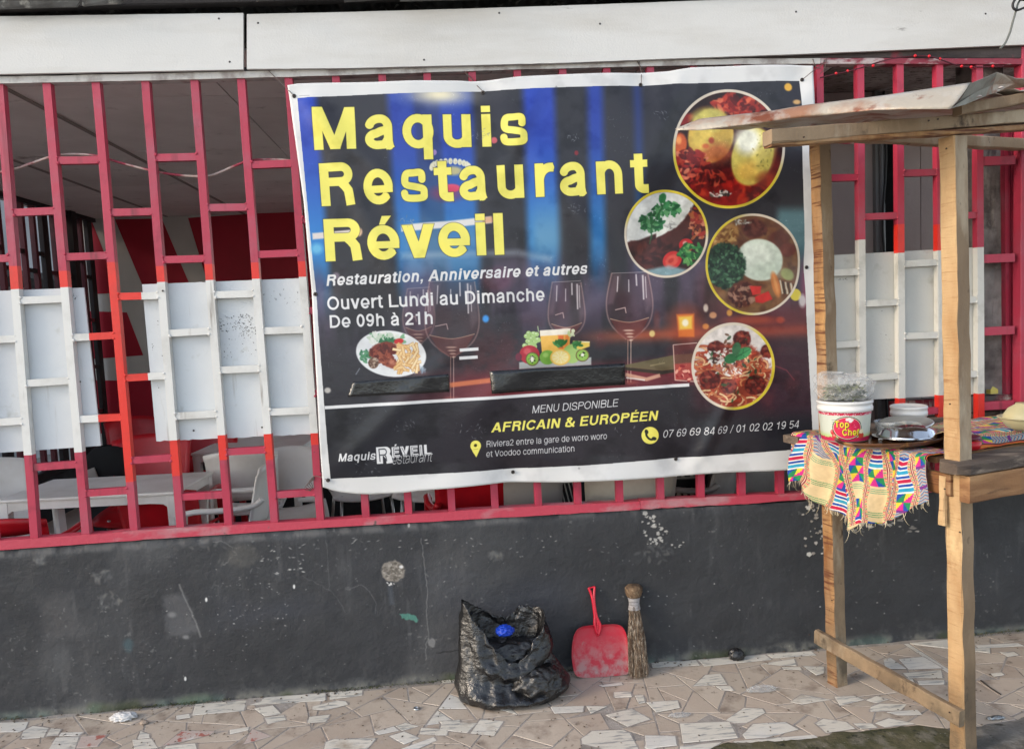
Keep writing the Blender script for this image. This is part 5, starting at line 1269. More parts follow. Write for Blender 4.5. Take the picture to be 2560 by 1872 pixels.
bw = MB(); bw.box((SX-.2, BKY, -.05), (.35, BKY+.15, CZ+.1)); bw.box((.35, BKY, -.05), (4.3, BKY+.15, .9)); bw.box((.35, BKY, 2.75), (4.3, BKY+.15, CZ+.1)); backw = struct(bw, 'back_wall', M_bw)  # unseen opening behind the banner added to let sky light into the room
def bpoly(pts, m=M_bred, d=.003, nm='painted_shape'):
    mb = MB(); mb.prism([P(x, y, BKY-d) for x, y in pts], (0, d-.0005, 0)); mb.build(nm, m, backw)
bpoly([(228, 549), (262, 636), (299, 732), (240, 735), (222, 620)]); bpoly([(287, 549), (404, 546), (471, 704), (560, 920), (440, 925), (355, 711)])
bpoly([(470, 545), (1150, 502), (1150, 1045), (676, 1060), (520, 711)])
bpoly([(225, 778), (317, 781), (358, 888), (225, 898)]); bpoly([(225, 951), (378, 951), (392, 1080), (225, 1084)])
bpoly([(225, 1118), (500, 1108), (500, 1150), (225, 1160)]); bpoly([(560, 1085), (1150, 1055), (1150, 1080), (560, 1110)])
mb = MB(); mb.box((SX, BKY-.012, FZ), (2.0, BKY-.0005, FZ+.32)); mb.build('dado', M_bblk, backw)
mb = MB(); xa_ = P(215, 1200, 2.75).x; mb.box((xa_, 2.75, FZ), (3.6, 2.9, .62)); o = mb.build('low_partition', M_bblk); tag(o, 'black low partition wall across the room behind the tables', 'wall')
# side grille on the left and the neighbouring building beyond it
M_dkred = mat('dark_red_steel', (120, 50, 60), .5, [((84, 34, 42), 5, .5, .7)], vary=.15)  # dark red in its own colour, varied bar by bar
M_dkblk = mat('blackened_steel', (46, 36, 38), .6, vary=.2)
side = thing('side_grille', 'dark red side window grille at the far left end of the room', 'grille', (SX, 2.5, 0))
for k in range(26):
    y = .35+k*.18
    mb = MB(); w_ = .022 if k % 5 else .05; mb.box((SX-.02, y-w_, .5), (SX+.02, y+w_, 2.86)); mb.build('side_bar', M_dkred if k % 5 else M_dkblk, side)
for k in range(25):
    y = .35+k*.18
    for z in ((1.1, 1.62, 2.06, 2.44) if k % 2 else (.9, 1.36, 1.84, 2.28)):
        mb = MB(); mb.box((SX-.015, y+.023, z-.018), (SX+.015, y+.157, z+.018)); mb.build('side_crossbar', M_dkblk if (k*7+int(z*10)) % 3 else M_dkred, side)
mb = MB(); mb.box((SX-.03, .2, .44), (SX+.03, BKY-.02, .5)); mb.box((SX-.03, .2, 2.86), (SX+.03, BKY-.02, 2.93)); mb.build('side_rail', M_dkblk, side)
mb = MB(); mb.box((SX-.1, .2, -.04), (SX+.04, BKY-.02, .44)); o = mb.build('side_sill_wall', M_bblk); tag(o, 'low dark wall under the side window grille', 'wall')
mb = MB(); mb.box((SX-.06, BKY-.62, .5), (SX+.06, BKY-.52, 2.9)); mb.build('side_post', M_dkblk, side)
mb = MB(); mb.box((-6.2, -1, -.04), (-5.9, 9, 3.9)); o = mb.build('neighbour_wall', mat('pale_neighbour_wall', (176, 176, 178), .8, [((140, 140, 142), .8, .4, .7)], [(10, .003)])); tag(o, 'pale grey neighbouring wall seen through the side grille', 'wall')
mb = MB(); mb.box((-5.9, 1.5, 2.4), (-4.9, 8.5, 2.48)); mb.box((-5.0, 4.9, -.04), (-4.9, 5.0, 2.4)); o = mb.build('neighbour_canopy', M_beamdark); tag(o, 'dark canopy outside beyond the side grille', 'canopy')
# right: partition, pipe and column behind the grille
M_part = mat('brown_partition', (190, 174, 168), .8, [((166, 148, 144), 1.4, .35, .65, (1, 1, .4)), ((130, 112, 106), 6, .62, .75), ((60, 50, 48), 30, .72, .76)], [(30, .002)])
part = thing('partition', 'brown grey partition panels behind the right part of the grille', 'partition', (2.2, .9, .76))
px_ = [P(x, 500, .9).x for x in (2010, 2185, 2245, 2302, 2420, 2520, 2700)]
for a, b, y0 in ((px_[0]-1.1, px_[0], .9), (px_[0]+.004, px_[1]-.004, .905), (px_[2], px_[3]-.003, .9), (px_[3]+.003, px_[4], .902), (px_[4]+.002, px_[6]+.8, .905)):
    mb = MB(); mb.box((a, y0, .5), (b, y0+.02, 2.895)); mb.build('partition_board', M_part, part)
mb = MB(); mb.box((px_[1]-.4, 1.3, .5), (px_[2]+.4, 1.32, 2.9)); mb.build('partition_board', M_bblk, part)
mb = MB(); mb.box((px_[1], .88, .5), (px_[1]+.03, .92, 2.895)); mb.build('corner_strip', mat('pale_strip', (150, 150, 150), .6), part)
x = P(2206, 480, .86).x; mb = MB(); mb.tube([(x, .86, .9), (x+.004, .86, 1.6), (x-.003, .86, 2.2), (x, .86, 2.88)], .016, 10)
o = mb.build('drain_pipe', mat('grey_pipe', (110, 110, 112), .45)); tag(o, 'thin grey pipe standing in the gap behind the right grille', 'pipe')
wire('pipe_cable', [(x+.012, .84, .9), (x-.01, .84, 1.4), (x+.014, .84, 1.7), (x-.012, .84, 2.1), (x+.012, .84, 2.5), (x, .84, 2.88)], .007, M_blackwire, o)
# concrete column and bundle of maroon bars at the far right
M_col = mat('mouldy_concrete', (176, 170, 164), .9, [((96, 90, 86), 3, .4, .62), ((60, 54, 52), 7, .56, .7), ((172, 170, 164), 14, .62, .72)], [(30, .006), (8, .008)])
c0, c1 = P(2457, 700, .10).x, P(2506, 700, .10).x
mb = MB(); mb.grid(lambda u, v: [(c0, .30), (c0, .10), (c1, .10), (c1, .30)][min(3, int(u*3+.5))]+(WTOP(2.5)+.1+2.0*v,) if False else ((c0, .30, .78+2.1*v) if u < .1 else (c0+(c1-c0)*min(1, max(0, (u-.15)/.7))+.004*mnoise.noise(Vector((u*4, v*14, 1))), .10+.004*mnoise.noise(Vector((u*8, v*18, 4))), .78+2.1*v)), 14, 50)
mb.box((c0, .12, .78), (c1-.003, .30, 2.88))
o = mb.build('concrete_column', M_col); tag(o, 'mouldy grey concrete column behind the grille at the far right', 'column')
bund = thing('stacked_bars', 'bundle of maroon steel strips standing beside the concrete column', 'steel bars', (2.75, .08, .9))
for k, (xa, w_) in enumerate(((2515, 9), (2524, 4), (2530, 5), (2537, 4), (2543, 7))):
    p = P(xa, 700, .07+.004*k); q = P(xa+w_, 700, .07+.004*k); top_ = P(xa-6, 345, .07).z
    mb = MB(); mb.box((p.x, p.y, P(2530, 985, .07).z), (q.x-.001, p.y+.03+.004*k, 2.72)); mb.v = [(x_+(-.012*(z_-1.6)), y_, z_) for x_, y_, z_ in mb.v]; mb.build('steel_strip', M_pink, bund)
M_ledge = mat('peeling_maroon_ledge', (150, 52, 66), .7, [((190, 178, 170), 7, .5, .56), ((112, 36, 50), 12, .56, .62), ((90, 84, 80), 4, .6, .7)], [(40, .006)])
a = P(2462, 998, .05); b = P(2640, 985, .05); mb = MB(); timber(mb, (a.x, .09, (a.z+b.z)/2-.025), (b.x, .09, (a.z+b.z)/2-.025), (0, .07, 0), (0, 0, .075), 14, .004, .004, (0, 0, 0, 0), 4)
o = mb.build('ledge', M_ledge); tag(o, 'peeling maroon ledge behind the bowls at the far right', 'ledge')
a = P(2230, 1004, .10); b = P(2450, 990, .10); mb = MB(); mb.box((a.x, .10, .765), (b.x, .13, a.z)); o = mb.build('paint_streaked_board', mat('streaked_board', (176, 150, 140), .8, [((140, 40, 54), 9, .46, .54, (3, 1, .5))], [(30, .003)])); tag(o, 'board streaked with maroon paint behind the bucket lid and front post', 'board')
p = P(2484, 978, .06); mb = MB(); mb.box((p.x-.02, .055, p.z-.012), (p.x+.02, .085, p.z+.008)); mb.add([(p.x-.02, .055, p.z+.008), (p.x-.008, .055, p.z+.026), (p.x+.02, .055, p.z+.009), (p.x+.018, .06, p.z+.008)], [(0, 1, 2, 3)])
o = mb.build('matchbox', mat('yellow_card', (226, 214, 110), .6)); tag(o, 'small crushed yellow carton lying on the peeling ledge', 'carton')
# ------------------------------------------------------------------ cables
cab = [P(x, y, .052) for x, y in ((-60, 440), (22, 427), (80, 408), (130, 392), (180, 386), (240, 390), (300, 407), (370, 425), (430, 436), (490, 441), (530, 438), (580, 418), (620, 403), (670, 399), (730, 403), (800, 420), (900, 430), (1100, 420))]
o = wire('cable', cab, .0055, mat('paint_streaked_cable', (206, 186, 176), .6, [((170, 60, 80), 7, .48, .56), ((120, 100, 90), 5, .6, .7)])); tag(o, 'paint streaked pale cable looping behind the left bars', 'cable')
o = wire('cable', [P(x, y, .052) for x, y in ((2060, 350), (2100, 357), (2140, 357), (2180, 350), (2230, 344), (2300, 338))], .0055, MATS['paint_streaked_cable']); tag(o, 'short paint streaked cable behind the bars under the stall roof', 'cable')
M_led = mat('red_bulb', (230, 30, 50), .3)
sl_ = thing('string_lights', 'dark cord with small red bulbs draped over the rail at the top right', 'string lights', (2.3, -.02, 2.75))
pts = [(2050, 195), (2088, 186), (2120, 179), (2160, 168), (2190, 158), (2240, 146), (2290, 141), (2325, 142), (2350, 149), (2380, 160), (2405, 167), (2430, 168), (2470, 168), (2510, 166)]
wire('cord', [P(x, y, -.012-.01*math.sin(i)) for i, (x, y) in enumerate(pts)], .003, mat('maroon_cord', (90, 30, 44), .6), sl_)
for x, y in ((2090, 184), (2119, 178), (2183, 165), (2288, 140), (2323, 141), (2350, 148), (2404, 166), (2428, 168), (2482, 166)):
    p = P(x, y, -.020); mb = MB(); r_ = .007; mb.lathe([(.0004, -r_), (r_*.8, -r_*.6), (r_, 0), (r_*.8, r_*.6), (.0004, r_)], p, 10); mb.build('bulb', M_led, sl_, smooth=True)
o = wire('hanging_wire', [P(x, y, -.10) for x, y in ((2500, 122), (2512, 110), (2524, 84), (2533, 52), (2540, 28), (2546, 8), (2556, -6))], .0045, mat('grey_wire', (110, 114, 108), .5)); tag(o, 'looped grey electric wire hanging over the fascia at the top right', 'wire')
wire('wire_loop', [P(x, y, -.11) for x, y in ((2560, -10), (2542, -4), (2533, 8), (2533, 20), (2542, 26), (2556, 22), (2570, 14), (2566, 2), (2550, 0))], .0055, MATS['black_wire'], o)

# ------------------------------------------------------------------ tables and chairs
M_wp = mat('white_plastic', (236, 232, 226), .38, ex=.95, layers= [((214, 208, 200), 3, .45, .7)], bump=[(80, .0006)], vary=.03)
M_cream = mat('cream_plastic', (232, 222, 204), .4, [((196, 184, 166), 3, .45, .7)], vary=.02)
M_greyp = mat('grey_plastic', (200, 192, 186), .42, [((150, 142, 136), 3, .45, .7)])
M_rp = mat('red_plastic', (226, 28, 42), .36, [((180, 20, 34), 3, .45, .7)], vary=.05)
M_tube = mat('chair_steel', (190, 188, 186), .3, metal=.8)
M_blk = mat('black_fabric', (26, 26, 28), .85)
def table(label, c, ux, w_, d_, top, rot):
    t = thing('plastic_table', label, 'table', (c[0], c[1], FZ), 'white plastic tables in the room')
    ca, sa = math.cos(rot), math.sin(rot); tr = lambda x, y, z: (c[0]+x*ca-y*sa, c[1]+x*sa+y*ca, z)
    def ob(name, f, m=M_wp, **k):
        mb = MB(); f(mb); mb.v = [tr(*v) for v in mb.v]; return mb.build(name, m, t, **k)
    def slab(mb): mb.box((-w_/2, -d_/2, top-.018), (w_/2, d_/2, top))
    ob('tabletop', slab, bevel=.006)
    for sx_, sy_, L, ax in ((0, -1, w_, 0), (0, 1, w_, 0), (-1, 0, d_, 1), (1, 0, d_, 1)):
        def ap(mb):
            n = 14; vs = []
            for i in range(n+1):
                s_ = -L/2+.012+(L-.024)*i/n; e = abs(s_)/(L/2); dep = .045+.07*max(0, (e-.78)/.22)**1.8
                for yy in (0, .01):
                    for z in (top-.018, top-.018-dep):
                        vs.append((s_, (-1 if sy_ < 0 else 1)*(d_/2-.012-yy), z) if ax == 0 else ((-1 if sx_ < 0 else 1)*(w_/2-.012-yy), s_, z))
            fs = []
            for i in range(n):
                a_ = i*4
                fs += [(a_, a_+1, a_+5, a_+4), (a_+2, a_+6, a_+7, a_+3), (a_+1, a_+3, a_+7, a_+5), (a_, a_+4, a_+6, a_+2)]
            mb.add(vs, fs)
        ob('apron', ap)
    for sx_ in (-1, 1):
        for sy_ in (-1, 1):
            def lg(mb):
                x, y = sx_*(w_/2-.035), sy_*(d_/2-.035); a_, b_ = .027, .02
                mb.obox([(x-b_, y-b_, FZ), (x+b_, y-b_, FZ), (x+b_, y+b_, FZ), (x-b_, y+b_, FZ), (x-a_, y-a_, top-.02), (x+a_, y-a_, top-.02), (x+a_, y+a_, top-.02), (x-a_, y+a_, top-.02)])
            ob('leg', lg, bevel=.004)
    return t
q = [G(382, 1217, .80), G(157, 1200, .80), G(497, 1182, .80)]
mid = (q[1]+q[2])/2; ang = math.atan2(q[2].y-q[1].y, q[2].x-q[1].x)
table('white plastic table nearest the grille at the far left', (mid.x-.02, mid.y-.24, 0), 0, 1.0, .56, .80, ang-.02)
a2, b2 = G(484, 1133, .80), G(757, 1120, .80); m2 = (a2+b2)/2; ang2 = math.atan2(b2.y-a2.y, b2.x-a2.x)
table('white plastic table farther back between the red and white chairs', (m2.x+.0, m2.y+.36, 0), 0, .78, .72, .80, ang2)
table('white plastic table hidden mostly behind the banner', (.9, 2.0, 0), 0, .8, .8, .80, .1)

def chair(label, x, y, rot, m=M_wp, style='arm', hole=False, group=None, h=.86, w_=.5, z0=None, slats=False):
    """faces -y before turning; style arm: moulded legs and armrests; tube: shell seat on steel tubes"""
    z0 = FZ if z0 is None else z0
    t = thing('plastic_chair', label, 'chair', (x, y, z0), group)
    ca, sa = math.cos(rot), math.sin(rot)
    def ob(name, mb, mm, **k):
        mb.v = [(x+a*ca-b*sa, y+a*sa+b*ca, z0+c) for a, b, c in mb.v]; return mb.build(name, mm, t, **k)
    hw = w_/2; sh = .43
    mb = MB(); mb.grid(lambda u, v: ((u-.5)*w_*.92, -.22+.42*v, sh+.018*math.cos((u-.5)*3)*-1+.02*(abs(u-.5)*2)**3+.012-.03*(1-v)**6), 12, 10); ob('seat', mb, m, smooth=True, solid=.012)
    # backrest: curved, slightly leaning
    def bk(u, v):
        e = (u-.5)*2; wv = hw*(.80+.10*v) if style == 'tube' else hw*(.86+.06*v)
        return (e*wv, .20+.10*v-.06*e*e+.0, sh+.02+(h-sh)*v-(.03*e*e if v > .9 else 0))
    if slats:
        for v0, v1 in ((.12, .3), (.4, .62), (.74, 1.0)):
            mb = MB(); mb.grid(lambda u, v: bk(u, v0+(v1-v0)*v), 14, 4); ob('back_slat', mb, m, smooth=True, solid=.012)
        for e in (0.0, .9):
            mb = MB(); mb.grid(lambda u, v: bk(e+.1*u, v), 3, 10); ob('back_frame', mb, m, smooth=True, solid=.014)
    elif hole:
        for (u0, u1, v0, v1) in ((0, 1, .55, 1), (0, .22, .25, .549), (.78, 1, .25, .549), (0, 1, 0, .249)):
            mb = MB(); mb.grid(lambda u, v: bk(u0+(u1-u0)*u, v0+(v1-v0)*v), 12, 6); ob('backrest', mb, m, smooth=True, solid=.012)
    else:
        mb = MB()
        def bk2(u, v):
            p = bk(u, v*1.0); 
            return p
        n1, n2 = 17, 13; vs = [bk2(i/(n1-1), j/(n2-1)) for j in range(n2) for i in range(n1)]; fs = []
        for j in range(n2-1):
            for i in range(n1-1):
                if j == 1 and 4 <= i <= 11: continue
                if j == 0 and 6 <= i <= 9: continue
                fs.append((j*n1+i, j*n1+i+1, (j+1)*n1+i+1, (j+1)*n1+i))
        mb.add(vs, fs); ob('backrest', mb, m, smooth=True, solid=.012)
    if style == 'arm':
        for s_ in (-1, 1):
            for yy, ty, top_ in ((-.21, -.17, .64), (.24, .2, sh+.02)):
                mb = MB(); a_ = .02
                mb.obox([(s_*hw-a_, yy-.025, 0), (s_*hw+a_, yy-.025, 0), (s_*hw+a_, yy+.02, 0), (s_*hw-a_, yy+.02, 0), (s_*hw*.96-a_, ty-.035, top_), (s_*hw*.96+a_, ty-.035, top_), (s_*hw*.96+a_, ty+.03, top_), (s_*hw*.96-a_, ty+.03, top_)]); ob('leg', mb, m, bevel=.004)
            mb = MB(); c_ = crom([(s_*hw*.96, -.19, .63), (s_*hw, -.1, .655), (s_*hw, .06, .65), (s_*hw*.93, .2, .66), (s_*hw*.88, .25, .70)], 4); mb.tube(c_, .02, 8); mb.v = [(a_, b_, .65+(c__-.65)*.8) for a_, b_, c__ in mb.v]; ob('armrest', mb, m, smooth=True)
    else:
        for s_ in (-1, 1):
            for yy, fy in ((-.16, -.24), (.16, .24)):
                mb = MB(); mb.tube([(s_*.17, yy, sh), (s_*.185, yy*1.1, sh*.6), (s_*.22, fy, 0)], .011, 8); ob('leg', mb, M_tube, smooth=True)
    return t
GW, GR = 'white plastic chairs in the room', 'red plastic chairs in the room'
def at(px, py, Y): p = P(px, py, Y); return p.x, p.y
x, y = at(560, 1260, .95); chair('white plastic armchair side on, right behind the bars left of the banner', x, y, -1.50, M_wp, 'arm', group=GW, h=.87)
x, y = at(622, 1200, 1.75); chair('white chair with a lens shaped slot, tucked under the farther table', x, y, math.pi+.1, M_wp, 'tube', group=GW, h=.84)
x, y = at(722, 1225, 1.45); chair('white steel legged chair beside the banner edge, under the farther table', x, y, .2, M_wp, 'tube', group=GW, h=.80)
x, y = at(588, 1100, 3.1); chair('white chair on the far side of the farther table', x, y, .0, M_wp, 'tube', group=GW, h=.90)
x, y = at(355, 1190, 1.75); chair('broad red chair pushed against the nearest table', x, y, .05, M_rp, 'tube', group=GR, h=.90, w_=.58)
x, y = at(430, 1270, 1.25); chair('red chair under the right end of the nearest table', x, y, math.pi, M_rp, 'arm', group=GR, h=.72)
x, y = at(345, 1115, 3.4); chair('red chair farthest back near the striped wall', x, y, .5, M_rp, 'tube', group=GR, h=.86)
x, y = at(508, 1190, 2.35); chair('red chair with a square opening in its back beside the farther table', x, y, .05, M_rp, 'arm', True, group=GR, h=.80, w_=.46)
x, y = at(50, 1300, .50); chair('slatted red armchair in the lower left corner behind the bars', x, y, math.pi+.05, M_rp, 'arm', group=GR, h=.78, slats=True)
x, y = at(-5, 1200, 1.1); chair('white chair leaning back at the left edge of the photo', x, y, .8, M_wp, 'arm', group=GW, h=.9)
x, y = at(1186, 1240, .62); chair('red chair under the middle of the banner', x, y, math.pi+.1, M_rp, 'arm', group=GR, h=.80)
x, y = at(1310, 1230, .62); chair('grey ribbed chair under the middle of the banner', x, y, math.pi-.2, M_greyp, 'tube', group='grey plastic chairs in the room', h=.80)
x, y = at(1552, 1225, .42); chair('cream chair with its broad back to the grille, under the banner', x, y, math.pi, M_cream, 'tube', group='cream plastic chairs in the room', h=.86, w_=.52)
x, y = at(1720, 1225, .70); chair('grey armchair under the right part of the banner', x, y, math.pi+.9, M_greyp, 'arm', group='grey plastic chairs in the room', h=.80)
x, y = at(905, 1240, 2.05); chair('white steel legged chair under the left part of the banner', x, y, .3, M_wp, 'tube', group=GW, h=.80)
x, y = at(1080, 1240, 1.9); chair('white steel legged chair under the banner beside the red one', x, y, -.2, M_wp, 'tube', group=GW, h=.80)
x, y = at(1870, 1225, 1.0); chair('white chair under the right end of the banner', x, y, 2.6, M_wp, 'tube', group=GW, h=.86)
# patterned round stool, handbag, litter on table
def patt():
    cv = Canvas(0, 0, 1, 1, 256, 0); X, Z = cv.XW, cv.ZW
    k = np.floor(Z*9); f = Z*9-k; u = X*40
    a = (np.abs((u % 2)-1) < .5); b = (np.hypot((u % 1.5)-.75, (f-.5)*2) < .5)
    m = np.where(k % 3 == 0, a & (f > .3) & (f < .7), np.where(k % 3 == 1, b, (np.abs(((u+f*2) % 2)-1) < .35)))
    m = m | (f < .08)
    cv.A[:] = np.where(m[..., None], np.array([.78, .76, .72]), np.array([.08, .08, .09])); return cv
cvp = patt(); M_pat = mat('black_white_weave', (60, 60, 60), .8, img=cvp.image('weave_print'))
def stool(label, x, y, top, r_):
    mb = MB(); prof = [(r_*.02, .0), (r_*.75, .0), (r_*.8, .05), (r_*.98, top*.5), (r_, top*.8), (r_*.92, top*.97), (r_*.5, top), (.002, top)]
    mb.lathe(prof, (x, y, FZ), 40); n = len(prof)
    uv = [(j/40, i/(n-1)) for i in range(n) for j in range(40)]
    o = mb.build('woven_basket', M_pat, None, smooth=True, uv=uv, loc=(x, y, FZ)); tag(o, label, 'basket', 'patterned black and white baskets'); return o
x, y = at(1412, 1225, .45); stool('black and white patterned basket between the grey and cream chairs', x, y, .82, .075)
x, y = at(1700, 1215, .85); stool('black and white patterned basket behind the grey armchair', x, y, .86, .16)
bx, by_ = at(275, 1160, 2.0)
mb = MB()
def bagf(u, v):
    a = 2*math.pi*u; s_ = math.sin(math.pi*min(1, .08+v*.9))**.35
    r1 = .17*s_*(1+.10*mnoise.noise(Vector((math.cos(a)*2, math.sin(a)*2, v*3)))); return (bx+r1*math.cos(a), by_+r1*.5*math.sin(a), .62+.30*v)
mb.grid(bagf, 28, 14, closed=True); o = mb.build('handbag', M_blk, None, smooth=True); tag(o, 'black bag set down behind the nearest table', 'bag')
wire('strap', [(bx-.1, by_, .86), (bx-.15, by_-.05, .8), (bx-.12, by_-.07, .72), (bx-.05, by_-.07, .78)], .008, M_blk, o)
mb = MB(); mb.obox([(bx-.10, by_-.11, .70), (bx-.04, by_-.11, .72), (bx-.04, by_-.10, .72), (bx-.10, by_-.10, .70), (bx-.12, by_-.11, .77), (bx-.06, by_-.11, .79), (bx-.06, by_-.10, .79), (bx-.12, by_-.10, .77)]); mb.build('swing_tag', M_greyp, o)
# ------------------------------------------------------------------ the market stall
F0 = G(2413, 1900); B0 = G(2092, 1719)
E1 = (B0-F0).normalized(); E2 = Vector((E1.y, -E1.x, 0)); UPV = Vector((0, 0, 1))
M_saw = mat('fresh_sawn_pine_sun_toned', (214, 180, 134), .8, [((182, 140, 94), 5, .42, .66, (1, 1, .35)), ((162, 116, 74), 38, .57, .72, (.22, .22, 3.0)), ((232, 200, 150), 7, .55, .7, (1, 1, .4)), ((84, 52, 30), 16, .71, .76, (1, 1, .5))], [(60, .003, (.3, .3, 2)), (9, .003, (1, 1, .3)), (140, .001)], vary=.04, grad=((112, 94, 72), .0, .5, 7))
M_sawb = mat('ochre_sawn_timber_sun_toned', (176, 140, 102), .8, [((136, 88, 46), 6, .42, .62, (1, 1, .3)), ((196, 150, 96), 9, .52, .7, (1, 1, .35)), ((108, 62, 36), 26, .52, .62, (.22, .22, 3.0)), ((70, 42, 26), 18, .7, .75, (1, 1, .4))], [(60, .003, (.3, .3, 2)), (8, .003, (1, 1, .3))], vary=.04, grad=((92, 78, 58), .0, .6, 7))
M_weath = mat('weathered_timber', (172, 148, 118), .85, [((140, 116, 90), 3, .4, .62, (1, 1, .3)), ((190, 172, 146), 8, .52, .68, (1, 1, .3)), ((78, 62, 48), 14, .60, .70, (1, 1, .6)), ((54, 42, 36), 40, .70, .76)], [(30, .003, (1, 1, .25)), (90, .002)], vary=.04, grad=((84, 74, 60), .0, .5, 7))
M_weathg = mat('grey_weathered_plank', (118, 102, 88), .9, [((84, 72, 64), 3, .4, .62, (.4, 1, 1)), ((150, 134, 118), 16, .5, .66, (.4, 1, 2)), ((60, 50, 46), 10, .60, .72, (.3, 1, 2))], [(30, .005, (.3, 1, 2)), (90, .002)])
M_plankx = mat('brown_plank', (160, 116, 76), .85, [((124, 84, 54), 3, .42, .6, (.25, .6, 1.6)), ((190, 148, 104), 6, .50, .66, (.2, .6, 2.2)), ((92, 62, 44), 20, .60, .72, (.15, .6, 2.5)), ((52, 34, 26), 50, .72, .78)], [(30, .003, (.2, 1, 2)), (100, .0015)])
stall = thing('market_stall', 'rough timber food stall with a rusty sheet roof in front of the grille', 'stall', (F0.x, F0.y, 0))
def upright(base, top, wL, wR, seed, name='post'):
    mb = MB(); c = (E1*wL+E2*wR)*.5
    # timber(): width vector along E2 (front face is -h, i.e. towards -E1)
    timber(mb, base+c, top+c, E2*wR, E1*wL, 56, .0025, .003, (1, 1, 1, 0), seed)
    return mb.build(name, [M_saw if seed == 1 else M_sawb, M_weath], stall)  # left faces paler: sawn wood plus some sunlit tone put into the colour
ftop = P(2386, 338, F0.y); btop = P(2047, 345, B0.y); btop.z = 2.34
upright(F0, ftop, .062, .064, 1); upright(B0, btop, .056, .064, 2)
E2L = 2.1
r0 = F0+E2*E2L; r1 = B0+E2*E2L
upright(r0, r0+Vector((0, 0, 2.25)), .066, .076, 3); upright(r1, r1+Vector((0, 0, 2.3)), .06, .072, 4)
TZ = 1.103
# table planks
def slat(a, b, wv, hv, mats, name, seed, mi=(0, 0, 0, 0), seg=26, jit=.0025, ch=.004):
    mb = MB(); timber(mb, a, b, wv, hv, seg, jit, ch, mi, seed); return mb.build(name, mats, stall)
tmid = F0+Vector((0, 0, TZ))
# front plank: rounded grey board running along the long side
a = tmid-E2*.075+E1*.02; b = tmid+E2*(E2L+.1)+E1*.02
mb = MB(); n = 46; prof = [(-.062, -.040), (-.050, -.044), (.055, -.044), (.060, -.040), (.060, -.004), (.055, 0), (-.054, 0), (-.062, -.008)]
vs = []
for i in range(n+1):
    t = i/n; L = (b-a).length; d = t*t*L if False else t*L; end = min(1, d/.05) if d < .05 else 1
    rs = .55+.45*math.sqrt(max(0, 1-(1-end)**2))
    for j, (x_, z_) in enumerate(prof):
        g = mnoise.noise(Vector((d*7, j*2.2, 1)))*.003+mnoise.noise(Vector((d*30, j*4.1, 3)))*.0012
        vs.append(a+E2*d+E1*((x_+.03)*rs-.03+g)+UPV*(z_*(.7+.3*rs)+g*.6))
fs = [(i*8+j, i*8+(j+1) % 8, (i+1)*8+(j+1) % 8, (i+1)*8+j) for i in range(n) for j in range(8)]+[tuple(range(7, -1, -1)), tuple(range(n*8, n*8+8))]
mb.add(vs, fs); mb.build('front_plank', M_weathg, stall)
for k, y in enumerate((.16, .27, .38, .49, .60)):
    slat(tmid+E1*y-E2*.0+UPV*(-.016), tmid+E1*y+E2*(E2L+.05)+UPV*(-.016), E1*.098, UPV*.022, M_plankx, 'table_plank', 10+k)
slat(tmid+E1*.785-E2*.070+UPV*(-.022), tmid+E1*.785+E2*(E2L+.1)+UPV*(-.022), E1*.09, UPV*.038, M_weathg, 'back_plank', 15)
# aprons under the planks
slat(tmid-E1*.022-E2*.03+UPV*(-.094), tmid-E1*.022+E2*(E2L+.08)+UPV*(-.098), E1*.040, UPV*.095, M_plankx, 'front_apron', 20)
slat(tmid-E2*.022+E1*.03+UPV*(-.090), tmid-E2*.022+E1*.60+UPV*(-.086), E2*.026, UPV*.080, M_sawb, 'side_apron', 21)
slat(tmid-E2*.035+E1*.060+UPV*(-.24), tmid-E2*.030+E1*.060+UPV*(-.06), E2*.02, E1*.024, M_saw, 'cleat', 22, seg=8)
# diagonal brace between the two legs
pl = (B0-E2*.016); nrm = E2
ba = PL(2042, 1589, pl, nrm); bb = PL(2405, 1796, pl, nrm)
dirb = (bb-ba).normalized(); upb = (UPV-dirb*UPV.dot(dirb)).normalized()
slat(ba, bb, E2*.026, upb*.062, M_weath, 'brace', 23, seg=24)
# roof beam and lighter batten under it
yb0, yb1 = F0.y-.15, F0.y+.04
def beam_between(px0, py0, px1, py1, h0, h1, y0, y1, dpt, m, name, seed):
    a = P(px0, py0, y0); b = P(px1, py1, y1); a2 = P(px0, py0+h0, y0); b2 = P(px1, py1+h1, y1)
    h = ((a.z-a2.z)+(b.z-b2.z))/2; c0 = a-UPV*(a.z-a2.z)/2; c1 = b-UPV*(b.z-b2.z)/2
    d = (c1-c0).normalized(); c1 = c1+d*.9
    side_ = Vector((-d.y, d.x, 0)).normalized()
    mb = MB(); timber(mb, c0+side_*dpt/2, c1+side_*dpt/2, side_*dpt, UPV*h, 34, .002, .003, (0, 0, 0, 0), seed); return mb.build(name, m, stall)
beam_between(1929, 329, 2560, 268, 24, 42, yb0, yb1, .05, M_weath, 'roof_beam', 31)
beam_between(1930, 352, 2560, 310, 11, 15, yb0+.004, yb1+.004, .042, M_sawb, 'roof_batten', 32)
beam_between(2405, 262, 2560, 228, 20, 34, -1.02, -.98, .04, M_weath, 'roof_board', 33)
slat(Vector((1.62, -.30, 2.395)), Vector((4.0, .30, 2.37)), Vector((0, .05, 0)), UPV*.05, M_weath, 'rear_beam', 34)
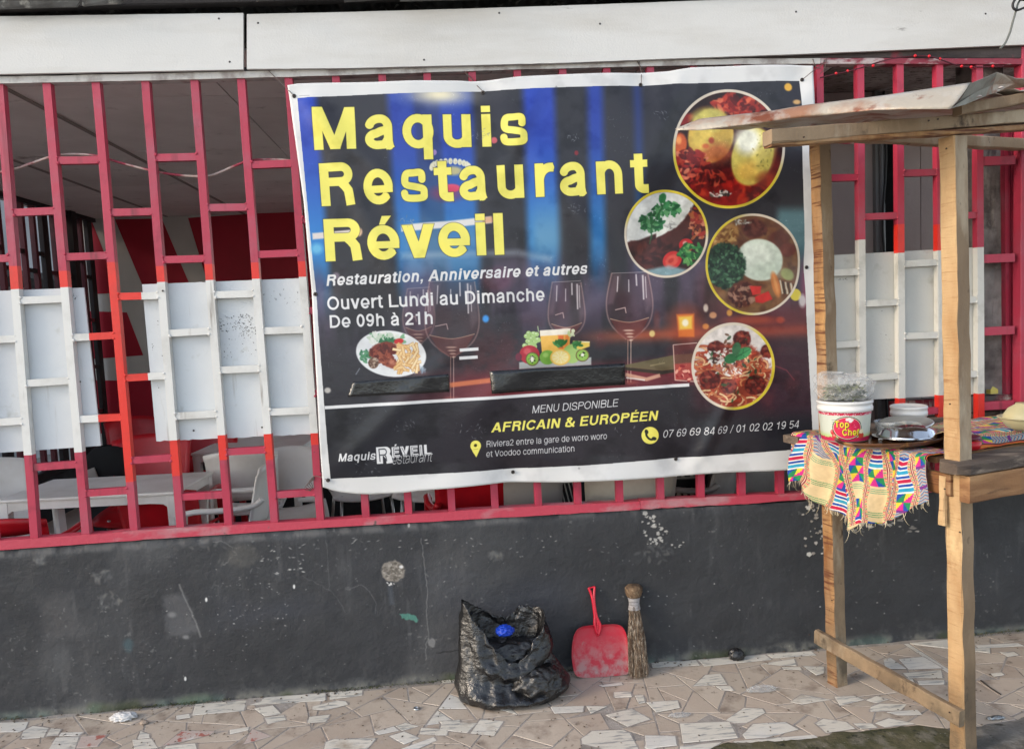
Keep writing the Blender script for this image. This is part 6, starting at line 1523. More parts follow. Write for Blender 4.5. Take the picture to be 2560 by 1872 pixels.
# rusty roof sheet
M_rust = mat('rusty_zinc', (196, 186, 170), .5, [((176, 128, 100), 4, .48, .60, (.6, 1, 1)), ((206, 200, 190), 8, .5, .66), ((140, 78, 52), 9, .60, .68, (.6, 1, 1)), ((110, 100, 90), 22, .64, .72)], [(14, .004), (60, .002)], metal=.25)
M_zinc = mat('dull_zinc_underside', (150, 148, 138), .55, [((120, 112, 100), 5, .45, .62), ((140, 86, 60), 8, .62, .7)], [(12, .005)], metal=.25)
ltop = [(1688, 322), (1750, 297), (1930, 277), (2020, 262), (2200, 240), (2425, 207)]
lbot = [(1690, 327), (1754, 326), (1968, 299), (2186, 275), (2290, 273), (2375, 273)]
yl = lambda t: -.80-.38*t
def lip(u, v):
    tx, ty = along(ltop, u); bx, by = along(lbot, u)
    a = P(tx, ty, yl(u)); b = P(bx, by, yl(u)-.02-.015*math.sin(u*9)); q = a.lerp(b, 1-v)
    bulge = .010*math.sin(math.pi*v)+.003*mnoise.noise(Vector((u*14, v*3, 0)))
    return (q.x, q.y-bulge, q.z)
mb = MB(); mb.grid(lip, 70, 8); mb.build('roof_lip', M_rust, stall, smooth=True, solid=.0015)
def sheet(u, v):
    tx, ty = along(ltop, u); a = P(tx, ty, yl(u)); bx = 1.20+(u*1.55); bk_ = Vector((bx+.12, -.30+.05*u, 2.42+.01*math.sin(u*30)))
    q = a.lerp(bk_, v); return (q.x, q.y, q.z+.006*mnoise.noise(Vector((u*9, v*5, 2)))*(1 if v > 0 else 0))
mb = MB(); mb.grid(sheet, 60, 14); mb.build('roof_sheet', M_rust, stall, smooth=True, solid=.0015)
def fan(pts, nm, m):
    vs = [P(*p) for p in pts]; mb = MB(); c = sum(vs, Vector())/len(vs); mb.add(vs+[c], [(i, (i+1) % len(vs), len(vs)) for i in range(len(vs))])
    return mb.build(nm, m, stall, solid=.0015, subd=0)
fan([(2375, 273, -1.19), (2388, 262, -1.17), (2402, 246, -1.17), (2425, 209, -1.18), (2458, 196, -1.16), (2492, 181, -1.14), (2482, 212, -1.10), (2478, 235, -1.09), (2448, 247, -1.12), (2412, 262, -1.16)], 'bent_corner', M_zinc)
fan([(2492, 181, -1.14), (2510, 186, -1.12), (2540, 196, -1.10), (2640, 196, -1.05), (2640, 214, -1.0), (2560, 218, -1.02), (2520, 222, -1.05), (2500, 228, -1.07), (2478, 235, -1.09), (2482, 212, -1.10)], 'bent_edge', M_rust)
def sheet2(u, v):
    a = P(2460+u*900, 222-12*u, -1.0+.1*u); b = Vector((a.x+.25, -.25, 2.46)); q = a.lerp(b, v); return (q.x, q.y, q.z+.01*math.sin(q.x*40))
mb = MB(); mb.grid(sheet2, 60, 8); mb.build('roof_sheet', M_rust, stall, smooth=True, solid=.0015)
for x, y in ((2448, 243), (2502, 221)):
    p = P(x, y, -1.16); mb = MB(); mb.lathe([(.0004, .006), (.006, .004), (.009, 0), (.0004, -.002)], p, 10); mb.build('nail_cap', M_greyp, stall)
for (x, y, yy) in ((2322, 300, F0.y-.02), (2345, 296, F0.y-.02), (2360, 1220, F0.y-.045), (2020, 1590, B0.y-.1)):
    pass
M_nail = mat('rusty_nail', (70, 52, 44), .6, metal=.4)
for (x, y, yy) in ((2322, 302, F0.y-.155), (2345, 298, F0.y-.155), (2010, 343, F0.y-.16), (2362, 1222, F0.y-.045), (2430, 1236, F0.y-.03), (2472, 1215, F0.y-.02), (2024, 1586, B0.y-.02), (2374, 1780, F0.y-.02), (2366, 372, F0.y-.004), (2375, 1010, F0.y-.004), (2400, 1330, F0.y-.004), (2080, 1500, B0.y-.004)):
    p = P(x, y, yy); mb = MB(); mb.lathe([(.0003, .002), (.0028, .0012), (.003, -.002)], (0, 0, 0), 8); mb.v = [(p.x+a_, p.y-c_, p.z+b_) for a_, b_, c_ in mb.v]; mb.build('nail', M_nail, stall)
# ------------------------------------------------------------------ printed cloth
def kente():
    cv = Canvas(0, 0, 1, 1, 1100, 0); U, V = cv.XW, cv.ZW; A = cv.A
    cr = (232, 206, 158); mg = (214, 40, 140); ye = (240, 208, 60); gr = (30, 140, 84); bu = (26, 76, 166); te = (44, 160, 196); cm = (196, 24, 70); wh = (240, 236, 226); og = (232, 104, 52); pu = (120, 44, 132); gy = (96, 128, 156); dk = (60, 30, 50)
    f = lambda c: np.array(c, np.float32)/255
    A[:] = f(cr)
    U = U+.013*np.sin(V*21+1)+.006*np.sin(V*47+U*25); V = V+.008*np.sin(U*23); period = .098; s = U/period; col = np.floor(s).astype(int); x = s-col      # wide strip 0..0.62, tick band .62..1
    def put(m, c): A[m] = f(c)
    cell = .068; t = V/cell+hashn(col, col*0, 3)*3; row = np.floor(t).astype(int); y = t-row
    kind = np.array([1, 2, 0, 1, 4, 2, 3, 1, 2, 3])[(row*2+col*3+(hashn(row, col, 5)*3).astype(int)) % 10]
    wide = x < .62; xx = x/.62
    # cream block with fine green lines
    k0 = wide & (kind == 0)
    put(k0 & (np.abs(((y*9) % 1)-.5) < .2) & (y > .2) & (y < .55) & (((U*260) % 1) > .25), gr)
    k4 = wide & (kind == 4); put(k4 & (np.abs(((y*9) % 1)-.5) < .2) & (y > .55) & (y < .85) & (((U*260) % 1) > .25), (60, 160, 120))
    # bars across
    k1 = wide & (kind == 1)
    for a_, b_, c_ in ((0, .1, wh), (.1, .3, te), (.3, .38, wh), (.38, .52, bu), (.52, .6, wh), (.6, .8, cm), (.8, .86, wh), (.86, 1, bu)): put(k1 & (y >= a_) & (y < b_), c_)
    # stepped quarters
    k2 = wide & (kind == 2); st = np.floor(y*2*5)/5; yy2 = y*2 % 1; st = np.floor(yy2*5)/5
    put(k2, ye)
    left = xx < .5; xl = (xx*2) % 1
    put(k2 & left & (y < .5) & (xl > st), mg); put(k2 & ~left & (y < .5) & (xl > 1-st-.2), gr); put(k2 & ~left & (y < .5) & (xl <= 1-st-.2), bu)
    put(k2 & left & (y >= .5), gr); put(k2 & left & (y >= .5) & (xl < st), bu); put(k2 & ~left & (y >= .5) & (xl > st), mg)
    # chevrons
    k3 = wide & (kind == 3); z = (np.abs(xx-.5)*2+y*6) % 1.0
    put(k3, gy); put(k3 & (z < .22), (236, 176, 130)); put(k3 & (z > .22) & (z < .36), (70, 70, 130)); put(k3 & (z > .7) & (z < .82), wh); put(k3 & (y > .86), pu)
    # tick bands between the strips
    b = ~wide; xb = (x-.62)/.38; tk = np.floor(V*330).astype(int) % 6
    put(b, cr)
    for e0, e1 in ((.04, .30), (.70, .96)):
        m = b & (xb > e0) & (xb < e1)
        for kk, c_ in enumerate((cm, cr, gr, cr, (216, 120, 60), cr)): put(m & (tk == kk), c_)
    put(b & (xb > .34) & (xb < .46), (140, 40, 60)); put(b & (xb > .54) & (xb < .66), (140, 40, 60)); put(b & (xb > .46) & (xb < .54), (244, 226, 190))
    # orange selvedge with small black letters suggested, cream hem
    put((U > .955), og); put((U > .970) & (U < .973), ye); put((U > .945) & (U <= .955), dk)
    put((U > .978) & (U < .990) & (((V*80) % 1) < .55) & (((V*12) % 1) < .7), (150, 30, 30))
    put((V < .03), cr)
    n = fbm(U*90, V*90, 3, 3); A[:] *= (.93+.12*n)[..., None].astype(np.float32)
    return cv
cvk = kente(); M_kente = mat('printed_cotton', (220, 200, 160), .85, img=cvk.image('cotton_print'), bump=[(220, .0006), (14, .002)])
# left cloth: lies on the table and falls over the short side
outl = [(1984, 1186), (2000, 1190), (2037, 1203), (2050, 1225), (2062, 1245), (2096, 1273), (2135, 1302), (2200, 1302), (2268, 1297), (2285, 1270), (2294, 1250), (2322, 1238)]
plane_p = tmid-E2*.05
ends = [PL(x_, y_, plane_p, E2) for x_, y_ in outl]
sE = [(e-tmid).dot(E1) for e in ends]; zE = [e.z for e in ends]
order = np.argsort(sE); sE = [sE[i] for i in order]; zE = [zE[i] for i in order]
SMIN, SMAX = sE[0], sE[-1]
def cloth(u, v):
    s = SMAX+(SMIN-SMAX)*u                     # from the back corner to the front
    drop = max(.05, TZ-float(np.interp(s, sE, zE)))
    inn = .20-.12*abs(u-.45)
    L = inn+.02+drop; d = v*L
    fold = (.030*math.sin(s*29+.6+1.4*math.sin(s*6)+2.5*d)+.014*math.sin(s*61+2-3*d)+.006*mnoise.noise(Vector((s*20, d*5, 0))))
    rum = .006*mnoise.noise(Vector((s*9, d*9, 7)))+.004*mnoise.noise(Vector((s*26, d*20, 2)))
    if d < inn:
        k = d/inn; e = -.045+inn*(1-k); z = TZ+.004+abs(rum)+.004*k
        return tmid+E1*s+E2*(e)+UPV*(z-TZ)
    q = d-inn
    if q < .02:
        a_ = q/.02*math.pi/2; return tmid+E1*s+E2*(-.045-.016*math.sin(a_))+UPV*(.008-.014*(1-math.cos(a_)))
    q -= .02; amp = min(1, q/.08)
    out = max(.042, .056+amp*(fold+.014)+.03*q/.3+rum*.8)
    sw = s+.026*math.sin(s*17+1+q*9)*min(1, q/.12)
    return tmid+E1*sw+E2*(-out)+UPV*(-.006-q*(1-.04*math.sin(s*40)))
NU, NV = 150, 90
mb = MB(); mb.grid(lambda u, v: tuple(cloth(u, v)), NU, NV)
LL = .56
uvs = []
for j in range(NV):
    for i in range(NU):
        u, v = i/(NU-1), j/(NV-1); s = SMAX+(SMIN-SMAX)*u
        drop = max(.05, TZ-float(np.interp(s, sE, zE))); d = v*(.22-.12*abs(u-.45)+drop)
        L = (.22-.12*abs(u-.45)+drop)
        tear = .42*(1-u)*0
        uu = .06+.88*u+.03*math.sin(d*9); vv = .012+(L-d)*1.0+max(0, .33-drop)*.6
        uvs.append((uu/1.0*.70+.28*u*u, min(.99, vv)))
c1_ = mb.build('patterned_cloth', M_kente, None, smooth=True, uv=uvs, solid=.001, loc=tuple(tmid))
tag(c1_, 'frayed multicoloured kente pattern cloth hanging over the left end of the stall table', 'cloth', 'patterned cloths on the stall')
fr = MB(); rf = random.Random(12)
for k in range(95):
    u = rf.uniform(0, 1); p = Vector(cloth(u, .995)); l = rf.uniform(.012, .03) if rf.random() < .8 else rf.uniform(.03, .06)
    dx, dy = rf.uniform(-.5, .5), rf.uniform(-.3, .3)
    pts = [p, p+Vector((dx*l*.3, dy*l*.3, -l*.5)), p+Vector((dx*l, dy*l, -l*.85)), p+Vector((dx*l*1.6, dy*l, -l))]
    fr.tube(pts, [.0009, .0008, .0006, .0003], 4, caps=False)
fr.build('fringe', mat('cream_thread', (236, 222, 188), .9), c1_, kind='stuff')
# right cloth: folded along the table under the bowls
def cloth2(u, v):
    s2 = .16+1.5*u; w0 = .10+.015*math.sin(s2*5)+.01*mnoise.noise(Vector((s2*9, 0, 3)))
    if v < .25: # small fall at the near edge
        k = v/.25; return tmid+E2*s2+E1*(w0-.010*math.cos(k*1.5))+UPV*(.003+.052*k+.004*mnoise.noise(Vector((s2*20, k*3, 0))))
    k = (v-.25)/.75; return tmid+E2*s2+E1*(w0+.42*k)+UPV*(.055+.010*mnoise.noise(Vector((s2*7, k*6, 1)))+.008*math.sin(k*9+s2*4)*math.sin(k*3.1)-.03*k*k)
mb = MB(); n1, n2 = 150, 60; mb.grid(lambda u, v: tuple(cloth2(u, v)), n1, n2)
uvs = []
for j in range(n2):
    for i in range(n1):
        u, v = i/(n1-1), j/(n2-1); uvs.append((.98-(v*.5), (.04+u*1.45) % 1 if False else min(.99, .03+u*.95)))
c2_ = mb.build('patterned_cloth', M_kente, None, smooth=True, uv=uvs, solid=.001, loc=tuple(tmid+E2*.2))
tag(c2_, 'folded multicoloured cloth spread under the cream bowls at the right edge', 'cloth', 'patterned cloths on the stall')
# ------------------------------------------------------------------ goods on the table
TT = TZ+.012
M_traywood = mat('brown_marbled_tray', (110, 70, 40), .3, [((58, 34, 20), 8, .45, .58, (1, 1, 3)), ((176, 126, 70), 12, .56, .64)], [(30, .001)], coat=.3)
tc_ = G(2200, 1112, TT)
def on(px, py, z): p = G(px, py, z); return Vector((p.x, p.y, z))
tray_c = on(2215, 1108, TT); 
mb = MB(); mb.lathe([(.002, .004), (.17, .004), (.215, .022), (.228, .030), (.230, .026), (.215, .014), (.17, .0), (.002, .0)], (0, 0, 0), 64, 0, 1.0, .62)
mb.v = [tuple(tray_c+E1*(-.02)+Vector((x_*.98+y_*.2, y_-x_*.0, z_))) for x_, y_, z_ in mb.v]
o = mb.build('oval_tray', M_traywood, None, smooth=True, loc=tuple(tray_c)); tag(o, 'wide brown marbled tray under the bucket and steel lids', 'tray')
TB = TT+.006
# bucket with printed label
def label_tex():
    cv = Canvas(0, 0, 1, .30, 1500, 0); X, Z = cv.XW, cv.ZW; f = lambda c: np.array(c, np.float32)/255
    cv.A[:] = f((214, 220, 206)); A = cv.A
    def blob(cx, cy, rx, ry, c, soft=.004, al=1):
        m = np.clip((1-np.hypot((X-cx)/rx, (Z-cy)/ry))*min(rx, ry)/soft+.5, 0, 1)*al; A[:] = A*(1-m[..., None])+f(c)*m[..., None]
    n = fbm(X*60, Z*60, 5, 3)
    A[(Z > .255+.012*n)] = f((206, 30, 74)); sp = (Z > .258) & (fbm(X*130, Z*130, 8, 2) > .62); A[sp] = f((240, 210, 216))
    m = sstep(Z, .02, .10); A[:] = A*(.0+m[..., None])+f((186, 214, 120))*(1-m[..., None])
    A[(Z < .03+.02*n)] = f((204, 40, 84))
    for k in range(4):
        cx = .09+.25*k if k else .09
    # repeats round the bucket: pictures between, the word mark facing front
    for cx in (.5,):
        for q, (dx, dz, r_) in enumerate(((-.13, .05, .030), (-.155, .09, .022), (-.10, .03, .02))): blob(cx+dx, dz, r_, r_*1.1, (206, 56, 60)); blob(cx+dx-.006, dz+.008, r_*.4, r_*.4, (244, 150, 140), .01)
        blob(cx-.10, .05, .018, .020, (232, 226, 120)); blob(cx-.10, .05, .011, .013, (250, 246, 190))
        for dz in (.215, .195, .175): 
            for dx in np.arange(-.15, -.105, .008): blob(cx+dx, dz, .003, .0025, (90, 90, 90), .002)
        blob(cx, .135, .150, .118, (40, 60, 36)); blob(cx, .135, .142, .111, (240, 226, 200)); blob(cx, .135, .136, .105, (222, 44, 88))
        rr = random.Random(2)
        for _ in range(60):
            a_ = rr.uniform(0, 6.28); q = rr.random()**.5
            blob(cx+.09*q*math.cos(a_), .135+.082*q*math.sin(a_), rr.uniform(.004, .012), rr.uniform(.003, .008), rr.choice([(196, 24, 66), (240, 120, 150), (226, 60, 100)]), .004, .8)
        for dx, dz in ((.0, .222), (.02, .228), (.042, .218), (.03, .205)): blob(cx+dx, dz, .018, .014, (244, 240, 236), .004)
        # cheese slices at the right
        blob(cx+.15, .06, .034, .03, (206, 70, 50)); blob(cx+.15, .10, .028, .022, (238, 226, 190)); blob(cx+.17, .17, .03, .02, (214, 216, 208))
        a0 = Vector((cx-.120, 0, .142)); b0 = Vector((cx+.015, 0, .142)); c0_ = Vector((cx-.050, 0, .062)); d0 = Vector((cx+.118, 0, .062))
        dk_ = (66, 74, 20)
        for ddx, ddz, col, w_ in ((.004, -.004, dk_, .20), (0, 0, (236, 224, 60), .145)):
            cv.text('Top', (0, 0), (0, 0), 0, col, w_, 0, 0, pin=(a0+Vector((ddx, 0, ddz)), b0+Vector((ddx, 0, ddz)), .064))
            cv.text('Chef', (0, 0), (0, 0), 0, col, w_, 0, 0, pin=(c0_+Vector((ddx, 0, ddz)), d0+Vector((ddx, 0, ddz)), .064))
    return cv
cvl = label_tex(); M_label = mat('bucket_label', (220, 220, 210), .35, img=cvl.image('label_print'), spec=.5)
M_whp = mat('white_bucket_plastic', (236, 236, 234), .35)
def bucket(label, px, py, r_top, r_bot, h, face=None):
    c = on(px, py, TB); c.y += r_bot
    t = thing('plastic_bucket', label, 'bucket', tuple(c), 'printed plastic buckets on the stall')
    ang0 = math.atan2(EYE[1]-c.y, EYE[0]-c.x)+.10
    n = 48; mb = MB(); prof = [(r_bot*.9, 0), (r_bot, .006), (r_bot+(r_top-r_bot)*.97, h*.97)]
    mb.lathe([(.001, .001), (r_bot*.9, 0), (r_bot, .006)], c, n, 0)
    vs = []; uvv = [(0, 0)]*len(mb.v)
    for k in range(9):
        t_ = k/8; r_ = r_bot+(r_top-r_bot)*t_
        for j in range(n+1):
            u_ = j/n; a_ = ang0+(u_-.5)*2*math.pi; vs.append(c+Vector((r_*math.cos(a_), r_*math.sin(a_), .006+(h-.03)*t_))); uvv.append(((.5+(u_-.5)*2.0*math.pi*r_top/.40), t_*.30/.30))
    mb.add(vs, [(k*(n+1)+j, k*(n+1)+j+1, (k+1)*(n+1)+j+1, (k+1)*(n+1)+j) for k in range(8) for j in range(n)], 1)
    mb.build('bucket_body', [M_whp, M_label], t, smooth=True, uv=uvv)
    mb = MB(); z0 = h-.028
    mb.lathe([(r_top*1.00, z0), (r_top*1.055, z0+.001), (r_top*1.06, z0+.016), (r_top*1.035, z0+.018), (r_top*1.035, z0+.030), (r_top*1.07, z0+.032), (r_top*1.07, z0+.040), (r_top*.98, z0+.043), (r_top*.92, z0+.036), (.001, z0+.036)], c, n); mb.build('lid', M_whp, t, smooth=True)
    return c
bc = bucket('white food bucket with a pink and green printed label under the clear bag', 2142, 1107, .100, .090, .150)
bc2 = bucket('second white lidded bucket standing behind the steel lids', 2294, 1082, .068, .060, .095)
# clear bag of leaves on the lid
M_clear = mat('clear_plastic_film', (236, 238, 238), .12, [], [(16, .010), (40, .004)], trans=.0, alpha=.27, spec=.9)
M_clear2 = mat('clear_plastic', (232, 236, 238), .08, [], [(10, .002)], alpha=.35, spec=.8)
M_leaf = mat('dark_green_leaves', (134, 146, 78), .6, [((70, 84, 38), 20, .42, .6), ((150, 160, 96), 30, .58, .7)], [(40, .005)], vary=.2)
bz = TB+.166
bagt = thing('clear_plastic_bag', 'knotted clear plastic bag of green leaves on the lid of the bucket', 'bag', (bc.x, bc.y, bz))
def film(u, v):
    a_ = 2*math.pi*u; ca, sa = math.cos(a_), math.sin(a_)
    prof = np.interp(v, [0, .08, .3, .55, .8, .93, 1], [.04, .85, 1.0, 1.06, 1.1, .75, .02]); zz = np.interp(v, [0, .08, .3, .55, .8, .93, 1], [0, .002, .022, .05, .082, .096, .090])
    nn = mnoise.noise(Vector((ca*2.2, sa*2.2, v*4)))*.13+abs(mnoise.noise(Vector((ca*5, sa*5, v*9))))*.10
    r_ = .098*prof*(1+nn*(1 if v > .1 else .2))
    return (bc.x+r_*ca*1.08, bc.y+r_*sa*.9, bz+zz*(1+.25*mnoise.noise(Vector((ca*1.5, sa*1.5, 3))))+.016*(-ca)*v+.01*mnoise.noise(Vector((ca*6, sa*6, v*8))))
mb = MB(); mb.grid(film, 120, 60, closed=True); mb.build('film', M_clear, bagt, smooth=True)
lv = MB(); rl = random.Random(4)
for _ in range(420):
    a_ = rl.uniform(0, 6.28); q = .082*math.sqrt(rl.random()); x_, y_ = bc.x+q*math.cos(a_), bc.y+q*math.sin(a_)*.85; z_ = bz+.004+rl.uniform(0, .052)
    d = Vector((rl.gauss(0, 1), rl.gauss(0, 1), rl.gauss(0, .3))).normalized()*rl.uniform(.010, .022); w_ = d.cross(Vector((rl.gauss(0, .3), rl.gauss(0, .3), 1))).normalized()*rl.uniform(.004, .008); c = Vector((x_, y_, z_))
    lv.add([c-d, c+w_, c+d, c-w_], [(0, 1, 2, 3)])
lv.build('leaves', M_leaf, bagt, kind='stuff')
mb = MB()
def ear(u, v):
    a_ = 2*math.pi*u; r_ = .012+.030*v+.010*mnoise.noise(Vector((u*9, v*5, 1))); return (bc.x-.095-.012*v, bc.y-.02+r_*math.cos(a_)*.5, bz+.062+.035*v+r_*math.sin(a_)*.4)
mb.grid(ear, 30, 8, closed=True); mb.build('knot', M_clear, bagt, smooth=True)
# clear tub, steel lids and bowls
M_steel = mat('polished_steel', (206, 208, 210), .14, [], [(30, .0004)], metal=1.0)
M_steeld = mat('dull_aluminium', (180, 182, 182), .35, [((150, 152, 150), 6, .45, .7)], [(60, .0006)], metal=.9)
c = on(2235, 1098, TB); c.y += .04; mb = MB(); mb.lathe([(.001, .002), (.040, 0), (.052, .066), (.055, .068), (.053, .070), (.050, .066), (.038, .004), (.001, .004)], c, 32); o = mb.build('clear_tub', M_clear2, None, smooth=True, loc=tuple(c)); tag(o, 'empty clear plastic tub between the printed bucket and the steel lids', 'tub')
sc_ = on(2285, 1103, TB); sc_.y += .05
def dish(nm, label, c, prof, m, group='steel dishes on the stall', tilt=(0, 0), cat='lid'):
    mb = MB(); mb.lathe(prof, (0, 0, 0), 56); mb.v = [(c.x+a_, c.y+b_, c.z+d_+a_*tilt[0]+b_*tilt[1]) for a_, b_, d_ in mb.v]
    o = mb.build(nm, m, None, smooth=True, loc=tuple(c)); tag(o, label, cat, group); return o
dish('steel_plate', 'wide shallow steel plate lowest in the pile on the brown tray', sc_+Vector((-.01, -.005, 0)), [(.001, .003), (.085, .003), (.10, .012), (.118, .016), (.120, .018), (.118, .019), (.098, .015), (.084, .006), (.001, .006)], M_steel, cat='plate')
dish('domed_lid', 'shiny domed steel lid lying on the steel plate', sc_+Vector((.005, 0, .016)), [(.110, .0), (.112, .002), (.106, .006), (.096, .026), (.074, .044), (.04, .054), (.02, .056), (.001, .057)], M_steel)
dish('aluminium_lid', 'dull tilted aluminium lid on top of the steel pile', sc_+Vector((.015, .025, .062)), [(.098, .0), (.100, .002), (.094, .006), (.060, .010), (.001, .012)], M_steeld, tilt=(.10, .10))
c = on(2196, 1100, TB)
mb = MB(); mb.obox([(c.x-.0, c.y, c.z+.002), (c.x+.04, c.y-.03, c.z+.002), (c.x+.05, c.y+.01, c.z+.004), (c.x+.02, c.y+.03, c.z+.004), (c.x, c.y, c.z+.006), (c.x+.04, c.y-.03, c.z+.010), (c.x+.05, c.y+.01, c.z+.012), (c.x+.02, c.y+.03, c.z+.008)])
o = mb.build('foil_tray', M_steeld); tag(o, 'small flattened foil dish beside the printed bucket', 'foil')
M_cream2 = mat('cream_enamel', (222, 210, 164), .3)
c = on(2572, 1076, TZ+.055); c.y += .02
dish('cream_bowl', 'cream bowl at the right edge of the photo, right way up on the cloth', c, [(.001, .002), (.035, 0), (.060, .012), (.082, .040), (.086, .048), (.092, .049), (.092, .052), (.084, .052), (.078, .040), (.056, .016), (.001, .008)], M_cream2, 'cream bowls on the stall', cat='bowl')
dish('cream_bowl', 'upturned cream bowl resting in the other cream bowl', c+Vector((.004, 0, .040)), [(.080, .0), (.078, .004), (.074, .020), (.058, .044), (.036, .058), (.034, .064), (.001, .062)], M_cream2, 'cream bowls on the stall', cat='bowl')
c = on(2436, 1100, TZ+.050); c.y += .05
dish('maroon_lid', 'dark maroon lid beside the front post on the cloth', c, [(.052, .0), (.054, .004), (.048, .010), (.001, .014)], mat('maroon_plastic', (96, 24, 44), .35), None, cat='lid')
c = on(2432, 1124, TZ+.014); c.y += .02
dish('red_tub', 'red plastic tub under the maroon lid beside the front post', c, [(.001, .0), (.034, .0), (.042, .028), (.001, .03)], M_rp, None, cat='tub')
# ------------------------------------------------------------------ black rubbish bag
M_bag = mat('black_bin_liner', (20, 20, 22), .27, [((44, 42, 40), 3, .52, .72)], [(6, .014, (1, 1, 2)), (16, .008, (1, 1, 1.6)), (40, .003)], spec=.75, rlayer=(5, .2, .45))
gb = thing('rubbish_bag', 'open crumpled black plastic rubbish bag against the charcoal wall', 'bag', (.235, -.18, 0))
gc = Vector((.225, -.175, 0))
XS = .90; bl = G(1152, 1690); br = G(1412, 1710); bf = G(1335, 1762)
def ridg(p, o=3):
    s = 0; a_ = 1
    for k in range(o): s += a_*(1-2*abs(mnoise.noise(p*(2**k)+Vector((k*7, 0, 0))))); a_ *= .5
    return s
rimpts = {}   # angle (deg) -> (radial factor, height): 180 = left, 270 = towards camera, 0 = right, 90 = wall
rimA = [0, 25, 60, 90, 120, 150, 172, 185, 200, 230, 260, 285, 315, 340, 360]
rimR = [.178, .17, .125, .10, .115, .17, .205, .19, .155, .12, .115, .12, .14, .168, .178]
rimZ = [.345, .365, .350, .315, .335, .385, .44, .42, .35, .26, .185, .175, .235, .305, .345]
botR = [.215, .19, .145, .135, .15, .19, .222, .228, .23, .205, .175, .165, .18, .205, .215]
def bagshape(u, v):
    ang = 360*u; a_ = math.radians(ang); ca, sa = math.cos(a_), math.sin(a_)
    rz = float(np.interp(ang, rimA, rimZ)); rr_ = float(np.interp(ang, rimA, rimR)); b_ = float(np.interp(ang, rimA, botR))
    if v < .12:                                        # underside
        r_ = b_*.93*(v/.12); z = .002
    elif v < .62:                                      # outer wall
        t = (v-.12)/.5; bel = math.sin(math.pi*min(1, t*1.15))*.028*(1.1-.5*t)
        slump = .050*math.exp(-((t-.10)/.12)**2)*(1 if sa < .2 else .2)*(.6+.8*max(0, math.cos(a_-math.radians(-50))))
        r_ = b_+(rr_-b_)*t**.9+bel+slump-.050*math.exp(-((t-.43)/.12)**2)*max(0, math.cos(a_-math.radians(-55)))
        z = .004+rz*t**.85
    else:                                              # rolled mouth and the inside
        t = (v-.62)/.38; r_ = rr_*(1-.10*t-.55*t*t); z = .004+rz-(.02*t+(rz-.10)*t**1.3)
        if t > .75: z += .02*mnoise.noise(Vector((ca*3, sa*3, t*5)))
    p = Vector((ca*4, sa*4, v*7))
    w_ = min(1, v/.12)*(1 if z > .01 else .3)
    n_ = (ridg(Vector((ca*1.4, sa*1.4, v*4+ca)), 2)*.012+ridg(Vector((ca*3+3, sa*3, v*8+ca*3)), 2)*.005)*w_
    r_ += n_; z2 = max(.0015, z+(mnoise.noise(p*1.3)*.014+mnoise.noise(p*3)*.006)*w_*(0 if v < .13 else 1))
    lean = -.010*z/.4
    return (gc.x-.006+ca*r_*.90+lean+.02*(z/.4)*(ca < 0)*0, gc.y+sa*r_*.72, z2)
mb = MB(); mb.grid(bagshape, 110, 72, closed=True); mb.v = [(x_+.003*mnoise.noise(Vector((x_*40, y_*40, z_*40))), y_+.003*mnoise.noise(Vector((x_*40+9, y_*40, z_*40))), z_) for x_, y_, z_ in mb.v]; mb.f = [t_ for f_ in mb.f for t_ in ((f_[0], f_[1], f_[2]), (f_[0], f_[2], f_[3]))]; mb.m = [0]*len(mb.f); mb.build('bag_film', M_bag, gb, smooth=True)
mb = MB()      # a second bulging fold in front
def fold(u, v):
    a_ = 2*math.pi*u; b_ = math.pi*(v-.5); p = Vector((math.cos(a_)*math.cos(b_), math.sin(a_)*math.cos(b_), math.sin(b_)))
    d = 1+.16*ridg(p*1.6+Vector((3, 1, 2)))*.7+.07*mnoise.noise(p*5)
    return (.318+p.x*.115*d, -.235+p.y*.085*d, max(.0015, .070+p.z*.080*d))
mb.grid(fold, 130, 60, closed=True); mb.build('slumped_fold', M_bag, gb, smooth=True)
mb = MB()
mb = MB()
def fill(u, v):
    a_ = 2*math.pi*u; b_ = math.pi*(v-.5); p = Vector((math.cos(a_)*math.cos(b_), math.sin(a_)*math.cos(b_), math.sin(b_)))
    d = 1+.20*ridg(p*1.8+Vector((1, 5, 2)))*.7
    return (.225+p.x*.125*d, -.150+p.y*.070*d, .150+p.z*.075*d+.05*p.x*p.x)
mb.grid(fill, 100, 50, closed=True); mb.build('inner_film', M_bag, gb, smooth=True)
M_bluef = mat('blue_film', (20, 70, 200), .35, [], [(40, .006)])
def bf_(u, v):
    a_ = 2*math.pi*u; b_ = math.pi*(v-.5); p = Vector((math.cos(a_)*math.cos(b_), math.sin(a_)*math.cos(b_), math.sin(b_))); d = 1+.55*ridg(p*2.0+Vector((4, 1, 0)), 3)*.6
    q = P(1262, 1572, -.20); return (q.x+p.x*.030*d, q.y+p.y*.026*d, q.z-.006+p.z*.017*d)
mb = MB(); mb.grid(bf_, 60, 40, closed=True); o = mb.build('blue_film', M_bluef, None, smooth=True); tag(o, 'scrap of crumpled bright blue plastic inside the open rubbish bag', 'plastic scrap')
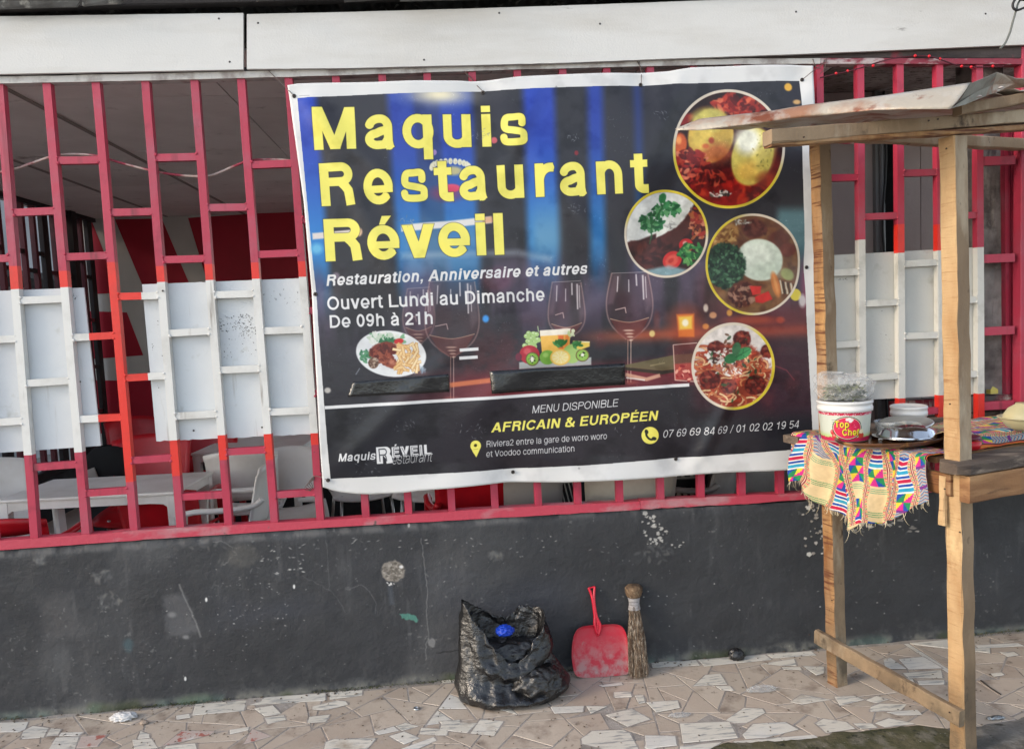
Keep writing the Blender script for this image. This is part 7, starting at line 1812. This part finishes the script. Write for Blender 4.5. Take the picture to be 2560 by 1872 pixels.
# ------------------------------------------------------------------ red dustpan
M_dp = mat('dusty_red_plastic', (206, 34, 58), .5, [((196, 74, 84), 9, .5, .7), ((176, 120, 118), 34, .62, .74)], [(40, .0012)], grad=((188, 160, 156), .0, .18, 26), rlayer=(9, .35, .7))
M_dph = mat('red_handle_plastic', (222, 30, 58), .35, [((206, 60, 80), 6, .5, .7)])
dp = thing('dustpan', 'dusty red plastic dustpan leaning upright against the charcoal wall', 'dustpan', tuple(G(1505, 1692)))
d0 = G(1440, 1696); d1 = G(1571, 1687)
dz_ = Vector((0, .105, .40)).normalized(); dxv = (d1-d0).normalized(); dn = dxv.cross(dz_).normalized()
org = (d0+d1)/2
def dpp(px, py, off=0.0):
    p = PL(px, py, org, dn); return p-dn*off*(1 if dn.y < 0 else -1)*-1
def z9(x, y): return (1100+x*.2857, 1400+y*.2857)
sgn = 1 if dn.y < 0 else -1            # dn towards the camera is +sgn
outl_ = [z9(*p) for p in ((1190, 1035), (1160, 960), (1146, 850), (1148, 740), (1165, 650), (1195, 595), (1250, 568), (1330, 564), (1370, 560), (1420, 560), (1500, 553), (1570, 556), (1610, 590), (1636, 660), (1646, 760), (1650, 880), (1655, 990), (1645, 1003), (1500, 1014), (1350, 1028))]
pts3 = [PL(x, y, org, dn) for x, y in outl_]
cen = sum(pts3, Vector())/len(pts3)
def ringd(k, off): return [cen+(p-cen)*k+dn*sgn*off for p in pts3]
rim = [0 if i in (0, 16, 17, 18, 19) else 1 for i in range(20)]
rings = [ringd(1.0, -.002), ringd(1.0, .016), ringd(.975, .018), ringd(.94, .004), ringd(.7, .002), ringd(.35, .001)]
# the lip at the bottom stays flat
for r_, off in ((1, .016), (2, .018)):
    for i in range(20):
        if not rim[i]: rings[r_][i] = rings[r_][i]-dn*sgn*(off-.003)
mb = MB(); n = 20; vs = [p for r_ in rings for p in r_]+[cen]; fs = [(r_*n+i, r_*n+(i+1) % n, (r_+1)*n+(i+1) % n, (r_+1)*n+i) for r_ in range(5) for i in range(n)]+[(5*n+i, 5*n+(i+1) % n, 6*n) for i in range(n)]+[tuple(range(n-1, -1, -1))]
mb.add(vs, fs); mb.build('blade', M_dp, dp, smooth=True, subd=2)
def prong(px_pts, r_, nm, ht=.01):
    pp = [PL(*z9(x, y), org, dn)+dn*sgn*o_ for x, y, o_ in px_pts]; mb = MB(); c_ = crom(pp, 5); mb.tube(c_, [r_*(1-.25*i/len(c_)) for i in range(len(c_))], 10); mb.build(nm, M_dph, dp, smooth=True)
prong([(1375, 640, .008), (1352, 560, .012), (1352, 480, .012), (1335, 350, .014), (1316, 280, .014), (1297, 238, .014)], .0082, 'handle')
prong([(1385, 650, .008), (1400, 570, .012), (1368, 490, .012), (1348, 380, .014), (1345, 300, .014), (1350, 226, .014)], .0074, 'handle')
prong([(1380, 660, .006), (1378, 560, .010), (1360, 470, .010), (1340, 360, .010)], .007, 'handle_web')
prong([(1298, 240, .014), (1322, 236, .012), (1350, 226, .014)], .004, 'handle_end')
# ------------------------------------------------------------------ short straw broom
br_ = thing('hand_broom', 'short straw hand broom bound with grey twine, leaning beside the red dustpan', 'broom', tuple(G(1597, 1688)))
M_straw = mat('dry_straw', (156, 132, 108), .8, [((92, 72, 56), 120, .45, .55, (1, 1, .02)), ((206, 192, 172), 150, .53, .60, (1, 1, .02))], vary=.1)
M_strawd = mat('fibre_clump', (124, 100, 76), .9, [((86, 66, 50), 40, .45, .6), ((160, 136, 108), 60, .55, .66)], [(120, .004)])
M_bind = mat('grey_binding', (176, 172, 172), .5, [((130, 126, 126), 60, .5, .6, (.4, .4, 2))], [(60, .003, (.3, .3, 2))])
by0 = -.135
def bp(x, y, yy): return P(*z9(x, y), yy)
hc = bp(1693, 255, -.03); hb = bp(1697, 320, -.035); bt = bp(1700, 425, -.042); ft = bp(1740, 1010, by0); ft.z = .004
rs = random.Random(17); st = MB()
for k in range(520):
    a_ = rs.uniform(0, 6.28); q = math.sqrt(rs.random()); rx0, rx1 = .024, .046
    top_ = bt+Vector((rx0*q*math.cos(a_), rx0*.8*q*math.sin(a_), rs.uniform(0, .02)))
    tip = Vector((ft.x+.001+rx1*q*math.cos(a_)+rs.gauss(0, .004), ft.y+.026*q*math.sin(a_), .002+max(0, rs.gauss(0, .012))+(.05*rs.random()**3)))
    m_ = top_.lerp(tip, .5)+Vector((rs.gauss(0, .0025)+.003*math.cos(a_), rs.gauss(0, .002), 0)); r0_ = rs.uniform(.0006, .0012)
    st.tube([top_, top_.lerp(m_, .5), m_, m_.lerp(tip, .5), tip], [r0_, r0_, r0_, r0_*.8, r0_*.5], 4, caps=False)
st.build('bristles', M_straw, br_, kind='stuff')
mb = MB()
def head(u, v):
    a_ = 2*math.pi*u; r_ = float(np.interp(v, [0, .15, .5, .8, .95, 1], [.029, .036, .041, .040, .032, .001])); d = 1+.10*mnoise.noise(Vector((math.cos(a_)*5, math.sin(a_)*5, v*6)))
    c = hb.lerp(hc+Vector((0, 0, .022)), v); return (c.x+r_*d*math.cos(a_), c.y+r_*.85*d*math.sin(a_), c.z+.002*mnoise.noise(Vector((u*30, v*9, 0))))
mb.grid(head, 40, 20, closed=True); mb.build('head', M_strawd, br_, smooth=True)
mb = MB(); mb.grid(lambda u, v: tuple(hb.lerp(bt, v)+Vector((( .030-.005*math.sin(v*3.1)+.0006*math.sin(v*60))*math.cos(u*6.283), (.024-.004*math.sin(v*3.1)+.0006*math.sin(v*60))*math.sin(u*6.283), 0))), 28, 50, closed=True); mb.build('binding', M_bind, br_, smooth=True)
# ------------------------------------------------------------------ small litter
def crumple(label, name, cat, px, py, r_, m, sx=1, sy=1, sz=.7, seed=1, group=None, amp=.35):
    c = G(px, py); mb = MB()
    def f(u, v):
        a_ = 2*math.pi*u; b_ = math.pi*(v-.5); p = Vector((math.cos(a_)*math.cos(b_), math.sin(a_)*math.cos(b_), math.sin(b_)))
        d = 1+amp*ridg(p*1.8+Vector((seed, seed, 0)), 3)*.5; return (c.x+p.x*r_*sx*d, c.y+p.y*r_*sy*d+r_*.3, max(.004, r_*sz*.9+p.z*r_*sz*d))
    mb.grid(f, 56, 36, closed=True); o = mb.build(name, m, None, smooth=True, loc=tuple(c)); tag(o, label, cat, group); return o
crumple('small knotted black plastic bag lying by the wall between broom and stall', 'small_black_bag', 'bag', 1843, 1650, .032, M_bag, 1, .8, .8, 3)
crumple('crumpled clear plastic scrap on the paving left of the back post', 'plastic_scrap', 'litter', 1905, 1728, .019, M_clear, 2.3, .8, .5, 5, amp=1.0)
crumple('smaller grey plastic scrap on the paving in front of the broom', 'plastic_scrap', 'litter', 1700, 1790, .015, M_clear, 1.9, .8, .3, 8, amp=1.1)
crumple('crumpled white tissue on the paving at the far left', 'tissue', 'tissue', 308, 1800, .022, mat('white_tissue', (232, 230, 228), .9), 1.7, .9, .6, 9, amp=.9)
crumple('rounded pale pebble beside the white tissue', 'pebble', 'pebble', 360, 1810, .012, mat('pale_pebble', (176, 158, 142), .8), 1.3, 1, .7, 4, amp=.2)
c = G(1041, 1772); mb = MB(); mb.lathe([(.013, .0), (.0145, .003), (.013, .007), (.010, .008), (.009, .004), (.001, .003)], c, 24); o = mb.build('bottle_cap', M_steeld, None, smooth=True); tag(o, 'metal bottle cap lying on the paving left of the rubbish bag', 'bottle cap')
crumple('bent silver foil scrap on the cement at the right edge', 'foil_scrap', 'litter', 2490, 1798, .014, M_steeld, 2.0, .7, .4, 6, amp=.6)
wire('twig', [G(2452, 1702)+Vector((0, 0, .004)), G(2475, 1722)+Vector((0, 0, .008)), G(2502, 1737)+Vector((0, 0, .004))], .003, mat('dark_twig', (60, 52, 46), .9)); tag(bpy.data.objects['twig'], 'thin dark twig on the paving right of the front post', 'twig')
# crumbs, leaf bits and grit: nobody could count them
gr_ = MB(); rg = random.Random(23)
for _ in range(900):
    x_ = rg.uniform(-2.1, 3.0); lim = .30+(x_+1.92)*.17+.1; y_ = -rg.random()**(2.2 if rg.random() < .5 else 1)*lim; s_ = rg.uniform(.0012, .0042)*(1.4 if y_ > -.05 else 1)
    a_ = rg.uniform(0, 3.14); z_ = .004; c = Vector((x_, y_-.012, z_)); u_ = Vector((math.cos(a_), math.sin(a_), 0))*s_*rg.uniform(1, 2.2); w_ = Vector((-math.sin(a_), math.cos(a_), 0))*s_
    gr_.add([c-u_, c-w_, c+u_, c+w_, c+Vector((0, 0, s_*.7))], [(0, 1, 4), (1, 2, 4), (2, 3, 4), (3, 0, 4)])
gr_.build('grit', mat('dark_grit', (92, 80, 66), .9, vary=.1), None, kind='stuff')
ms = MB()      # moss and mortar crumbs along the foot of the wall
for _ in range(2600):
    x_ = rg.uniform(-2.2, 3.1)
    if fbm(np.array([x_*2.2]), np.array([3.0]), 5)[0] < .42: continue
    y_ = -.012-abs(rg.gauss(0, .010)); s_ = rg.uniform(.002, .006); c = Vector((x_, y_, rg.uniform(.0, .010)))
    p3 = [c+Vector((rg.uniform(-s_, s_), rg.uniform(-s_, s_), rg.uniform(0, s_*1.4))) for _ in range(4)]
    ms.add(p3, [(0, 1, 2), (0, 2, 3), (0, 3, 1), (1, 3, 2)])
ms.build('moss', mat('moss_and_crumbs', (96, 96, 70), .95, [((62, 70, 36), 4, .45, .55), ((140, 134, 120), 7, .55, .62)]), None, kind='stuff')
